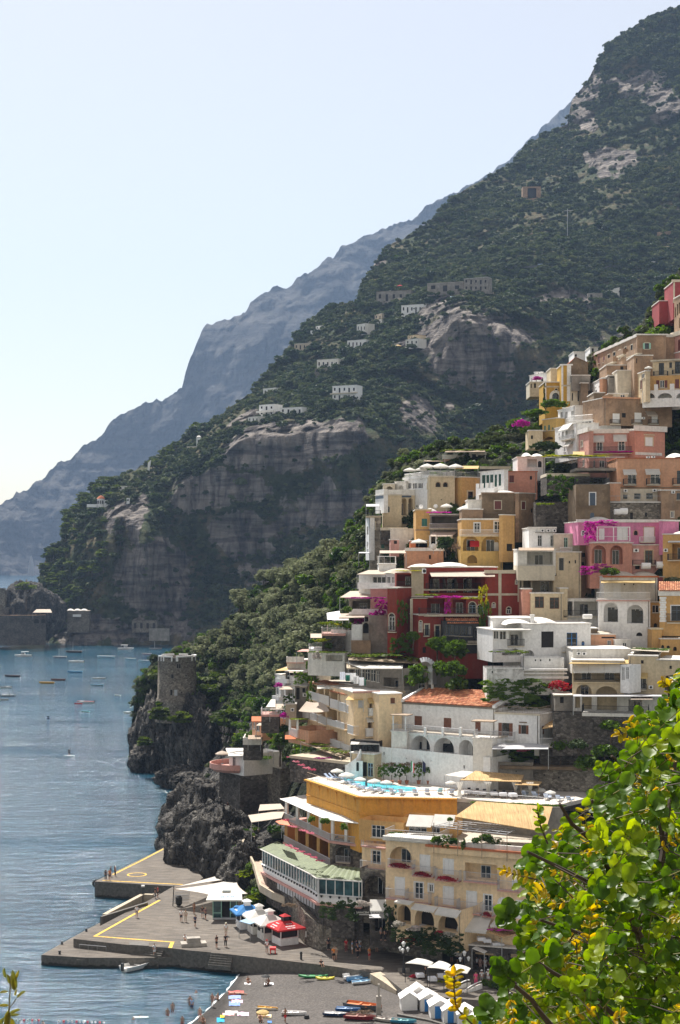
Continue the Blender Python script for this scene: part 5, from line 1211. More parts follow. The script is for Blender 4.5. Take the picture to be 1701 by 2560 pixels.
Hs.Ay(1390,1450,320,540,11);Hs.Aw(265,312,A8,.2);Hs.win(1492,398,1640,530,Be,Bx,trim=A7);Hs.Ax(1455,1690,470,545,.8);Hs.tiles(1385,1700,192,268,4,.4);Hs.Av(False)
w=Hs.At(1400,1700,690,800,BN,Y=237,dep=6,base=1);w.Au([(1405,740,1430,775),(1452,745,1480,780),(1510,755,1540,790)],Bd,arch=1);w.Av();w=Hs.At(1325,1410,605,720,BN,Y=238,dep=4,part='gate_pillar');w.Aw(590,605,Bq,.2);w.Av()
# ---- cream house right of the red hotel
Hs=Ac('cream_house','cream house with two dark framed windows under a shaded planted terrace',270,550,292,505,Bq,Y=247,dep=9,base=2)
Hs.Au([(306,318,385,418),(435,326,517,425)],Be,'wood');Hs.Av()
w=Hs.At(190,560,155,300,BR,Y=252,dep=6);w.Au([(205,160,270,240),(285,158,520,285)],Bf,deep=2.5);w.Av()
w=Hs.At(525,590,250,520,Bq,Y=247.5,dep=6);w.Av()
w=Hs.At(195,280,255,500,'salmon',Y=248,dep=5);w.Av()
Hs=Ac('terrace_house','dark shaded terrace room with a reclining chair between the cream house and the arched villa',555,860,345,500,A8,Y=248,dep=6,base=2);Hs.Au([(590,360,635,480),(645,360,855,480)],Bf,deep=3);Hs.Ax(555,855,440,490,.5);Hs.Av()
# ---- white house with the blue doors
Hs=Ac(Bz,'big white house with blue glazed doors and one large black window',200,792,560,955,A7,Y=237,dY=2,dep=10,base=2)
Hs.win(362,622,470,762,Bd,deep=.3);Hs.win(582,632,674,790,Be,'blue',trim=A7);Hs.win(712,706,738,748,Be,'blue',arch=1);Hs.Au([(448,842,478,866),(525,915,548,955)],Bd);Hs.win(215,785,300,850,Bf,arch=1)
Hs.Ax(548,690,755,798,.5,Bl,A6);Hs.Az(60,300,505).Az(330,530,500).chim(288,475,530,.5);Hs.tank(725,800,512,.35);Hs.Av()
w=Hs.At(-60,215,612,800,A7,Y=235.5,dY=1,dep=8);w.Au([(-52,615,-8,690),(0,618,58,695)],Be,A6);w.win(78,620,215,745,Bf,deep=1.5);w.Ax(75,215,690,748,.4);w.awn(-60,275,596,620,1.3);w.Au([(20,780,90,830),(85,770,185,830)],Bf,arch=1);w.Av()
w=Hs.At(-60,290,512,600,A7,Y=239,dep=8);w.Av()
w=Hs.At(212,560,850,960,A7,Y=232,dep=4,part='curved_wall');w.Au([(305,865,318,880),(350,865,362,880),(430,860,442,880)],Bd);w.Av(False)
w=Hs.At(-112,212,945,1120,A7,Y=230,dep=6,base=2,part='garden_wall');w.mat=plaster('plaster_peeling',C[A7],.8,(.34,.32,.30),.25);w.win(-70,965,-58,985,Bd);w.Aw(935,947,A7,.1);w.Av(False)
w=Hs.At(210,550,955,1085,A8,Y=231,dep=5);w.Aw(945,962,A7,.6,name='ledge').Aw(978,990,A7,.5,name='ledge').Aw(1010,1030,A7,.7,name='ledge');w.win(265,1035,285,1080,Bd);w.Av(False)
Ae(BF,'green vine pergola on thin posts in front of the white house with blue doors',[PY(-60,800,229),PY(205,812,229),PY(200,785,233),PY(-58,775,233)],Bk,posts=[(0,2.4),(1,2.4)],cat=BF,pm=Bk,bars=6)
q=PY(75,798,230.5);Ah('vine_roof','green vine covering the pergola in front of the white house',(q.x,q.y,q.z),2.4,1.7,.5,Bo,cat=Bo,rz=0)
Hs=Ac('rooftop_room','peach rooftop block with a flat dome between the white house and the arched villa',795,1010,650,790,BW,Y=239,dep=6);Hs.Az(860,1010,615,BY);Hs.win(935,700,970,745,Be);Hs.win(885,668,1000,682,Bd);Hs.Av()
Hs.At(1000,1140,700,790,A8,Y=238,dep=5).Au([(1070,720,1105,758)],Be).Av();Hs.At(790,850,600,800,BU,Y=240,dep=5).Av()
# ---- long cream house with awnings
Hs=Ac('cream_hotel','long cream hotel with a blind-shaded veranda above two wide arches',632,1080,880,1180,Bq,Y=226,dY=-1,dep=9,base=3)
Hs.win(648,900,1052,1050,Bf,deep=2.4);Hs.Au([(665,1083,800,1178),(835,1098,1025,1178)],Bf,arch=1,deep=2)
for a,c_ in((640,772),(775,908),(910,1048)):Hs.awn(a,c_,885,985,.9,Bj)
Hs.Ax(645,1060,1000,1062,.3,Bl,Bk,Bq);Hs.Av()
Ad(Bc,'ochre and white roof awning above the blind-shaded veranda',600,1122,868,900,229,225,BP,None,xb0=660)
w=Hs.At(636,1135,780,900,A8,Y=230,dep=9);w.AC(668,800,706,828).AC(712,802,755,830);w.Av()
w=Hs.At(1120,1370,838,1180,Bq,Y=226.5,dY=-1,dep=9);w.win(1228,872,1252,902,Bd);w.win(1205,1028,1275,1120,Be,Ba);w.awn(1172,1285,980,1035,.9,BP);w.Ax(1170,1275,1080,1128,.6);w.AC(1295,1092,1335,1122);w.Av()
w=Hs.At(1368,1720,875,1190,Bq,Y=225,dY=-2,dep=9);w.Au([(1475,920,1497,948)],Bd);w.win(1430,1050,1520,1140,Be,Ba);w.awn(1408,1520,1005,1060,.9,BP);w.Av()
w=Hs.At(1050,1130,915,1065,A7,Y=224,dY=-1,dep=3,part='glazed_porch');w.Au([(1060,930,1085,1050),(1095,930,1122,1040)],Be,A6);w.Av(False)
Ae('roof_garden_frame','white rail frame round a green planted roof on the cream hotel',[PY(1140,782,228),PY(1470,800,227),PY(1480,770,235),PY(1160,760,236)],BY,posts=None,cat='roof garden',bars=0)
Ah('roof_plants','low green plants on the roof of the cream hotel',tuple(PY(1300,775,231)),2.5,1.6,.4,'hedge')
# ---- stone terrace under it
Hs=Ac('terrace_house','cluttered white railed terrace with arched rooms under the cream hotel',640,1480,1180,1330,A8,Y=224,dY=-3,dep=4,base=0)
Hs.Au([(655,1190,700,1290),(715,1190,800,1300),(845,1190,1020,1310),(1120,1215,1240,1330)],Bf,deep=2.2);Hs.Au([(1380,1240,1420,1310)],Be);Hs.Av(False)
Ad(Bc,'pale flat awning strip over the cluttered terrace',640,1420,1168,1185,224,220.5,Ba,2.6,bars=6)
Ad(Bc,'small cream awning panel at the end of the cluttered terrace',1140,1330,1185,1212,222,220,Bp,None)
t=Ag('stone_terrace','white edged terrace slab with potted plants over a dark stone wall',715,1290,1335,220.5,5,A8,.45,rail=Bl,skirt=6,dY=-2)
Hs=Ac('garden_shed','small brown shed with a black window at the end of the cluttered terrace',482,640,1180,1345,Bm,Y=226,dep=5,base=4);Hs.win(525,1192,557,1245,Bd);Hs.Aw(1170,1182,Bb,.3);Hs.Av()
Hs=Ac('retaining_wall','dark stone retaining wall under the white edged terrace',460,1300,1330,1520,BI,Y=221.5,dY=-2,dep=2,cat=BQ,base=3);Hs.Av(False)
# -- the red hotel
fr(850,1350,.287)
Hs=Ac('red_hotel','dark red hotel with cream trim, shaded terraces and a white vaulted roof',1270,1570,292,770,'red',Y=252,dY=1,dep=10,base=3)
Hs.Au([(1535,345,1560,388),(1330,550,1352,592),(1455,586,1490,645)],Be,A6,arch=1,trim=Bb,tw=.16,sill=False)
Hs.Aw(262,292,Bb,.2);Hs.Aw(465,484,Bb,.07,1265,1570,Bh).Aw(288,690,Bb,.06,1382,1408,BZ).Aw(288,540,Bb,.06,1550,1572,BZ);Hs.Av()
w=Hs.At(720,1372,240,472,'red',Y=254,dY=1,dep=10);w.win(775,300,1350,462,Bf,deep=3.2);w.Aw(425,440,Bb,.12,name=Bh)
for k in range(5):
 a,z0=w.q(820+102*k,440,.1);b=MB();n=8;hgt=1.9;vs=[(a+.02,3.0-3.0*i/n,z0+hgt*(.35+.65*(1-(i/n)**2.0)))for i in range(n+1)]
 b.add([(x,y,z0)for x,y,_ in vs]+vs+[(x+.14,y,z0)for x,y,_ in vs]+[(x+.14,y,z)for x,y,z in vs],[f for i in range(n)for f in((i,i+1,n+2+i,n+1+i),(2*n+2+i,2*n+3+i,3*n+4+i,3*n+3+i),(n+1+i,n+2+i,3*n+4+i,3*n+3+i))])
 w.AD('partition',b,AP(Bm))
w.Ax(755,1265,378,430,.25,Bl,Bk,Bb);w.Az(650,860,205).Az(830,1150,192).Az(1110,1370,232);w.Av()
b=w.At(625,730,240,460,BR,Y=253,dep=6);b.Aw(232,246,Bb,.2);b.Av()
Ad(Bc,'long grey-brown flat awning over the upper terraces of the red hotel',800,1352,265,318,255,250,Bp,None,xb0=775,bars=6)
w=Hs.At(690,905,655,1000,'red',Y=248.5,dY=1,dep=9,base=3)
w.Au([(742,738,775,832),(832,748,868,850)],Be,Bx,trim=Bb,tw=.2);w.win(682,705,716,800,Be,arch=1,trim=Bb);w.win(722,935,752,985,Bd);w.Aw(645,660,Bb,.12)
for(x0,y0,x1,y1)in((734,780,782,835),(824,800,874,855)):w.Ax(x0,x1,y0,y1,.3)
w.Av()
w2=Hs.At(630,760,505,830,'red',Y=251,dep=8);w2.win(650,700,690,800,Bd,arch=1);w2.Aw(498,512,Bb,.12).Aw(512,850,Bb,.06,612,636,BZ);w2.Av()
w3=Hs.At(750,1275,500,680,'red',Y=252,dep=8);w3.win(752,512,915,640,Bf,deep=2.4);w3.Au([(1125,540,1185,640),(1200,565,1248,640)],Be,'skyblue',arch=1,trim=Bb);w3.win(985,520,1100,640,Bf,deep=1.5);w3.Av()
t=Ag(BC,'middle terrace of the red hotel with dark railing and white curved seats',695,1225,650,248.2,4,Bb,.3,rail=Bl)
v4=Hs.At(900,1260,705,905,AP(Bk),Y=246.8,dY=.5,dep=5,part='veranda',roof=None);v4.Au([(915,740,950,830),(955,742,1000,832),(1004,745,1040,835),(1044,748,1085,838),(1090,750,1150,840)],Be,Bx);v4.win(1165,765,1250,860,Bf,deep=1.2);v4.Ax(895,1255,830,905,.5,Bl,Bk,Bb);v4.tiles(938,1215,680,728,2.2,.35);v4.Av(False)
w5=Hs.At(900,1290,890,1040,'red',Y=247,dep=7,base=3);w5.Aw(878,900,Bb,.15,900,1205,Bh);w5.Av(False)
w6=Hs.At(415,500,420,980,'red',Y=250,dY=-1,dep=6,base=3);w6.win(428,640,478,790,Be,A6,arch=1,trim=Bb);w6.Aw(412,424,Bb,.1);w6.Ax(418,485,755,800,.4);w6.Av()
w7=Hs.At(490,625,420,980,'red',Y=253,dep=5,base=3);w7.Au([(582,530,604,585),(588,655,608,705),(585,752,602,800)],Be,A6,trim=Bb);w7.win(520,510,560,570,Bd);w7.Av(False)
w8=Hs.At(490,725,290,425,'red',Y=253.5,dep=6);w8.win(500,300,715,400,Bf,deep=2.5);w8.Ax(492,636,362,412,.4);w8.Av(False)
q=PY(605,268,254);Ah('vine_roof','yellow vine roof at the seaward end of the red hotel',(q.x,q.y-1,q.z),2.1,1.6,.3,'lime',cat=Bo,rz=0)
Hs.AC(720,250,752,292)
for(x,y,sx,sz,k,lab)in[(758,478,5.7,1.0,Bo,'green vine strip on the middle pergola of the red hotel'),(950,495,7.2,1.5,'magmat','magenta bougainvillea over the middle terrace of the red hotel'),(1140,508,4.9,1.4,'lime','yellow-green vine at the landward end of the red hotel pergola')]:
 q=PY(x,y,247.5);Ah('pergola_vine',lab,(q.x,q.y,q.z),sx*.283,1.0,sz*.4,k,cat=Bo,rz=0)
for(x,y,sx,sz,k,lab)in[(1252,480,.7,1.6,'limehang','yellow-green climber running up the red hotel corner'),(1265,740,.9,3.0,Bs,'dark climber in the corner of the red hotel'),(545,640,.8,1.8,Bs,'dark creeper hanging on the red wall beside the small white windows'),(540,910,1.7,1.6,Bs,'dark ivy at the foot of the red hotel'),(940,580,.5,1.1,Cf,'bougainvillea stem hanging from the pergola of the red hotel')]:
 q=PY(x,y,246.3 if x>600 else 248.5);Ah(Bs,lab,(q.x,q.y,q.z),sx,.8,sz,k,rz=0)
# ---- white terraces left of the red hotel
Hs=Ac(Bz,'white house with stacked terraces and a grey vault beside the red hotel',165,490,305,450,A7,Y=262,dY=-4,dep=8,base=1)
Hs.Au([(285,320,400,400),(410,320,440,405),(452,320,475,410)],Be,A6);Hs.Az(330,485,245,BY);Hs.Ax(155,488,372,420,1.2,'solid',A7,A7);Hs.Av()
w=Hs.At(338,490,215,310,A7,Y=265,dep=6);w.Au([(350,150,470,215)],Bf);w.AA(1.2,A6,.8);w.Av()
Ad(Bc,'cream awning on the upper white terrace beside the red hotel',150,400,262,298,266,261,Bp,2.4,xb0=250)
w=Hs.At(270,490,428,560,By,Y=259,dep=5);w.Av()
Ad(Bc,'brown awning over the bougainvillea terrace beside the red hotel',0,420,445,500,266,259.5,Bp,2.8,xb0=90)
Ad(Bc,'small pale awning against the red hotel side',430,565,465,488,257,254,Bp,2)
t=Ag(BC,'white balustraded terrace full of bougainvillea beside the red hotel',85,480,650,258,7,Bb,.4,rail='solid',h=.9,col=A7,skirt=2.5)
t=Ac('back_room','dark shaded room behind the bougainvillea terrace',80,490,515,645,Bm,Y=264.5,dep=3,base=0);t.win(110,530,470,640,Bf,deep=2);t.Av(False)
for(x,y,sx,sy,sz,k,lab)in[(225,505,2.8,1.2,.5,'magmat','magenta bougainvillea draped along the terrace awning'),(370,590,1.2,.7,1.2,Cf,'pink bougainvillea hanging beside the red hotel wall'),(170,710,.8,.5,.7,Cf,'pink bougainvillea on the white stair wall'),(310,660,1.0,.6,.8,Cf,'bougainvillea trailing below the white balustrade')]:
 q=PY(x,y,256.4);Ah(B0,lab,(q.x,q.y,q.z),sx,sy,sz,k,rz=0)
fr(760,1500,.1276)
Hs=Ac(Bz,'white stair house with a rounded black doorway below the bougainvillea terrace',530,1040,585,1000,A7,Y=255,dY=-3,dep=8,base=2)
Hs.win(708,715,782,932,Bd,arch=1);Hs.Av(False)
w=Hs.At(935,1160,480,790,A7,Y=253,dep=5,part='stair_wall');w.Av(False)
w=Hs.At(1150,1280,440,665,Bm,Y=252.5,dep=4);w.win(1160,450,1272,655,Bd,arch=1,deep=.8);w.Av(False)
w=Hs.At(930,1310,790,1060,BG,Y=252,dep=5,base=2);w.Av(False)
w=Hs.At(1275,1700,300,1000,A8,Y=253.5,dep=5,base=2,part='stair_wall');w.mat=AQ(Bm);w.Av(False)
t=Ag(BC,'upper pink tiled terrace of the white stair house',350,820,660,253,6,By,.35,rail=Bl,h=.9,col=A6,skirt=3)
Ad(Bc,'white awning over the plants of the white stair house',610,880,335,395,257,253,Bj,2.4)
Ad(Bc,'striped brown awning beside the white stair house pergola',690,1190,265,345,261,255,Bp,2.4,bars=6)
Ae(BF,'bare white pergola frame at the seaward end of the white stair house',[PY(460,380,256),PY(760,410,254),PY(700,215,262),PY(450,255,262)],A6,th=.03,posts=[(0,2.4),(1,2.4)],cat=BF,pm=A6,bars=4)
Ad(Bc,'brown awning over the lower white balcony of the white stair house',130,680,660,740,262,255,Bp,2.6,bars=4)
t=Ag(BC,'lower white balcony of the white stair house',95,560,960,255,6,A7,.35,rail=Bl,h=1.0,col=A6,skirt=3)
for(x,y,r,k,lab)in[(440,430,1.0,Bo,'bright green shrub at the seaward corner of the white stair house'),(670,455,.75,'lime','yellow-green shrub under the white awning of the white stair house'),(850,500,1.0,Bi,'round green bush on the white stair house'),(350,760,1.1,'lime','bright yellow-green vine on the lower white balcony'),(480,880,.9,Bu,'dark bush at the end of the lower white balcony'),(860,170,.8,Bu,'dark green potted palm by the white balustrade'),(160,800,.6,Bu,'grey-green potted bush on the lower balcony')]:
 q=PY(x,y,253.2);Ah('bush',lab,(q.x,q.y,q.z-.2),r,r,r*.85,k)
Hs=Ac(Bz,'low white house under a green roof strip below the lower white balcony',80,800,1045,1240,A8,Y=252,dY=-3,dep=8,base=2);Hs.Au([(430,1080,760,1200)],Bf,deep=1.2);Hs.Av()
q=PY(480,1020,250.5);Ah('vine_roof','flat strip of bright green vine on the low white house',(q.x,q.y,q.z),2.9,1.6,.4,Bo,cat=Bo,rz=0)
Ah('flowering_bush','white and cream flowering bush in front of the low white house',tuple(PY(250,1110,249.5)),1.1,.8,1.0,B8)
# ---- roof terrace in the middle, glass house and vine pergola
fr(850,1350,.287)
Hs=Ac('roof_terrace_house','brown terrace building with a glass front and a long white flat canopy',120,760,1110,1345,Bm,Y=244,dY=-8,dep=10,base=2)
Hs.Au([(130,1125,165,1215),(172,1125,210,1220),(215,1128,260,1225),(266,1130,310,1235),(316,1140,345,1245)],Be,A8);Hs.win(380,1200,510,1320,Bf,deep=2);Hs.win(560,1200,740,1320,Bf,deep=2);Hs.Av(False)
Ad('flat_canopy','long flat white canopy over the glass front of the terrace building',190,545,1062,1118,250,242,Cb,2.4,xb0=50,xb1=560,th=.12)
Ad('flat_canopy','narrow grey roof edge in front of the long white canopy',60,330,1045,1115,252,245,BR,None,xb0=55,xb1=200,th=.2)
Ae('vine_pergola','wide vine pergola between the terrace building and the red hotel',[PY(75,1045,246),PY(690,1075,245),PY(640,995,254),PY(70,985,256)],BJ,posts=[(0,2.4),(1,2.4),(2,2.4),(3,2.4)],cat=BF,bars=12)
for(x,y,sx,lab)in[(200,1015,2.2,'seaward half of the wide green vine below the red hotel'),(420,1010,2.4,'landward half of the wide green vine below the red hotel'),(600,1040,1.4,'thin landward end of the wide green vine below the red hotel')]:
 q=PY(x,y,249);Ah(Bo,lab,(q.x,q.y,q.z+.2),sx,3.6,.7,Bo,cat=Bo,rz=0)
t=Ag('roof_terrace','paved roof terrace with washing and dark railing above the yellow hotel',-10,470,1330,243,6,Bb,.5,rail=Bl,h=1.1,col=Bm,dY=-8)
for k,(x0,y0,x1,y1,c_)in Ab([(0,1150,45,1222,(.7,.72,.8)),(48,1160,100,1230,(.75,.75,.78)),(52,1178,88,1232,(.02,.16,.11)),(92,1160,142,1240,(.78,.78,.78)),(120,1185,165,1255,(.78,.78,.78)),(168,1198,212,1270,(.76,.77,.8)),(212,1212,226,1272,(.03,.03,.08))]):
 Y_=238.5-k*.35;a,c2=PY(x0,y0,Y_),PY(x1,y1,Y_-.2);b=MB();n=6;vs=[]
 for j,z in Ab((a.z,(a.z+c2.z)/2,c2.z)):
  for i in range(n+1):vs.append((a.x+(c2.x-a.x)*i/n,a.y+.06*sin(i*2.1+k)*j,z+.05*abs(i/n-.5)))
 b.add(vs,[(j*(n+1)+i,j*(n+1)+i+1,(j+1)*(n+1)+i+1,(j+1)*(n+1)+i)for j in range(2)for i in range(n)])
 tag(b.AE('laundry',cloth('cloth_%d'%int(c_[0]*100+c_[2]*10),c_,.3)),['white sheet at the seaward end of the washing line','second white sheet on the washing line','dark green cloth hanging on the washing line','white sheet next to the dark green cloth','white towel half overlapping the next sheet on the line','last large white sheet on the washing line','dark blue cloth at the landward end of the washing line'][k],'laundry','washing on the roof terrace')
# bent metal duct
q0=PY(800,1258,240);d=Ai('air_duct','big bent metal duct standing among the green terraces','duct',q0)
b=MB();zt=PY(800,1120,240).z-q0.z;pts=[Aa((.1,0,0)),Aa((.1,0,zt))]+[Aa((.1-1.1+1.1*cos(R(a)),0,zt+1.1*sin(R(a))))for a in range(15,121,15)]
for a,c_ in zip(pts[:-1],pts[1:]):b.bar(a,c_+(c_-a)*.08,.62,0,4)
b.AE('pipe',M_(BX),d);MB().box((-.1,-.2,-2),(.3,.2,0)).AE(A9,M_(BX),d)
for(x,y,h,r,k,lab,Y_)in[(850,1090,4.8,2.0,Bi,'orange tree with a clear trunk at the foot of the red hotel',244.5),(1000,1105,4.8,2.6,Bi,'broad orange tree at the foot of the red hotel nearer the white wall',243),(1000,1190,2.8,2.1,Bi,'dark rounded tree beside the bent metal duct',238),(880,1180,2.4,1.8,Bu,'light green bush between the duct and the orange trees',240),(680,1190,2.0,2.4,Bu,'low green hedge of plants behind the duct',241.5),(640,960,3.2,1.2,Bi,'tree against the dark red wall under the small arch',246.5),(920,150,3.6,1.6,Ce,'dark green tree on the peach house beside the yellow arches',266),(1015,165,3.0,1.3,'dry','reddish brown tree beside the yellow arches',265.5),(1030,1290,1.8,1.7,Bu,'bushes behind the pan-tiled roof',237)]:
 q=PY(x,y,Y_);AY('tree',lab,(q.x,q.y,q.z),h,r,k,None,hc=r*1.0)
fr(1300,1050,.2557)
for x,y,sx,sz,k,lab,Y_ in[(790,1010,2.4,.5,Cf,'magenta bougainvillea spreading over the pink villa porch',247.5),(690,1100,.9,1.5,Cf,'magenta bougainvillea climbing beside the pink villa porch',247.8),(740,1460,2.2,.8,Cf,'shaded purple bougainvillea at the foot of the pink villa',246.5),(880,1490,1.7,.9,Bu,'bright green bush under the pink villa arches',245),(410,640,2.2,1.5,Bs,'leafy climber under the vine-roofed restaurant terrace',257),(250,820,1.3,.6,Bo,'yellow-green plant in the dark garden gap',258),(250,262,2.9,1.3,Ce,'clipped dark flat-topped tree below the lemon yellow house',281),(20,40,1.9,1.0,B7,'magenta bougainvillea on the slope beside the lemon yellow house',293),(110,110,2.4,1.2,Bi,'green bush below the magenta bougainvillea on the upper slope',292),(-786,902,1.9,.4,'magmat','magenta bougainvillea over the terrace beside the ochre house',273),(175,-405,1.2,.6,B7,'magenta flowers on the golden yellow house roof',302),(330,-150,3.0,1.4,Bi,'bright green trees below the arched blue window',293),(150,-60,3.0,1.0,Bu,'green hedge slope under the golden yellow house',293),(240,-235,.45,2.2,'spire','thin dark cypress between the yellow tower and the white house',296)]:
 Ah(B0 if 'bougain' in lab else 'bush',lab,tuple(PY(x,y,Y_)),sx,max(.6,sx*.5),sz,k,rz=0)
# -- yellow terraced hotel
fr(500,1650,.287)
Hs=Ac('yellow_hotel','pale yellow terraced hotel with white lattice balconies and two red tiled roofs',935,1345,235,700,BS,Y=250,dY=-21,dep=9,base=2,roof=None)
for x0,x1,yt,yb in((942,1018,215,345),(1025,1080,240,375),(1090,1128,250,380),(1136,1200,275,410),(1210,1275,300,440),(1285,1338,335,465)):Hs.win(x0,yt,x1,yb,Bf,deep=1.8)
for x0,x1,yt,yb in((1110,1195,430,545),(1205,1262,445,590),(1290,1338,480,650),(960,1015,420,490),(1030,1090,440,510),(950,1010,560,660),(1020,1095,590,680),(1150,1200,625,720)):Hs.win(x0,yt,x1,yb,Bf,deep=1.6,arch=1 if yt in(480,560,590)else 0)
for x0,x1,yt,yb in((940,1020,280,350),(1022,1125,305,385),(1132,1205,345,425),(1208,1275,372,450),(1278,1340,400,472)):Hs.Ax(x0,x1,yt,yb,.35,Cm,A6,BS)
for x0,x1,yt,yb in((875,950,435,505),(955,1025,465,530),(1030,1100,490,560),(1104,1180,520,575),(1182,1260,540,598),(1285,1338,570,648)):Hs.Ax(x0,x1,yt,yb,.9,Cm,A6,BS)
for x0,x1,yt,yb in((940,1005,625,700),(1008,1080,650,725),(1082,1150,680,745),(1152,1225,700,765),(1228,1305,735,790)):Hs.Ax(x0,x1,yt,yb,.7,Cm,A6,BS)
Hs.tiles(932,1092,160,212,3.0,.3);Hs.tiles(1124,1350,222,300,3.0,.3);Hs.Av(False)
Hs.AD('roof_slab',MB().box((0,0,Hs.h),(Hs.w,Hs.dep,Hs.h+.15)),M_(BY))
w=Hs.At(1340,1560,285,680,BS,Y=238.5,dY=1,dep=8);w.Au([(1478,375,1566,440),(1465,545,1560,600)],Bf,arch=0,deep=1.5);w.win(1380,345,1420,415,BB,Ba);w.Aw(270,287,By,.15)
w.Ax(1475,1600,420,490,.6,Cm,A6,BS);w.Ax(1450,1600,595,670,.6,Cm,A6,BS);w.awn(1475,1610,330,380,1.0,BP);w.awn(1460,1600,500,545,.9,Bj);w.Av()
w=Hs.At(1560,1760,300,720,BS,Y=236,dY=1,dep=8);w.win(1660,330,1700,380,BB,'wood',trim=BS);w.Av()
Ad(Bc,'big beige awning over the middle balconies of the yellow terraced hotel',860,1130,360,445,253,247,Bp,None,xb0=930,xb1=1080,sag=.3)
Ad(Bc,'small yellow awning on the top balcony corner of the yellow terraced hotel',1268,1425,310,348,241,237.5,BP,1.8,xb0=1300,xb1=1400)
Ad(Bc,'white rounded awning between the two red tiled roofs',1022,1180,218,250,252,248.5,Bj,None)
# balcony pavilion and planted terraces below
Hs2=Ac('pavilion','small peach pavilion with white columns and a planted roof below the beige awning',772,950,600,680,BW,Y=249,dY=-6,dep=5,base=1);Hs2.Ax(775,850,600,670,.2,Cm,A6,BW);Hs2.Av(False)
for xx in(785,852):p=PY(xx,610,248);Hs2.AD('column',MB().AF([(.2,0),(.16,1.7)],10,tuple(Hs2.M.inverted()@p)),M_(A6))
Ah(Bo,'yellow-green vine on the roof of the small peach pavilion',tuple(PY(865,515,248)),1.4,1.2,.35,Bo,cat=Bo,rz=0)
Ad('tile_ledge','small orange tiled ledge below the peach pavilion',742,835,655,690,251,248.5,BH,None)
q=PY(1050,770,243);Ae('vine_pergola','sloping green vine pergola running down below the yellow hotel balconies',[PY(880,715,247),PY(1230,850,236),PY(1270,800,240),PY(920,690,251)],BJ,posts=[(0,2.2),(1,2.2)],cat=BF,bars=8)
for k,(x,y)in Ab(((940,710),(1040,745),(1130,785),(1205,810))):q=PY(x,y,248-k*3.3);Ah(Bo,['upper','second','third','lowest'][k]+' clump of the green vine under the yellow hotel balconies',(q.x,q.y,q.z+.2),1.5,1.1,.35,Bo,cat=Bo,rz=-.5)
t=Ag('garden_terrace','shaded garden terrace under the sloping green vine pergola',780,1310,860,238,8,BR,.4,dY=-8,skirt=4)
for k,(x,y)in Ab(((795,850),(835,885),(880,915),(925,940),(975,955))):q=PY(x,y,243-k*2.2);Ah('flower_row','pink flowers along the terrace edge above the pool, '+ORD[k]+' clump from the dark tree',(q.x,q.y,q.z),.7,.35,.4,'pinkmat','pink flower clumps on the terrace edge',rz=-.6)
Ah(B0,'magenta flowers in the shade under the green vine',tuple(PY(1070,855,238)),1.2,.5,.35,'magmat',rz=0)
Hs=Ac('pool_house','pale cream pool house with a rounded terrace and dark glass doors',1310,1520,820,1030,Bq,Y=233.5,dY=-2,dep=8,base=2)
Hs.Au([(1415,890,1456,1015)],Bd);Hs.win(1462,900,1508,1018,Be,'skyblue');Hs.Av()
w=Hs.At(1360,1420,880,985,A7,Y=232.5,dep=3);w.win(1362,890,1386,970,Bd,arch=1);w.Av(False)
w=Hs.At(1310,1560,700,815,AP(Bk),Y=235.5,dY=-2,dep=6,part='glass_pavilion',roof=None);w.Au([(1322,705,1395,805),(1405,712,1450,810),(1460,715,1540,815)],Be,Bk);w.Av(False)
Ad(Bc,'flat white awning over the glass pavilion beside the yellow hotel',1312,1565,672,735,240,234,Bj,2.2,xb0=1330)
# curved white stair wall beside the pool
A_=[PY(x,y,Y)for x,y,Y in((1105,905,238),(1190,930,236.5),(1290,935,234.5),(1370,900,233),(1400,850,233.5))]
b=MB()
for k in range(len(A_)-1):
 p,q=A_[k],A_[k+1];hh=[1.3,1.2,1.4,1.8,2.2]
 d_=Aa((q.x-p.x,q.y-p.y,0)).normalized();s_=Aa((-d_.y,d_.x,0))*.15
 b.add([p-s_-Aa((0,0,2.5)),q-s_-Aa((0,0,2.5)),q+s_-Aa((0,0,2.5)),p+s_-Aa((0,0,2.5)),p-s_+Aa((0,0,hh[k]-1)),q-s_+Aa((0,0,hh[k+1]-1)),q+s_+Aa((0,0,hh[k+1]-1)),p+s_+Aa((0,0,hh[k]-1))],[(0,1,5,4),(1,2,6,5),(2,3,7,6),(3,0,4,7),(4,5,6,7)])
tag(b.AE('curved_wall',AQ(A7)),'white curved stair wall at the far end of the pool',BQ)
# ---- stepped white tower house left
fr(640,1600,.1403)
Hs=Ac(Bz,'white tower house stacked in terraces at the seaward edge of the town',350,690,640,1080,A7,Y=263,dY=-5,dep=7,base=3)
Hs.Au([(375,850,400,965),(560,580,590,750)],Be,Bx);Hs.Au([(440,890,500,1010),(600,870,680,1000)],Bf,deep=1);Hs.Ax(350,560,690,745,.8,'solid',A7,A7);Hs.Ax(290,420,1000,1060,.8,'solid',A7,A7);Hs.Av()
w=Hs.At(530,910,570,830,Bm,Y=261,dY=-2,dep=7);w.Au([(545,575,590,760),(600,590,660,760),(690,600,900,740)],Bf,deep=1.4);w.Ax(540,910,740,820,.6,Bl,Ba);w.Av()
w=Hs.At(700,930,820,1140,Bm,Y=260,dep=6,base=3);w.Au([(720,850,780,1060),(830,860,900,930)],Bd);w.AC(835,955,910,1010);w.Av()
w=Hs.At(530,720,1150,1400,BR,Y=257,dep=6,base=3);w.AC(620,1218,685,1275);w.Av()
w=Hs.At(555,930,380,580,A8,Y=265,dep=5);w.Ax(545,860,300,400,1.0,'solid',A8,By);w.Av()
Ad(Bc,'small cream awning at the seaward corner of the white tower house',345,560,470,545,268,262,BP,2.2,xb0=560,xb1=620)
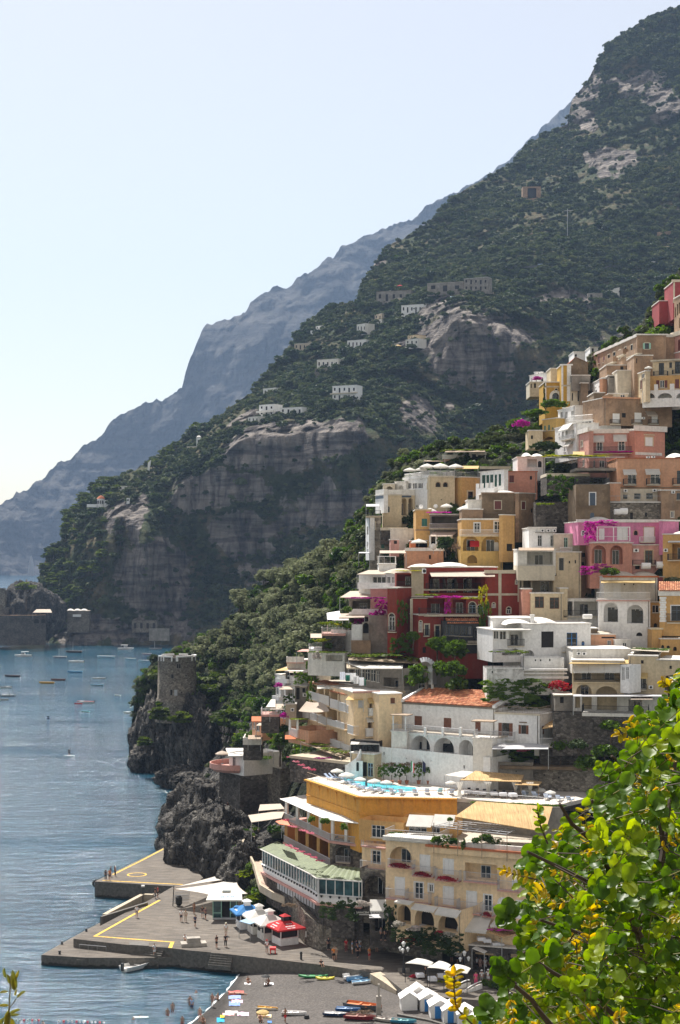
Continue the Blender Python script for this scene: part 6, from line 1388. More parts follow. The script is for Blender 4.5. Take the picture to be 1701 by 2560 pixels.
Ad(Bc,'beige awning on top of the white tower house',600,910,480,580,267,260,Bp,2.2,xb0=520,xb1=720)
Ad(Bc,'beige awning on the middle floor of the white tower house',410,660,790,880,263,257,Bp,2.2,xb0=530,xb1=560)
Ad(Bc,'pale red roofed awning at the top of the white tower house',730,1160,165,205,268,262,By,2.2,xb0=830)
Ad(Bc,'white awning over the lowest balcony of the white tower house',180,350,1060,1195,263,257,Bj,2.0,xb0=270)
Ad(Bc,'tattered grey awning below the white tower house',250,495,1140,1240,261,256,Bp,2.0,xb0=300)
t=Ag(BC,'small terrace with sun chairs below the white tower house',90,420,1330,256,5,By,.35,rail=Bl,h=.9,col=A6,skirt=3)
for(x,y,sx,sz,k,lab)in[(800,680,1.1,.9,Bs,'dark creeper covering the side of the white tower house'),(1010,760,1.0,2.9,Bs,'dark ivy gap between the white tower house and the yellow hotel'),(590,1050,.9,.8,Bs,'green plants hanging from the middle of the white tower house'),(470,1260,.7,.7,Bs,'green bush hanging below the grey awning')]:
 q=PY(x,y,257.3);Ah(Bs,lab,(q.x,q.y,q.z),sx,.7,sz,k,rz=0)
Ah(B0,'small purple bougainvillea on the white tower house balcony',tuple(PY(410,810,259)),.8,.6,.6,B7);Ah(B0,'purple bougainvillea below the white tower house',tuple(PY(500,1355,255)),.8,.6,.7,B7)
# ---- red-roofed cabin, lower terraces and the round balcony house
fr(500,1650,.287)
Hs=Ac('cabin','small orange cabin with a flat red tiled roof on the seaward terraces',455,545,530,640,BW,Y=272,dY=-4,dep=6,base=1);Hs.Au([(465,545,480,600),(490,550,520,620)],Be,A6);Hs.Av(False)
Ad('tiled_roof','flat red tiled roof of the small orange cabin',450,590,492,535,276,270,BH,None,xb0=450,xb1=560,th=.15)
Ad(Bc,'pale cream awning beside the red tiled cabin roof',490,650,525,572,273,267,Bp,2.4,xb0=545)
t=Ag(BC,'white walled terrace with a table under the red-roofed cabin',375,540,720,269,6,A8,.4,rail='solid',h=.8,col=A8,skirt=3)
Ad(Bc,'small wooden shade over the table below the red-roofed cabin',420,530,655,690,270,267,BJ,1.9)
Hs=Ac('balcony_house','white seaside house with a rounded balcony and a flat pale roof on a stone base',255,385,812,1000,A7,Y=283,dY=-4,dep=8,base=0,roof=None);Hs.Au([(285,845,310,935)],Be,Ba);Hs.Av(False)
Ad('flat_roof','flat cream roof of the white seaside balcony house',250,388,768,835,292,281,Cb,None,xb0=225,xb1=430,th=.25)
b=MB();c0=PY(255,955,283.5);rr=5.2
Hs.AD('round_balcony',MB().AF([(0,-.5),(rr-.7,-.5),(rr-.2,-.1),(rr,0),(rr,.95),(rr-.18,.95),(rr-.18,.05),(0,.05)],20,tuple(Hs.M.inverted()@(c0+Aa((1.5,3.2,0)))),0,R(150),R(330)),AP(By),smooth=False)
Af('cream parasol on the rounded balcony of the seaside house',195,790,62,284,Bp,None,pole=2.4)
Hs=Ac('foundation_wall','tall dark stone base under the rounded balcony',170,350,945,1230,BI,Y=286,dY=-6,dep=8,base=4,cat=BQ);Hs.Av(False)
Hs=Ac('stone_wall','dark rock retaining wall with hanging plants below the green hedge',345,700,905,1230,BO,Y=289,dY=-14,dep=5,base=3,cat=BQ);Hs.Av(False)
Ah('hedge','clipped green hedge on top of the dark retaining wall',tuple(PY(500,850,283)),2.5,.9,1.0,'hedge',cat='hedge',rz=-.4)
for(x,y,h,r,k,lab,Y_)in[(700,930,6.2,1.8,Bi,'tall dark green tree at the seaward end of the pool terrace',262),(650,720,3,1.5,Bo,'bright green fig tree beside the red-roofed cabin',266),(740,690,2.6,1.2,Bi,'green tree below the peach pavilion',257),(470,800,2,1.0,Bu,'shrub beside the flat cream roof',272)]:
 q=PY(x,y,Y_);AY('tree',lab,(q.x,q.y,q.z),h,r,k if k!=Bo else Bi,None,hc=r*1.1)
Ad('parasol_sheet','small white sunshade half hidden by the tall dark tree',595,640,795,812,270,268,Bj,1.8)
# -- white house with the pan-tiled roof
fr(900,1650,.3508)
Hs=Ac('tiled_house','white house with a terracotta pan-tiled roof, brown doors and two stair towers',298,968,328,530,A7,Y=232.5,dY=-9,dep=10,base=0,roof=None)
Hs.Au([(390,400,443,472),(598,414,652,488),(815,438,862,512)],BB,'wood')
for a,y in((415,365),(620,378),(828,395)):
 x0,z=Hs.q(a-52,y+40);x1,_=Hs.q(a+52,y+40);r=(x1-x0)/2;b=MB();n=10
 for k in range(n):
  t0,t1=PIi*k/n,PIi*(k+1)/n
  b.add([((x0+x1)/2-q*cos(t),yy,z+q*sin(t))for yy in(-.08,-.003)for q in(r,r-.18)for t in(t0,t1)],[(0,1,3,2),(4,6,7,5),(0,4,5,1),(2,3,7,6)])
 Hs.AD('arch_moulding',b,M_(A6))
Hs.Aw(318,332,Bm,.2);Hs.tiles(318,958,205,318,5.6,.45,n=54);Hs.Av(False)
for xx,yy in((300,295),(955,340)):
 a,z0=Hs.q(xx,yy,.4);b=MB();dz=Hs.q(700,222,-5.6)[1]-Hs.q(700,318,.4)[1];b.add([(a-.2,-.5,z0-.1),(a+.3,-.5,z0-.1),(a+.3,5.6,z0+dz),(a-.2,5.6,z0+dz),(a-.2,-.5,z0+.3),(a+.3,-.5,z0+.3),(a+.3,5.6,z0+dz+.35),(a-.2,5.6,z0+dz+.35)],[(3,2,1,0),(4,5,6,7),(0,1,5,4),(1,2,6,5),(2,3,7,6),(3,0,4,7)]);Hs.AD('coping',b,M_(A6))
E=Hs.At(966,1282,388,610,A7,Y=226,dY=-3,dep=9,base=0);E.win(1014,450,1066,540,'op','wood');E.win(1150,465,1186,528,'op','wood');E.Ax(962,1096,512,566,.7,Bl,Ba,A7);E.Aw(440,447,BU,.12,1138,1192,'lintel');E.Aw(378,390,Bb,.15);E.AA(.9,BJ,.35);E.Av()
E2=Hs.At(1280,1376,388,600,A7,Y=226.2,dY=3,dep=6);E2.win(1298,470,1315,530,BB,'wood');E2.Av()
Lw=Hs.At(225,960,532,760,A7,Y=229.5,dY=-11,dep=4,base=0,roof=BY)
Lw.Au([(362,540,500,652),(528,555,674,672),(706,570,808,692)],Bf,arch=1,deep=2.4);Lw.Au([(735,750,748,775)],Bd);Lw.Av()
for(x0,y0,x1,y1)in((392,580,440,655),(595,595,650,668)):
 a,z1=Lw.q(x0,y0,-2.3);c_,z0=Lw.q(x1,y1,-2.3);Lw.AD('glass_door',MB().box((a,2.28,z0),(c_,2.36,z1)),M_(Cg))
for x0,x1,yt,yb in((345,462,468,524),(470,590,475,532),(596,716,487,544),(722,812,497,552)):Lw.Ax(x0,x1,yt,yb,.25,Bl,Ba,A7,.16)
for x0,x1,yt,yb in((332,480,650,705),(498,655,662,718),(672,806,678,734)):Lw.Ax(x0,x1,yt,yb,.6,Bl,Ba,A7,.16)
for x in(466,592,718):a,z0=Lw.q(x,545,.3);Lw.AD('pillar',MB().box((a-.17,-.42,z0),(a+.17,-.1,z0+1.3)),M_(A6))
for x0,x1,yt,yb,yr in((226,334,515,665,455),(806,944,565,800,510)):
 T=Hs.At(x0,x1,yt,yb,A8,Y=232.6 if x0<500 else 222.6,dY=-1,dep=3,part='stair_tower',base=1.5);T.AA(.95,Ba,.2);T.Av()
 x2,z2=T.q((x0+x1)/2,yr);zz=T.h+.1;b=MB()
 for xx in(.15,T.w-.3):b.box((xx,.05,zz),(xx+.15,.2,zz+2.3))
 T.AD('post',b,M_(A6));T.AD('flat_canopy',MB().box((-.2,-.2,zz+2.3),(T.w+.2,2,zz+2.42)),M_(BJ))
Bw=Hs.At(128,930,655,905,A7,Y=228.3,dY=-13,dep=5,base=1);Bw.Au([(168,655,176,678),(328,700,334,708),(425,712,431,720),(505,715,511,723),(590,730,596,738),(685,740,691,748),(738,752,748,775)],Bd);Bw.Aw(776,784,BU,.12,700,815,'pipe');Bw.Av(False)
Ad('reed_awning','torn straw awning on posts at the landward end of the white tiled house',1300,1555,428,490,229,223.5,'reed',2.6,xb0=1350,xb1=1400,sag=-.3,bars=3)
t=Ag(BC,'white table terrace under the torn straw awning',1285,1560,605,223.5,6,A8,.4,rail=Bl,h=.9,col=A6,skirt=3)
Ad('flat_roof','thin pale flat roof on posts below the white tiled house terrace',945,1345,595,635,225,219.5,Ba,2.8)
Hs=Ac('retaining_wall','high stone retaining wall behind the pool bar',915,1235,728,880,Bm,Y=223,dY=-1,dep=3,base=3,cat=BQ);Hs.Au([(1010,770,1020,780),(1110,790,1120,800)],Bd,sill=False);Hs.Av(False)
w=Hs.At(1230,1760,762,975,BO,Y=221.5,dY=-3,dep=3,base=2,part='stone_wall');w.Au([(1310,815,1322,828),(1412,832,1424,846),(1340,780,1350,790)],Bd,sill=False);w.Av(False)
for(x,y,h,r,k,lab,Y_)in[(1430,700,4,1.6,Bi,'bright green tree with airy leaves beside the straw awning',223),(1540,660,3.6,1.8,Ce,'dark tree in the garden above the stone retaining wall',224)]:
 q=PY(x,y,Y_);AY('tree',lab,(q.x,q.y,q.z-1),h,r,k,None,hc=r*.9)
fr(1250,1700,.3643)
for(x,y,h,r,k,lab,Y_)in[(760,360,4,1.7,Bi,'tall light green tree against the dark stone wall',219),(720,500,3,2.1,Bo,'round yellow-green bush in the garden above the retaining wall',217),(540,480,3.2,1.5,Ce,'dark shrub between the bright tree and the yellow-green bush',219),(600,570,2.2,2.0,Bu,'low dark bush hanging over the stone retaining wall',218),(900,530,3,2.1,Ce,'dark bush at the landward end of the garden',216),(1030,330,2.6,1.8,Bu,'dark bush under the cluttered terrace wall',217),(880,590,2.4,1.6,Bo,'green bush at the end of the stone retaining wall',215)]:
 q=PY(x,y,Y_);AY('tree',lab,(q.x,q.y,q.z-h*.5),h,r,Bi if k==Bo else k,None,hc=r*.75)
t=Ag('garden','shaded garden bed above the stone retaining wall',0,1000,600,221,5,BU,.4,dY=-3)
Ah('flowering_bush','pink flowered bush hanging under the white tiled house',tuple(PY(165,480,224)),1.0,.5,.8,'pinkmat')
for(x,y,sx,sz,k,lab)in[(120,525,3.8,1.1,Bs,'dark green creeper under the thin pale flat roof'),(110,75,4.6,1.5,Bs,'green leafy roof behind the white tiled house'),(410,50,2.0,1.2,B5,'red bougainvillea beside the small brown shed'),(230,125,3.6,1.6,Bs,'dark hanging creeper behind the roof terrace of the tiled house')]:
 q=PY(x,y,229 if y<200 else 223.5);Ah(Bs,lab,(q.x,q.y+(2 if y>100 else 0),q.z),sx,1.2,sz,k,rz=0)
# -- waterfront hotel, pool and bar terrace
fr(650,1950,.4464)
# plan of the hotel front edge: left end, corner, right end (metres)
ZP=PY(560,100,217).z
def plan(x,y,z):p=PG(x,y,z);return Aa((p.x,p.y,0))
e0,e1,e2=plan(262,0,ZP),plan(560,98,ZP),plan(1105,108,ZP)
Hs=Ac('waterfront_hotel','big orange and pale yellow waterfront hotel with a pool terrace on top',705,1560,372,735,BS,Y=203.5,dY=-9,dep=12,base=3.5,roof=BY)
HOT=Hs
# upper floor: orange band below the pool, three faces
b=MB();zt,zb=0,-7.5
org=AQ('orange');inner=[e2+Aa((2,14,0)),e0+Aa((14,8,0))]
pl=[e0,e1,e2]+inner
Hi=Hs.M.inverted()
def hl(p,z):q=Hi@Aa((p.x,p.y,z));return q
def An(name,P_,z0,z1,mat,th=.3,out=0):
 b=MB()
 for a,c_ in zip(P_[:-1],P_[1:]):
  d_=(c_-a).normalized();n_=Aa((d_.y,-d_.x,0));a2,c2=a+n_*out,c_+n_*out
  v_=[hl(a2,z0),hl(c2,z0),hl(c2-n_*th,z0),hl(a2-n_*th,z0),hl(a2,z1),hl(c2,z1),hl(c2-n_*th,z1),hl(a2-n_*th,z1)]
  b.add(v_,[(3,2,1,0),(4,5,6,7),(0,1,5,4),(1,2,6,5),(2,3,7,6),(3,0,4,7)])
 return Hs.AD(name,b,mat)
An('pool_storey',[e0,e1,e2],ZP-7.5,ZP-.1,org,3)
An('cornice',[e0,e1,e2],ZP-.1,ZP+.12,org,2,.45)
An(Bh,[e0,e1,e2],ZP-2.35,ZP-2.15,org,.5,.12)
for a,c_,n in((e0,e1,6),(e1,e2,8)):
 d_=(c_-a).normalized();n_=Aa((d_.y,-d_.x,0))
 for k in range(n):
  p=a+(c_-a)*((k+.5)/n);b=MB();pr=[(0,0)]+[(.42-.42*cos(t*.2618)*1.0+0,-2.1+2.1*t/6)for t in range(0,7)]
  pr=[(0,-.1),(.42,-.1)]+[(.42*(1-sin(t*.2618)),-.1-1.9*(1-cos(t*.2618)))for t in range(7)]
  v_=[]
  for sx in(-.13,.13):v_+=[hl(p+d_*sx+n_*o,ZP+z)for o,z in pr]
  m=len(pr);b.add(v_,[tuple(range(m)),tuple(range(m,2*m))[::-1]]+[(i,m+i,m+(i+1)%m,(i+1)%m)for i in range(m)]);Hs.AD('bracket',b,org)
An('bar_terrace_wall',[e2,plan(1568,150,ZP),plan(1700,140,ZP)],ZP-7.5,ZP-.4,AQ(Bm),1.5)
# pool deck
deckp=[e0,e1,e2,plan(1568,150,ZP),plan(1700,140,ZP),e2+Aa((30,16,0)),e2+Aa((2,13,0)),e1+Aa((8,13.5,0)),e0+Aa((6,10,0))]
b=MB();b.slab([(p.x,p.y,ZP+.15)for p in deckp],.5);o=b.AE('pool_deck',AR('pale_deck_tiles',(.52,.47,.41),.7,0,.15,2))
tag(o,'pale tiled pool deck on top of the waterfront hotel',BC)
def rail(name,AX,pts,z,h=1.0,mat=Ba,gap=.16,cat='railing'):
 t=Ai(name,AX,cat,(pts[0].x,pts[0].y,z));o=Aa((pts[0].x,pts[0].y,0));b=MB();c2=MB()
 for a,c_ in zip(pts[:-1],pts[1:]):
  a,c_=a-o,c_-o;n=max(2,int((c_-a).length/gap));c2.bar((a.x,a.y,h),(c_.x,c_.y,h),.035)
  for k in range(n+1):q=a.lerp(c_,k/n);b.bar((q.x,q.y,0),(q.x,q.y,h),.016,0,3)
 b.AE('baluster',M_(mat),t)['kind']='stuff';c2.AE('handrail',M_(mat),t);return t
def AN(P_,d):
 r=[]
 for k,p in Ab(P_):
  a=P_[max(0,k-1)];c_=P_[min(len(P_)-1,k+1)];t=(c_-a).normalized();r.append(p-Aa((t.y,-t.x,0))*d)
 return r
rail('pool_railing','dark railing along the front edge of the pool deck',AN([e0,e1,e2],.1),ZP+.15,.95,BJ,.6)
# the pool
fr(900,1650,.3508)
pe=[PG(x,y,ZP+.2)for x,y in((-60,838),(0,848),(90,862),(200,885),(300,902),(400,912),(405,935),(250,950),(100,928),(0,905),(-95,870),(-150,850),(-120,838))]
wm,nt,bs=newmat('pool_water');f=AS(nt,geo(nt),1.5,3,.5,1);L(nt,AT(nt,f,[(.35,(.05,.50,.64)),(.65,(.20,.74,.84))]),bs.inputs[Br]);bs.inputs[Bt].default_value=.05;AU(nt,bs,f,.25,.1)
t=Ai('swimming_pool','turquoise swimming pool on the hotel roof deck','pool',pe[0]);o=pe[0]
MB().slab([p-o+Aa((0,0,.01))for p in pe],.15).AE('water',wm,t);b=MB()
cen=sum(pe,Aa())/len(pe)
for k in range(len(pe)):
 a,c_=pe[k]-o,pe[(k+1)%len(pe)]-o;oa,oc=a+(a+o-cen).normalized()*.4,c_+(c_+o-cen).normalized()*.4
 b.add([(a.x,a.y,.06),(c_.x,c_.y,.06),(oc.x,oc.y,.06),(oa.x,oa.y,.06),(oc.x,oc.y,-.1),(oa.x,oa.y,-.1)],[(0,1,2,3),(3,2,4,5)])
b.AE('coping',M_(A6),t)
# loungers
def lounger_proto():
 t=Ai('sun_lounger','x','sun lounger');MB().box((-.32,-.95,.26),(.32,.45,.32)).AE('frame',M_(A6),t)
 MB().box((-.3,-.94,.32),(.3,.44,.4)).AE('mattress',M_('towel'),t)
 b=MB();b.add([(-.3,.45,.33),(.3,.45,.33),(.3,1.0,.85),(-.3,1.0,.85),(-.3,.42,.4),(.3,.42,.4),(.3,.95,.92),(-.3,.95,.92)],[(0,1,2,3),(7,6,5,4),(0,4,5,1),(2,6,7,3),(1,5,6,2),(0,3,7,4)]);b.AE('backrest',M_('towel'),t)
 for x in(-.28,.28):
  for y in(-.85,.38):MB().box((x-.03,y-.03,0),(x+.03,y+.03,.26)).AE('leg',M_(A6),t)
 return t
LP=lounger_proto();nl=0
def AJ(x,y,rz,AX,col=None,group=None):
 global nl
 p=PG(x,y,ZP+.25);nl+=1;loc=(p.x,p.y,ZP+.15)
 if nl==1:LP.location=loc;LP.rotation_euler=(0,0,rz);LP['label']=AX;o=LP;LP['group']=group or 'sun loungers round the pool'
 else:o=dup(LP,loc,rz,AX,group or 'sun loungers round the pool')
 if col:
  for c_ in o.children:
   if c_.name.startswith(('mattress','backrest')):bymat(c_,m0=AP(col,.9))
 return o
BL=(.50,.60,.78)
for k,(x,y)in Ab(((40,930),(100,938),(155,942),(235,948),(300,955),(395,955),(480,950),(570,948),(650,955))):
 AJ(x,y,2.5+.1*k,(A7 if k in(3,4,6)else 'pale blue')+' sun lounger along the pool front edge, '+ORD[k]+Ci,None if k in(3,4,6)else BL if k!=7 else(.3,.62,.72))
fr(500,1650,.287)
for k,(x,y)in Ab(((1075,975),(1110,985),(1140,1040),(1180,1035),(1225,1040),(1290,1070),(1345,1100),(1400,1120))):
 AJ(x,y,.6+.25*k,['white sun lounger at the seaward tip of the pool deck','second white sun lounger from the seaward tip of the pool deck','white sun lounger under the first deck parasol','white sun lounger beside a dark grey towel','white sun lounger at the head of the pool','white sun lounger just in front of the pool head','pale blue sun lounger by the closed dark parasol','pale blue sun lounger below the closed dark parasol'][k],BL if k>5 else None)
for k,(x,y,r)in Ab(((980,885,64),(1048,890,74),(1195,945,58),(1278,975,72),(1395,1018,55),(1505,1038,50))):
 p=PG(x,y+105,ZP);Af(['white parasol at the seaward tip of the pool deck','wide white parasol beside the curved stair wall','white parasol over the dark grey towel loungers','largest white parasol at the head of the pool','white parasol on the far pool edge','second white parasol on the far pool edge'][k],x,y,r,p.y)
p=PG(1450,1110,ZP);Af('closed dark grey parasol on the front pool edge',1450,1020,22,p.y,AP((.12,.12,.13)),closed=True)
fr(900,1650,.3508)
for k,(x,y,r)in Ab(((105,845,46),(190,855,46),(648,860,42))):p=PG(x,y+70,ZP);Af(['white parasol in front of the blue house wall','white parasol near the flag poles','white parasol beside the pool bar'][k],x,y,r,p.y)
for k,(x,y,r)in Ab(((1192,912,36),(1282,908,46),(1358,928,44))):p=PG(x,y+62,ZP);Af(['white parasol half hidden by the bar curtain','middle white parasol beside the landward loungers','white parasol at the landward end of the loungers'][k],x,y,r,p.y)
for k,(x,y)in Ab(((1180,968),(1255,975),(1340,990),(1425,1000),(1500,1008))):AJ(x,y,2.7,'white sun lounger beyond the pool bar, '+ORD[k]+' from the bar',None,'sun loungers beyond the pool bar')
# potted trees on the blue-white wall
for k,x in Ab((170,228,285,335,420,490,560,610)):
 p=PG(x,885,ZP+.15);t=Ai('potted_tree','potted tree against the white pool wall, '+ORD[k]+' from the pool house','potted tree',p,0,'potted trees along the pool wall')
 MB().AF([(.2,0),(.3,.5),(.34,.52),(.3,.5),(0,.48)],10).AE('pot',M_('pot'),t);MB().bar((0,0,.4),(0,0,1.3),.05).AE('trunk',M_('trunk'),t)
 c_=link('crown',Aq(Bu if k%2 else Bs),t);c_.location=(0,0,1.9);c_.scale=(.8,.3,.85)if k%2==0 else(.6,.6,.7)
 e=link('espalier',Aq('dry'),t);e.location=(0,.3,2.5);e.scale=(1.2,.15,.8)
for k,(x,cs)in Ab(((365,((.02,.25,.08),(.8,.8,.8),(.6,.02,.03))),(447,((.02,.02,.05),(.03,.03,.08),(.02,.02,.05))),(540,((.02,.06,.3),(.03,.08,.35),(.02,.06,.3))))):
 p=PG(x,892,ZP+.15);t=Ai('flag',['green, white and red flag hanging on a pole by the pool','drooping dark flag by the pool','drooping blue flag by the pool'][k],'flag',p);MB().bar((0,0,0),(0,0,3.6),.035).AE('pole',M_(BX),t)
 for j,c_ in Ab(cs):
  b=MB();b.add([(.04+.14*j,.05*(j%2),3.5-.15*j),(.04+.14*(j+1),.05*((j+1)%2),3.35-.15*j),(.04+.14*(j+1),.05*((j+1)%2),1.9-.1*j),(.04+.14*j,.05*(j%2),1.95-.1*j)],[(0,1,2,3)]);b.AE('stripe',AP(c_,.9),t)
# bar pergola
def deckY(x,y):return PG(x,y,ZP).y
Yf=deckY(1000,985)
Ae('reed_roof','straw matting roof of the pool bar',[PY(715,855,Yf+.5),PY(1150,868,Yf-.5),PY(1170,820,Yf+4),PY(825,790,Yf+4.5)],'reed',th=.08,posts=[(0,2.4),(1,2.4),(2,2.3)],cat=BF,pm=BJ,bars=7)
Ae('reed_roof','shorter straw roof at the landward end of the pool bar',[PY(1105,888,Yf-1),PY(1275,893,Yf-1),PY(1300,868,Yf+3),PY(1130,850,Yf+3)],'reed',th=.08,posts=[(0,2.4),(1,2.4)],cat=BF,pm=BJ,bars=3)
Ae('canvas_roof','white canvas roof at the seaward end of the pool bar',[PY(605,820,Yf+2),PY(745,838,Yf+1),PY(815,798,Yf+5),PY(730,790,Yf+5)],Bj,posts=[(0,2.3)],cat=Bc)
for k,x in Ab((712,915,1110,1215)):
 p=PY(x,870,Yf-.2);b=MB();n=10;zs=[0,-.6,-1.2,-2.1];ws=[.75,.45,.22,.5];vs=[]
 for z,w_ in zip(zs,ws):
  for i in range(n+1):s_=i/n*2-1;vs.append((s_*w_*.7,.08*sin(i*2.2),z))
 b.add(vs,[(j*(n+1)+i,j*(n+1)+i+1,(j+1)*(n+1)+i+1,(j+1)*(n+1)+i)for j in range(3)for i in range(n)]);o=b.AE('curtain',M_(Bj));o.location=p
 tag(o,'white tied curtain hanging on the pool bar, '+ORD[k]+' from the pool','curtain','tied curtains of the pool bar')
rail('bar_railing','white railing with plants in front of the pool bar',[PG(700,985,ZP),PG(1000,1015,ZP),PG(1300,1040,ZP),PG(1520,1050,ZP)],ZP+.15,.95,Ba,.45)
for k,x in Ab((860,960,1080,1180,1290,1400)):Ah('planter_bush','green plants along the bar terrace edge, '+ORD[k]+' clump from the pool',tuple(PG(x,1015+k*5,ZP+.2)),1.2,.3,.35,'hedge','plants along the bar terrace edge',rz=-.05)
TBL={}
def AH(AX,loc,cloth_='towel',group=None,sz=.45):
 t=Ai('table',AX,'table',loc,random.random()*.4,group)
 if 'c' not in TBL:
  b=MB();b.box((-.45,-.45,.7),(.45,.45,.75));b.add([(-.47,-.47,.752),(.47,-.47,.752),(.47,.47,.752),(-.47,.47,.752),(-.5,-.5,.35),(.5,-.5,.3),(.52,.5,.35),(-.5,.5,.32)],[(0,1,2,3),(0,4,5,1),(1,5,6,2),(2,6,7,3),(3,7,4,0)])
  TBL['c']=b.mesh('tablecloth',M_('towel'));l=MB()
  for x in(-.38,.38):
   for y in(-.38,.38):l.box((x-.03,y-.03,0),(x+.03,y+.03,.7))
  TBL['l']=l.mesh('table_legs',M_(BJ))
 link('tablecloth',TBL['c'],t);link('legs',TBL['l'],t);return t
def AI(AX,loc,rz,mat=BJ,group=None):
 t=Ai('chair',AX,'chair',loc,rz,group);k='ch'+mat
 if k not in TBL:
  TBL[k]=[MB().box((-.22,-.22,.43),(.22,.22,.47)).mesh('seat',M_(mat)),MB().box((-.22,.19,.47),(.22,.23,.9)).mesh('chair_back',M_(mat))]
  l=MB()
  for x in(-.2,.2):
   for y in(-.2,.2):l.box((x-.02,y-.02,0),(x+.02,y+.02,.43))
  TBL[k].append(l.mesh('chair_legs',M_(mat)))
 for n_,m in zip(('seat','backrest','legs'),TBL[k]):link(n_,m,t)
 return t
for k,x in Ab((770,830,880,955,1020,1090)):
 p=PG(x,965+k*5,ZP+.15);AH('white clothed table under the pool bar roof, '+ORD[k]+' from the pool',p,group='tables under the pool bar roof')
 AI('chair behind the pool bar table, '+ORD[k]+' from the pool',p+Aa((.3,.9,0)),.2,Bk,'chairs of the pool bar')
# ---- hotel: yellow facade
fr(650,1950,.4464)
Hs.win(728,375,852,472,Bf,arch=1,deep=1.6);Hs.Au([(902,425,950,512),(1032,447,1082,530)],BB,A6,trim=A7);Hs.win(1150,470,1330,560,Bf,deep=1.5)
Hs.Au([(762,550,808,648),(1032,602,1082,700),(1163,628,1212,720)],BB,A6,trim=A7);Hs.Au([(868,575,914,668),(1257,645,1300,738)],Be,A6,trim=A7);Hs.win(948,586,970,630,Be,A6,trim=A7,tw=.2);Hs.win(1338,663,1388,760,BB,A6,arch=1,trim=A7);Hs.win(1440,680,1490,780,BB,A6,trim=A7);Hs.win(1420,540,1470,600,BB,A6,trim=A7)
for x0,x1,yt,yb,fl in((716,856,448,490,B5),(852,970,485,540,B5),(980,1115,505,565,B5),(1140,1330,522,575,None),(704,815,612,668,None),(812,942,635,695,None),(978,1102,665,720,None),(1104,1232,685,748,None),(1244,1302,705,765,B5),(1330,1510,570,625,None)):
 Hs.Ax(x0,x1,yt,yb,1.15 if yt>600 else.9,Bl,Ba,By,.16,fl and B5)
Hs.Aw(345,372,A8,.3);Hs.Av()
G0=Hs.At(765,1130,700,850,BS,Y=202.5,dY=-6,dep=5,base=2);G0.Au([(771,702,846,805),(868,722,976,828),(1000,755,1112,850)],Bd,arch=1,deep=1.6)
for x0,x1,y0,y1 in((752,842,672,698),(846,974,700,738),(978,1106,720,768)):G0.awn(x0,x1,y0-2,y1,1.0,Bj)
G0.Av(False)
for k,(x,y)in Ab(((798,785),(912,805),(1035,835))):t=G0.q(x,y,-1.2);p=G0.M@Aa((t[0],1.2,t[1]-.9));AH('white table seen through a ground floor arch of the hotel, '+ORD[k]+' arch',p,group='tables behind the ground floor arches')
G1=Hs.At(1130,1560,770,900,BS,Y=201,dY=-4,dep=5,base=2);G1.Au([(1150,800,1320,890),(1340,800,1540,900)],Bf,deep=3);G1.awn(1102,1268,745,858,2.6,Bj,.3);G1.awn(1290,1440,785,835,2.0,Bj,.3);G1.awn(1450,1600,795,830,2.0,Bj);G1.Av(False)
# hotel: roof terrace with plants and the bare pergola
Rt=Hs.At(940,1560,395,430,BS,Y=201.5,dY=-6,dep=8,base=0,part='planter_wall',roof=BH);Rt.Aw(385,397,BH,.25);Rt.Av()
for k,(x,y,r,kk)in Ab(((985,340,1.2,Bu),(1030,345,1.3,Bs),(1085,350,1.2,Bu),(1140,360,1.1,Bs),(1210,345,1.3,Bi),(1270,335,1.9,Bi),(1330,365,1.3,Bs),(1390,380,1.1,Bu),(1065,225,.9,Bi),(760,295,1.4,'hedge'),(1440,370,1.3,Bi))):
 q=PY(x,y,203-k*.2 if k<8 else 206);Ah('potted_plant',['pale flowering plant at the seaward end of the bare pergola','tall spiky plant under the bare pergola','bushy plant on the planter wall under the pergola','trailing plant on the planter wall','palm-like plant under the bare pergola','biggest leafy plant under the bare pergola','dark bush near the landward pergola post','bush at the corner of the planter wall','bright green plant beside the white canvas awnings','clipped hedge in a white trough on the roof terrace','bush beside the pergola lamp'][k],(q.x,q.y,q.z),r*.6,r*.5 if k!=9 else.3,r*.55 if k!=9 else.3,kk)
t=Ai('bare_pergola','bare metal pergola over the planted hotel roof terrace',BF,PY(1200,400,203));o=PY(1200,400,203);b=MB()
cs=[PY(975,262,203)-o,PY(1385,305,200)-o,PY(1470,262,206)-o,PY(1090,230,209)-o]
for k in range(5):s_=k/4;MB().bar(cs[0].lerp(cs[3],s_),cs[1].lerp(cs[2],s_),.05).AE('beam',M_(Ba),t)
for k in range(8):s_=k/7;MB().bar(cs[0].lerp(cs[1],s_)+Aa((0,0,.06)),cs[3].lerp(cs[2],s_)+Aa((0,0,.06)),.035).AE('rafter',M_(Ba),t)
for k in(0,.33,.66,1):q=cs[0].lerp(cs[1],k);MB().bar(q+Aa((0,0,.5)),q-Aa((0,0,3.4)),.045).AE('post',M_(BJ),t)
Ae('straw_roof','wide sloping straw roof under the bar terrace',[PY(1092,205,204),PY(1600,290,201),PY(1640,150,207),PY(1215,120,209)],'reed',th=.1,cat=Bc,bars=10,pm=BJ)
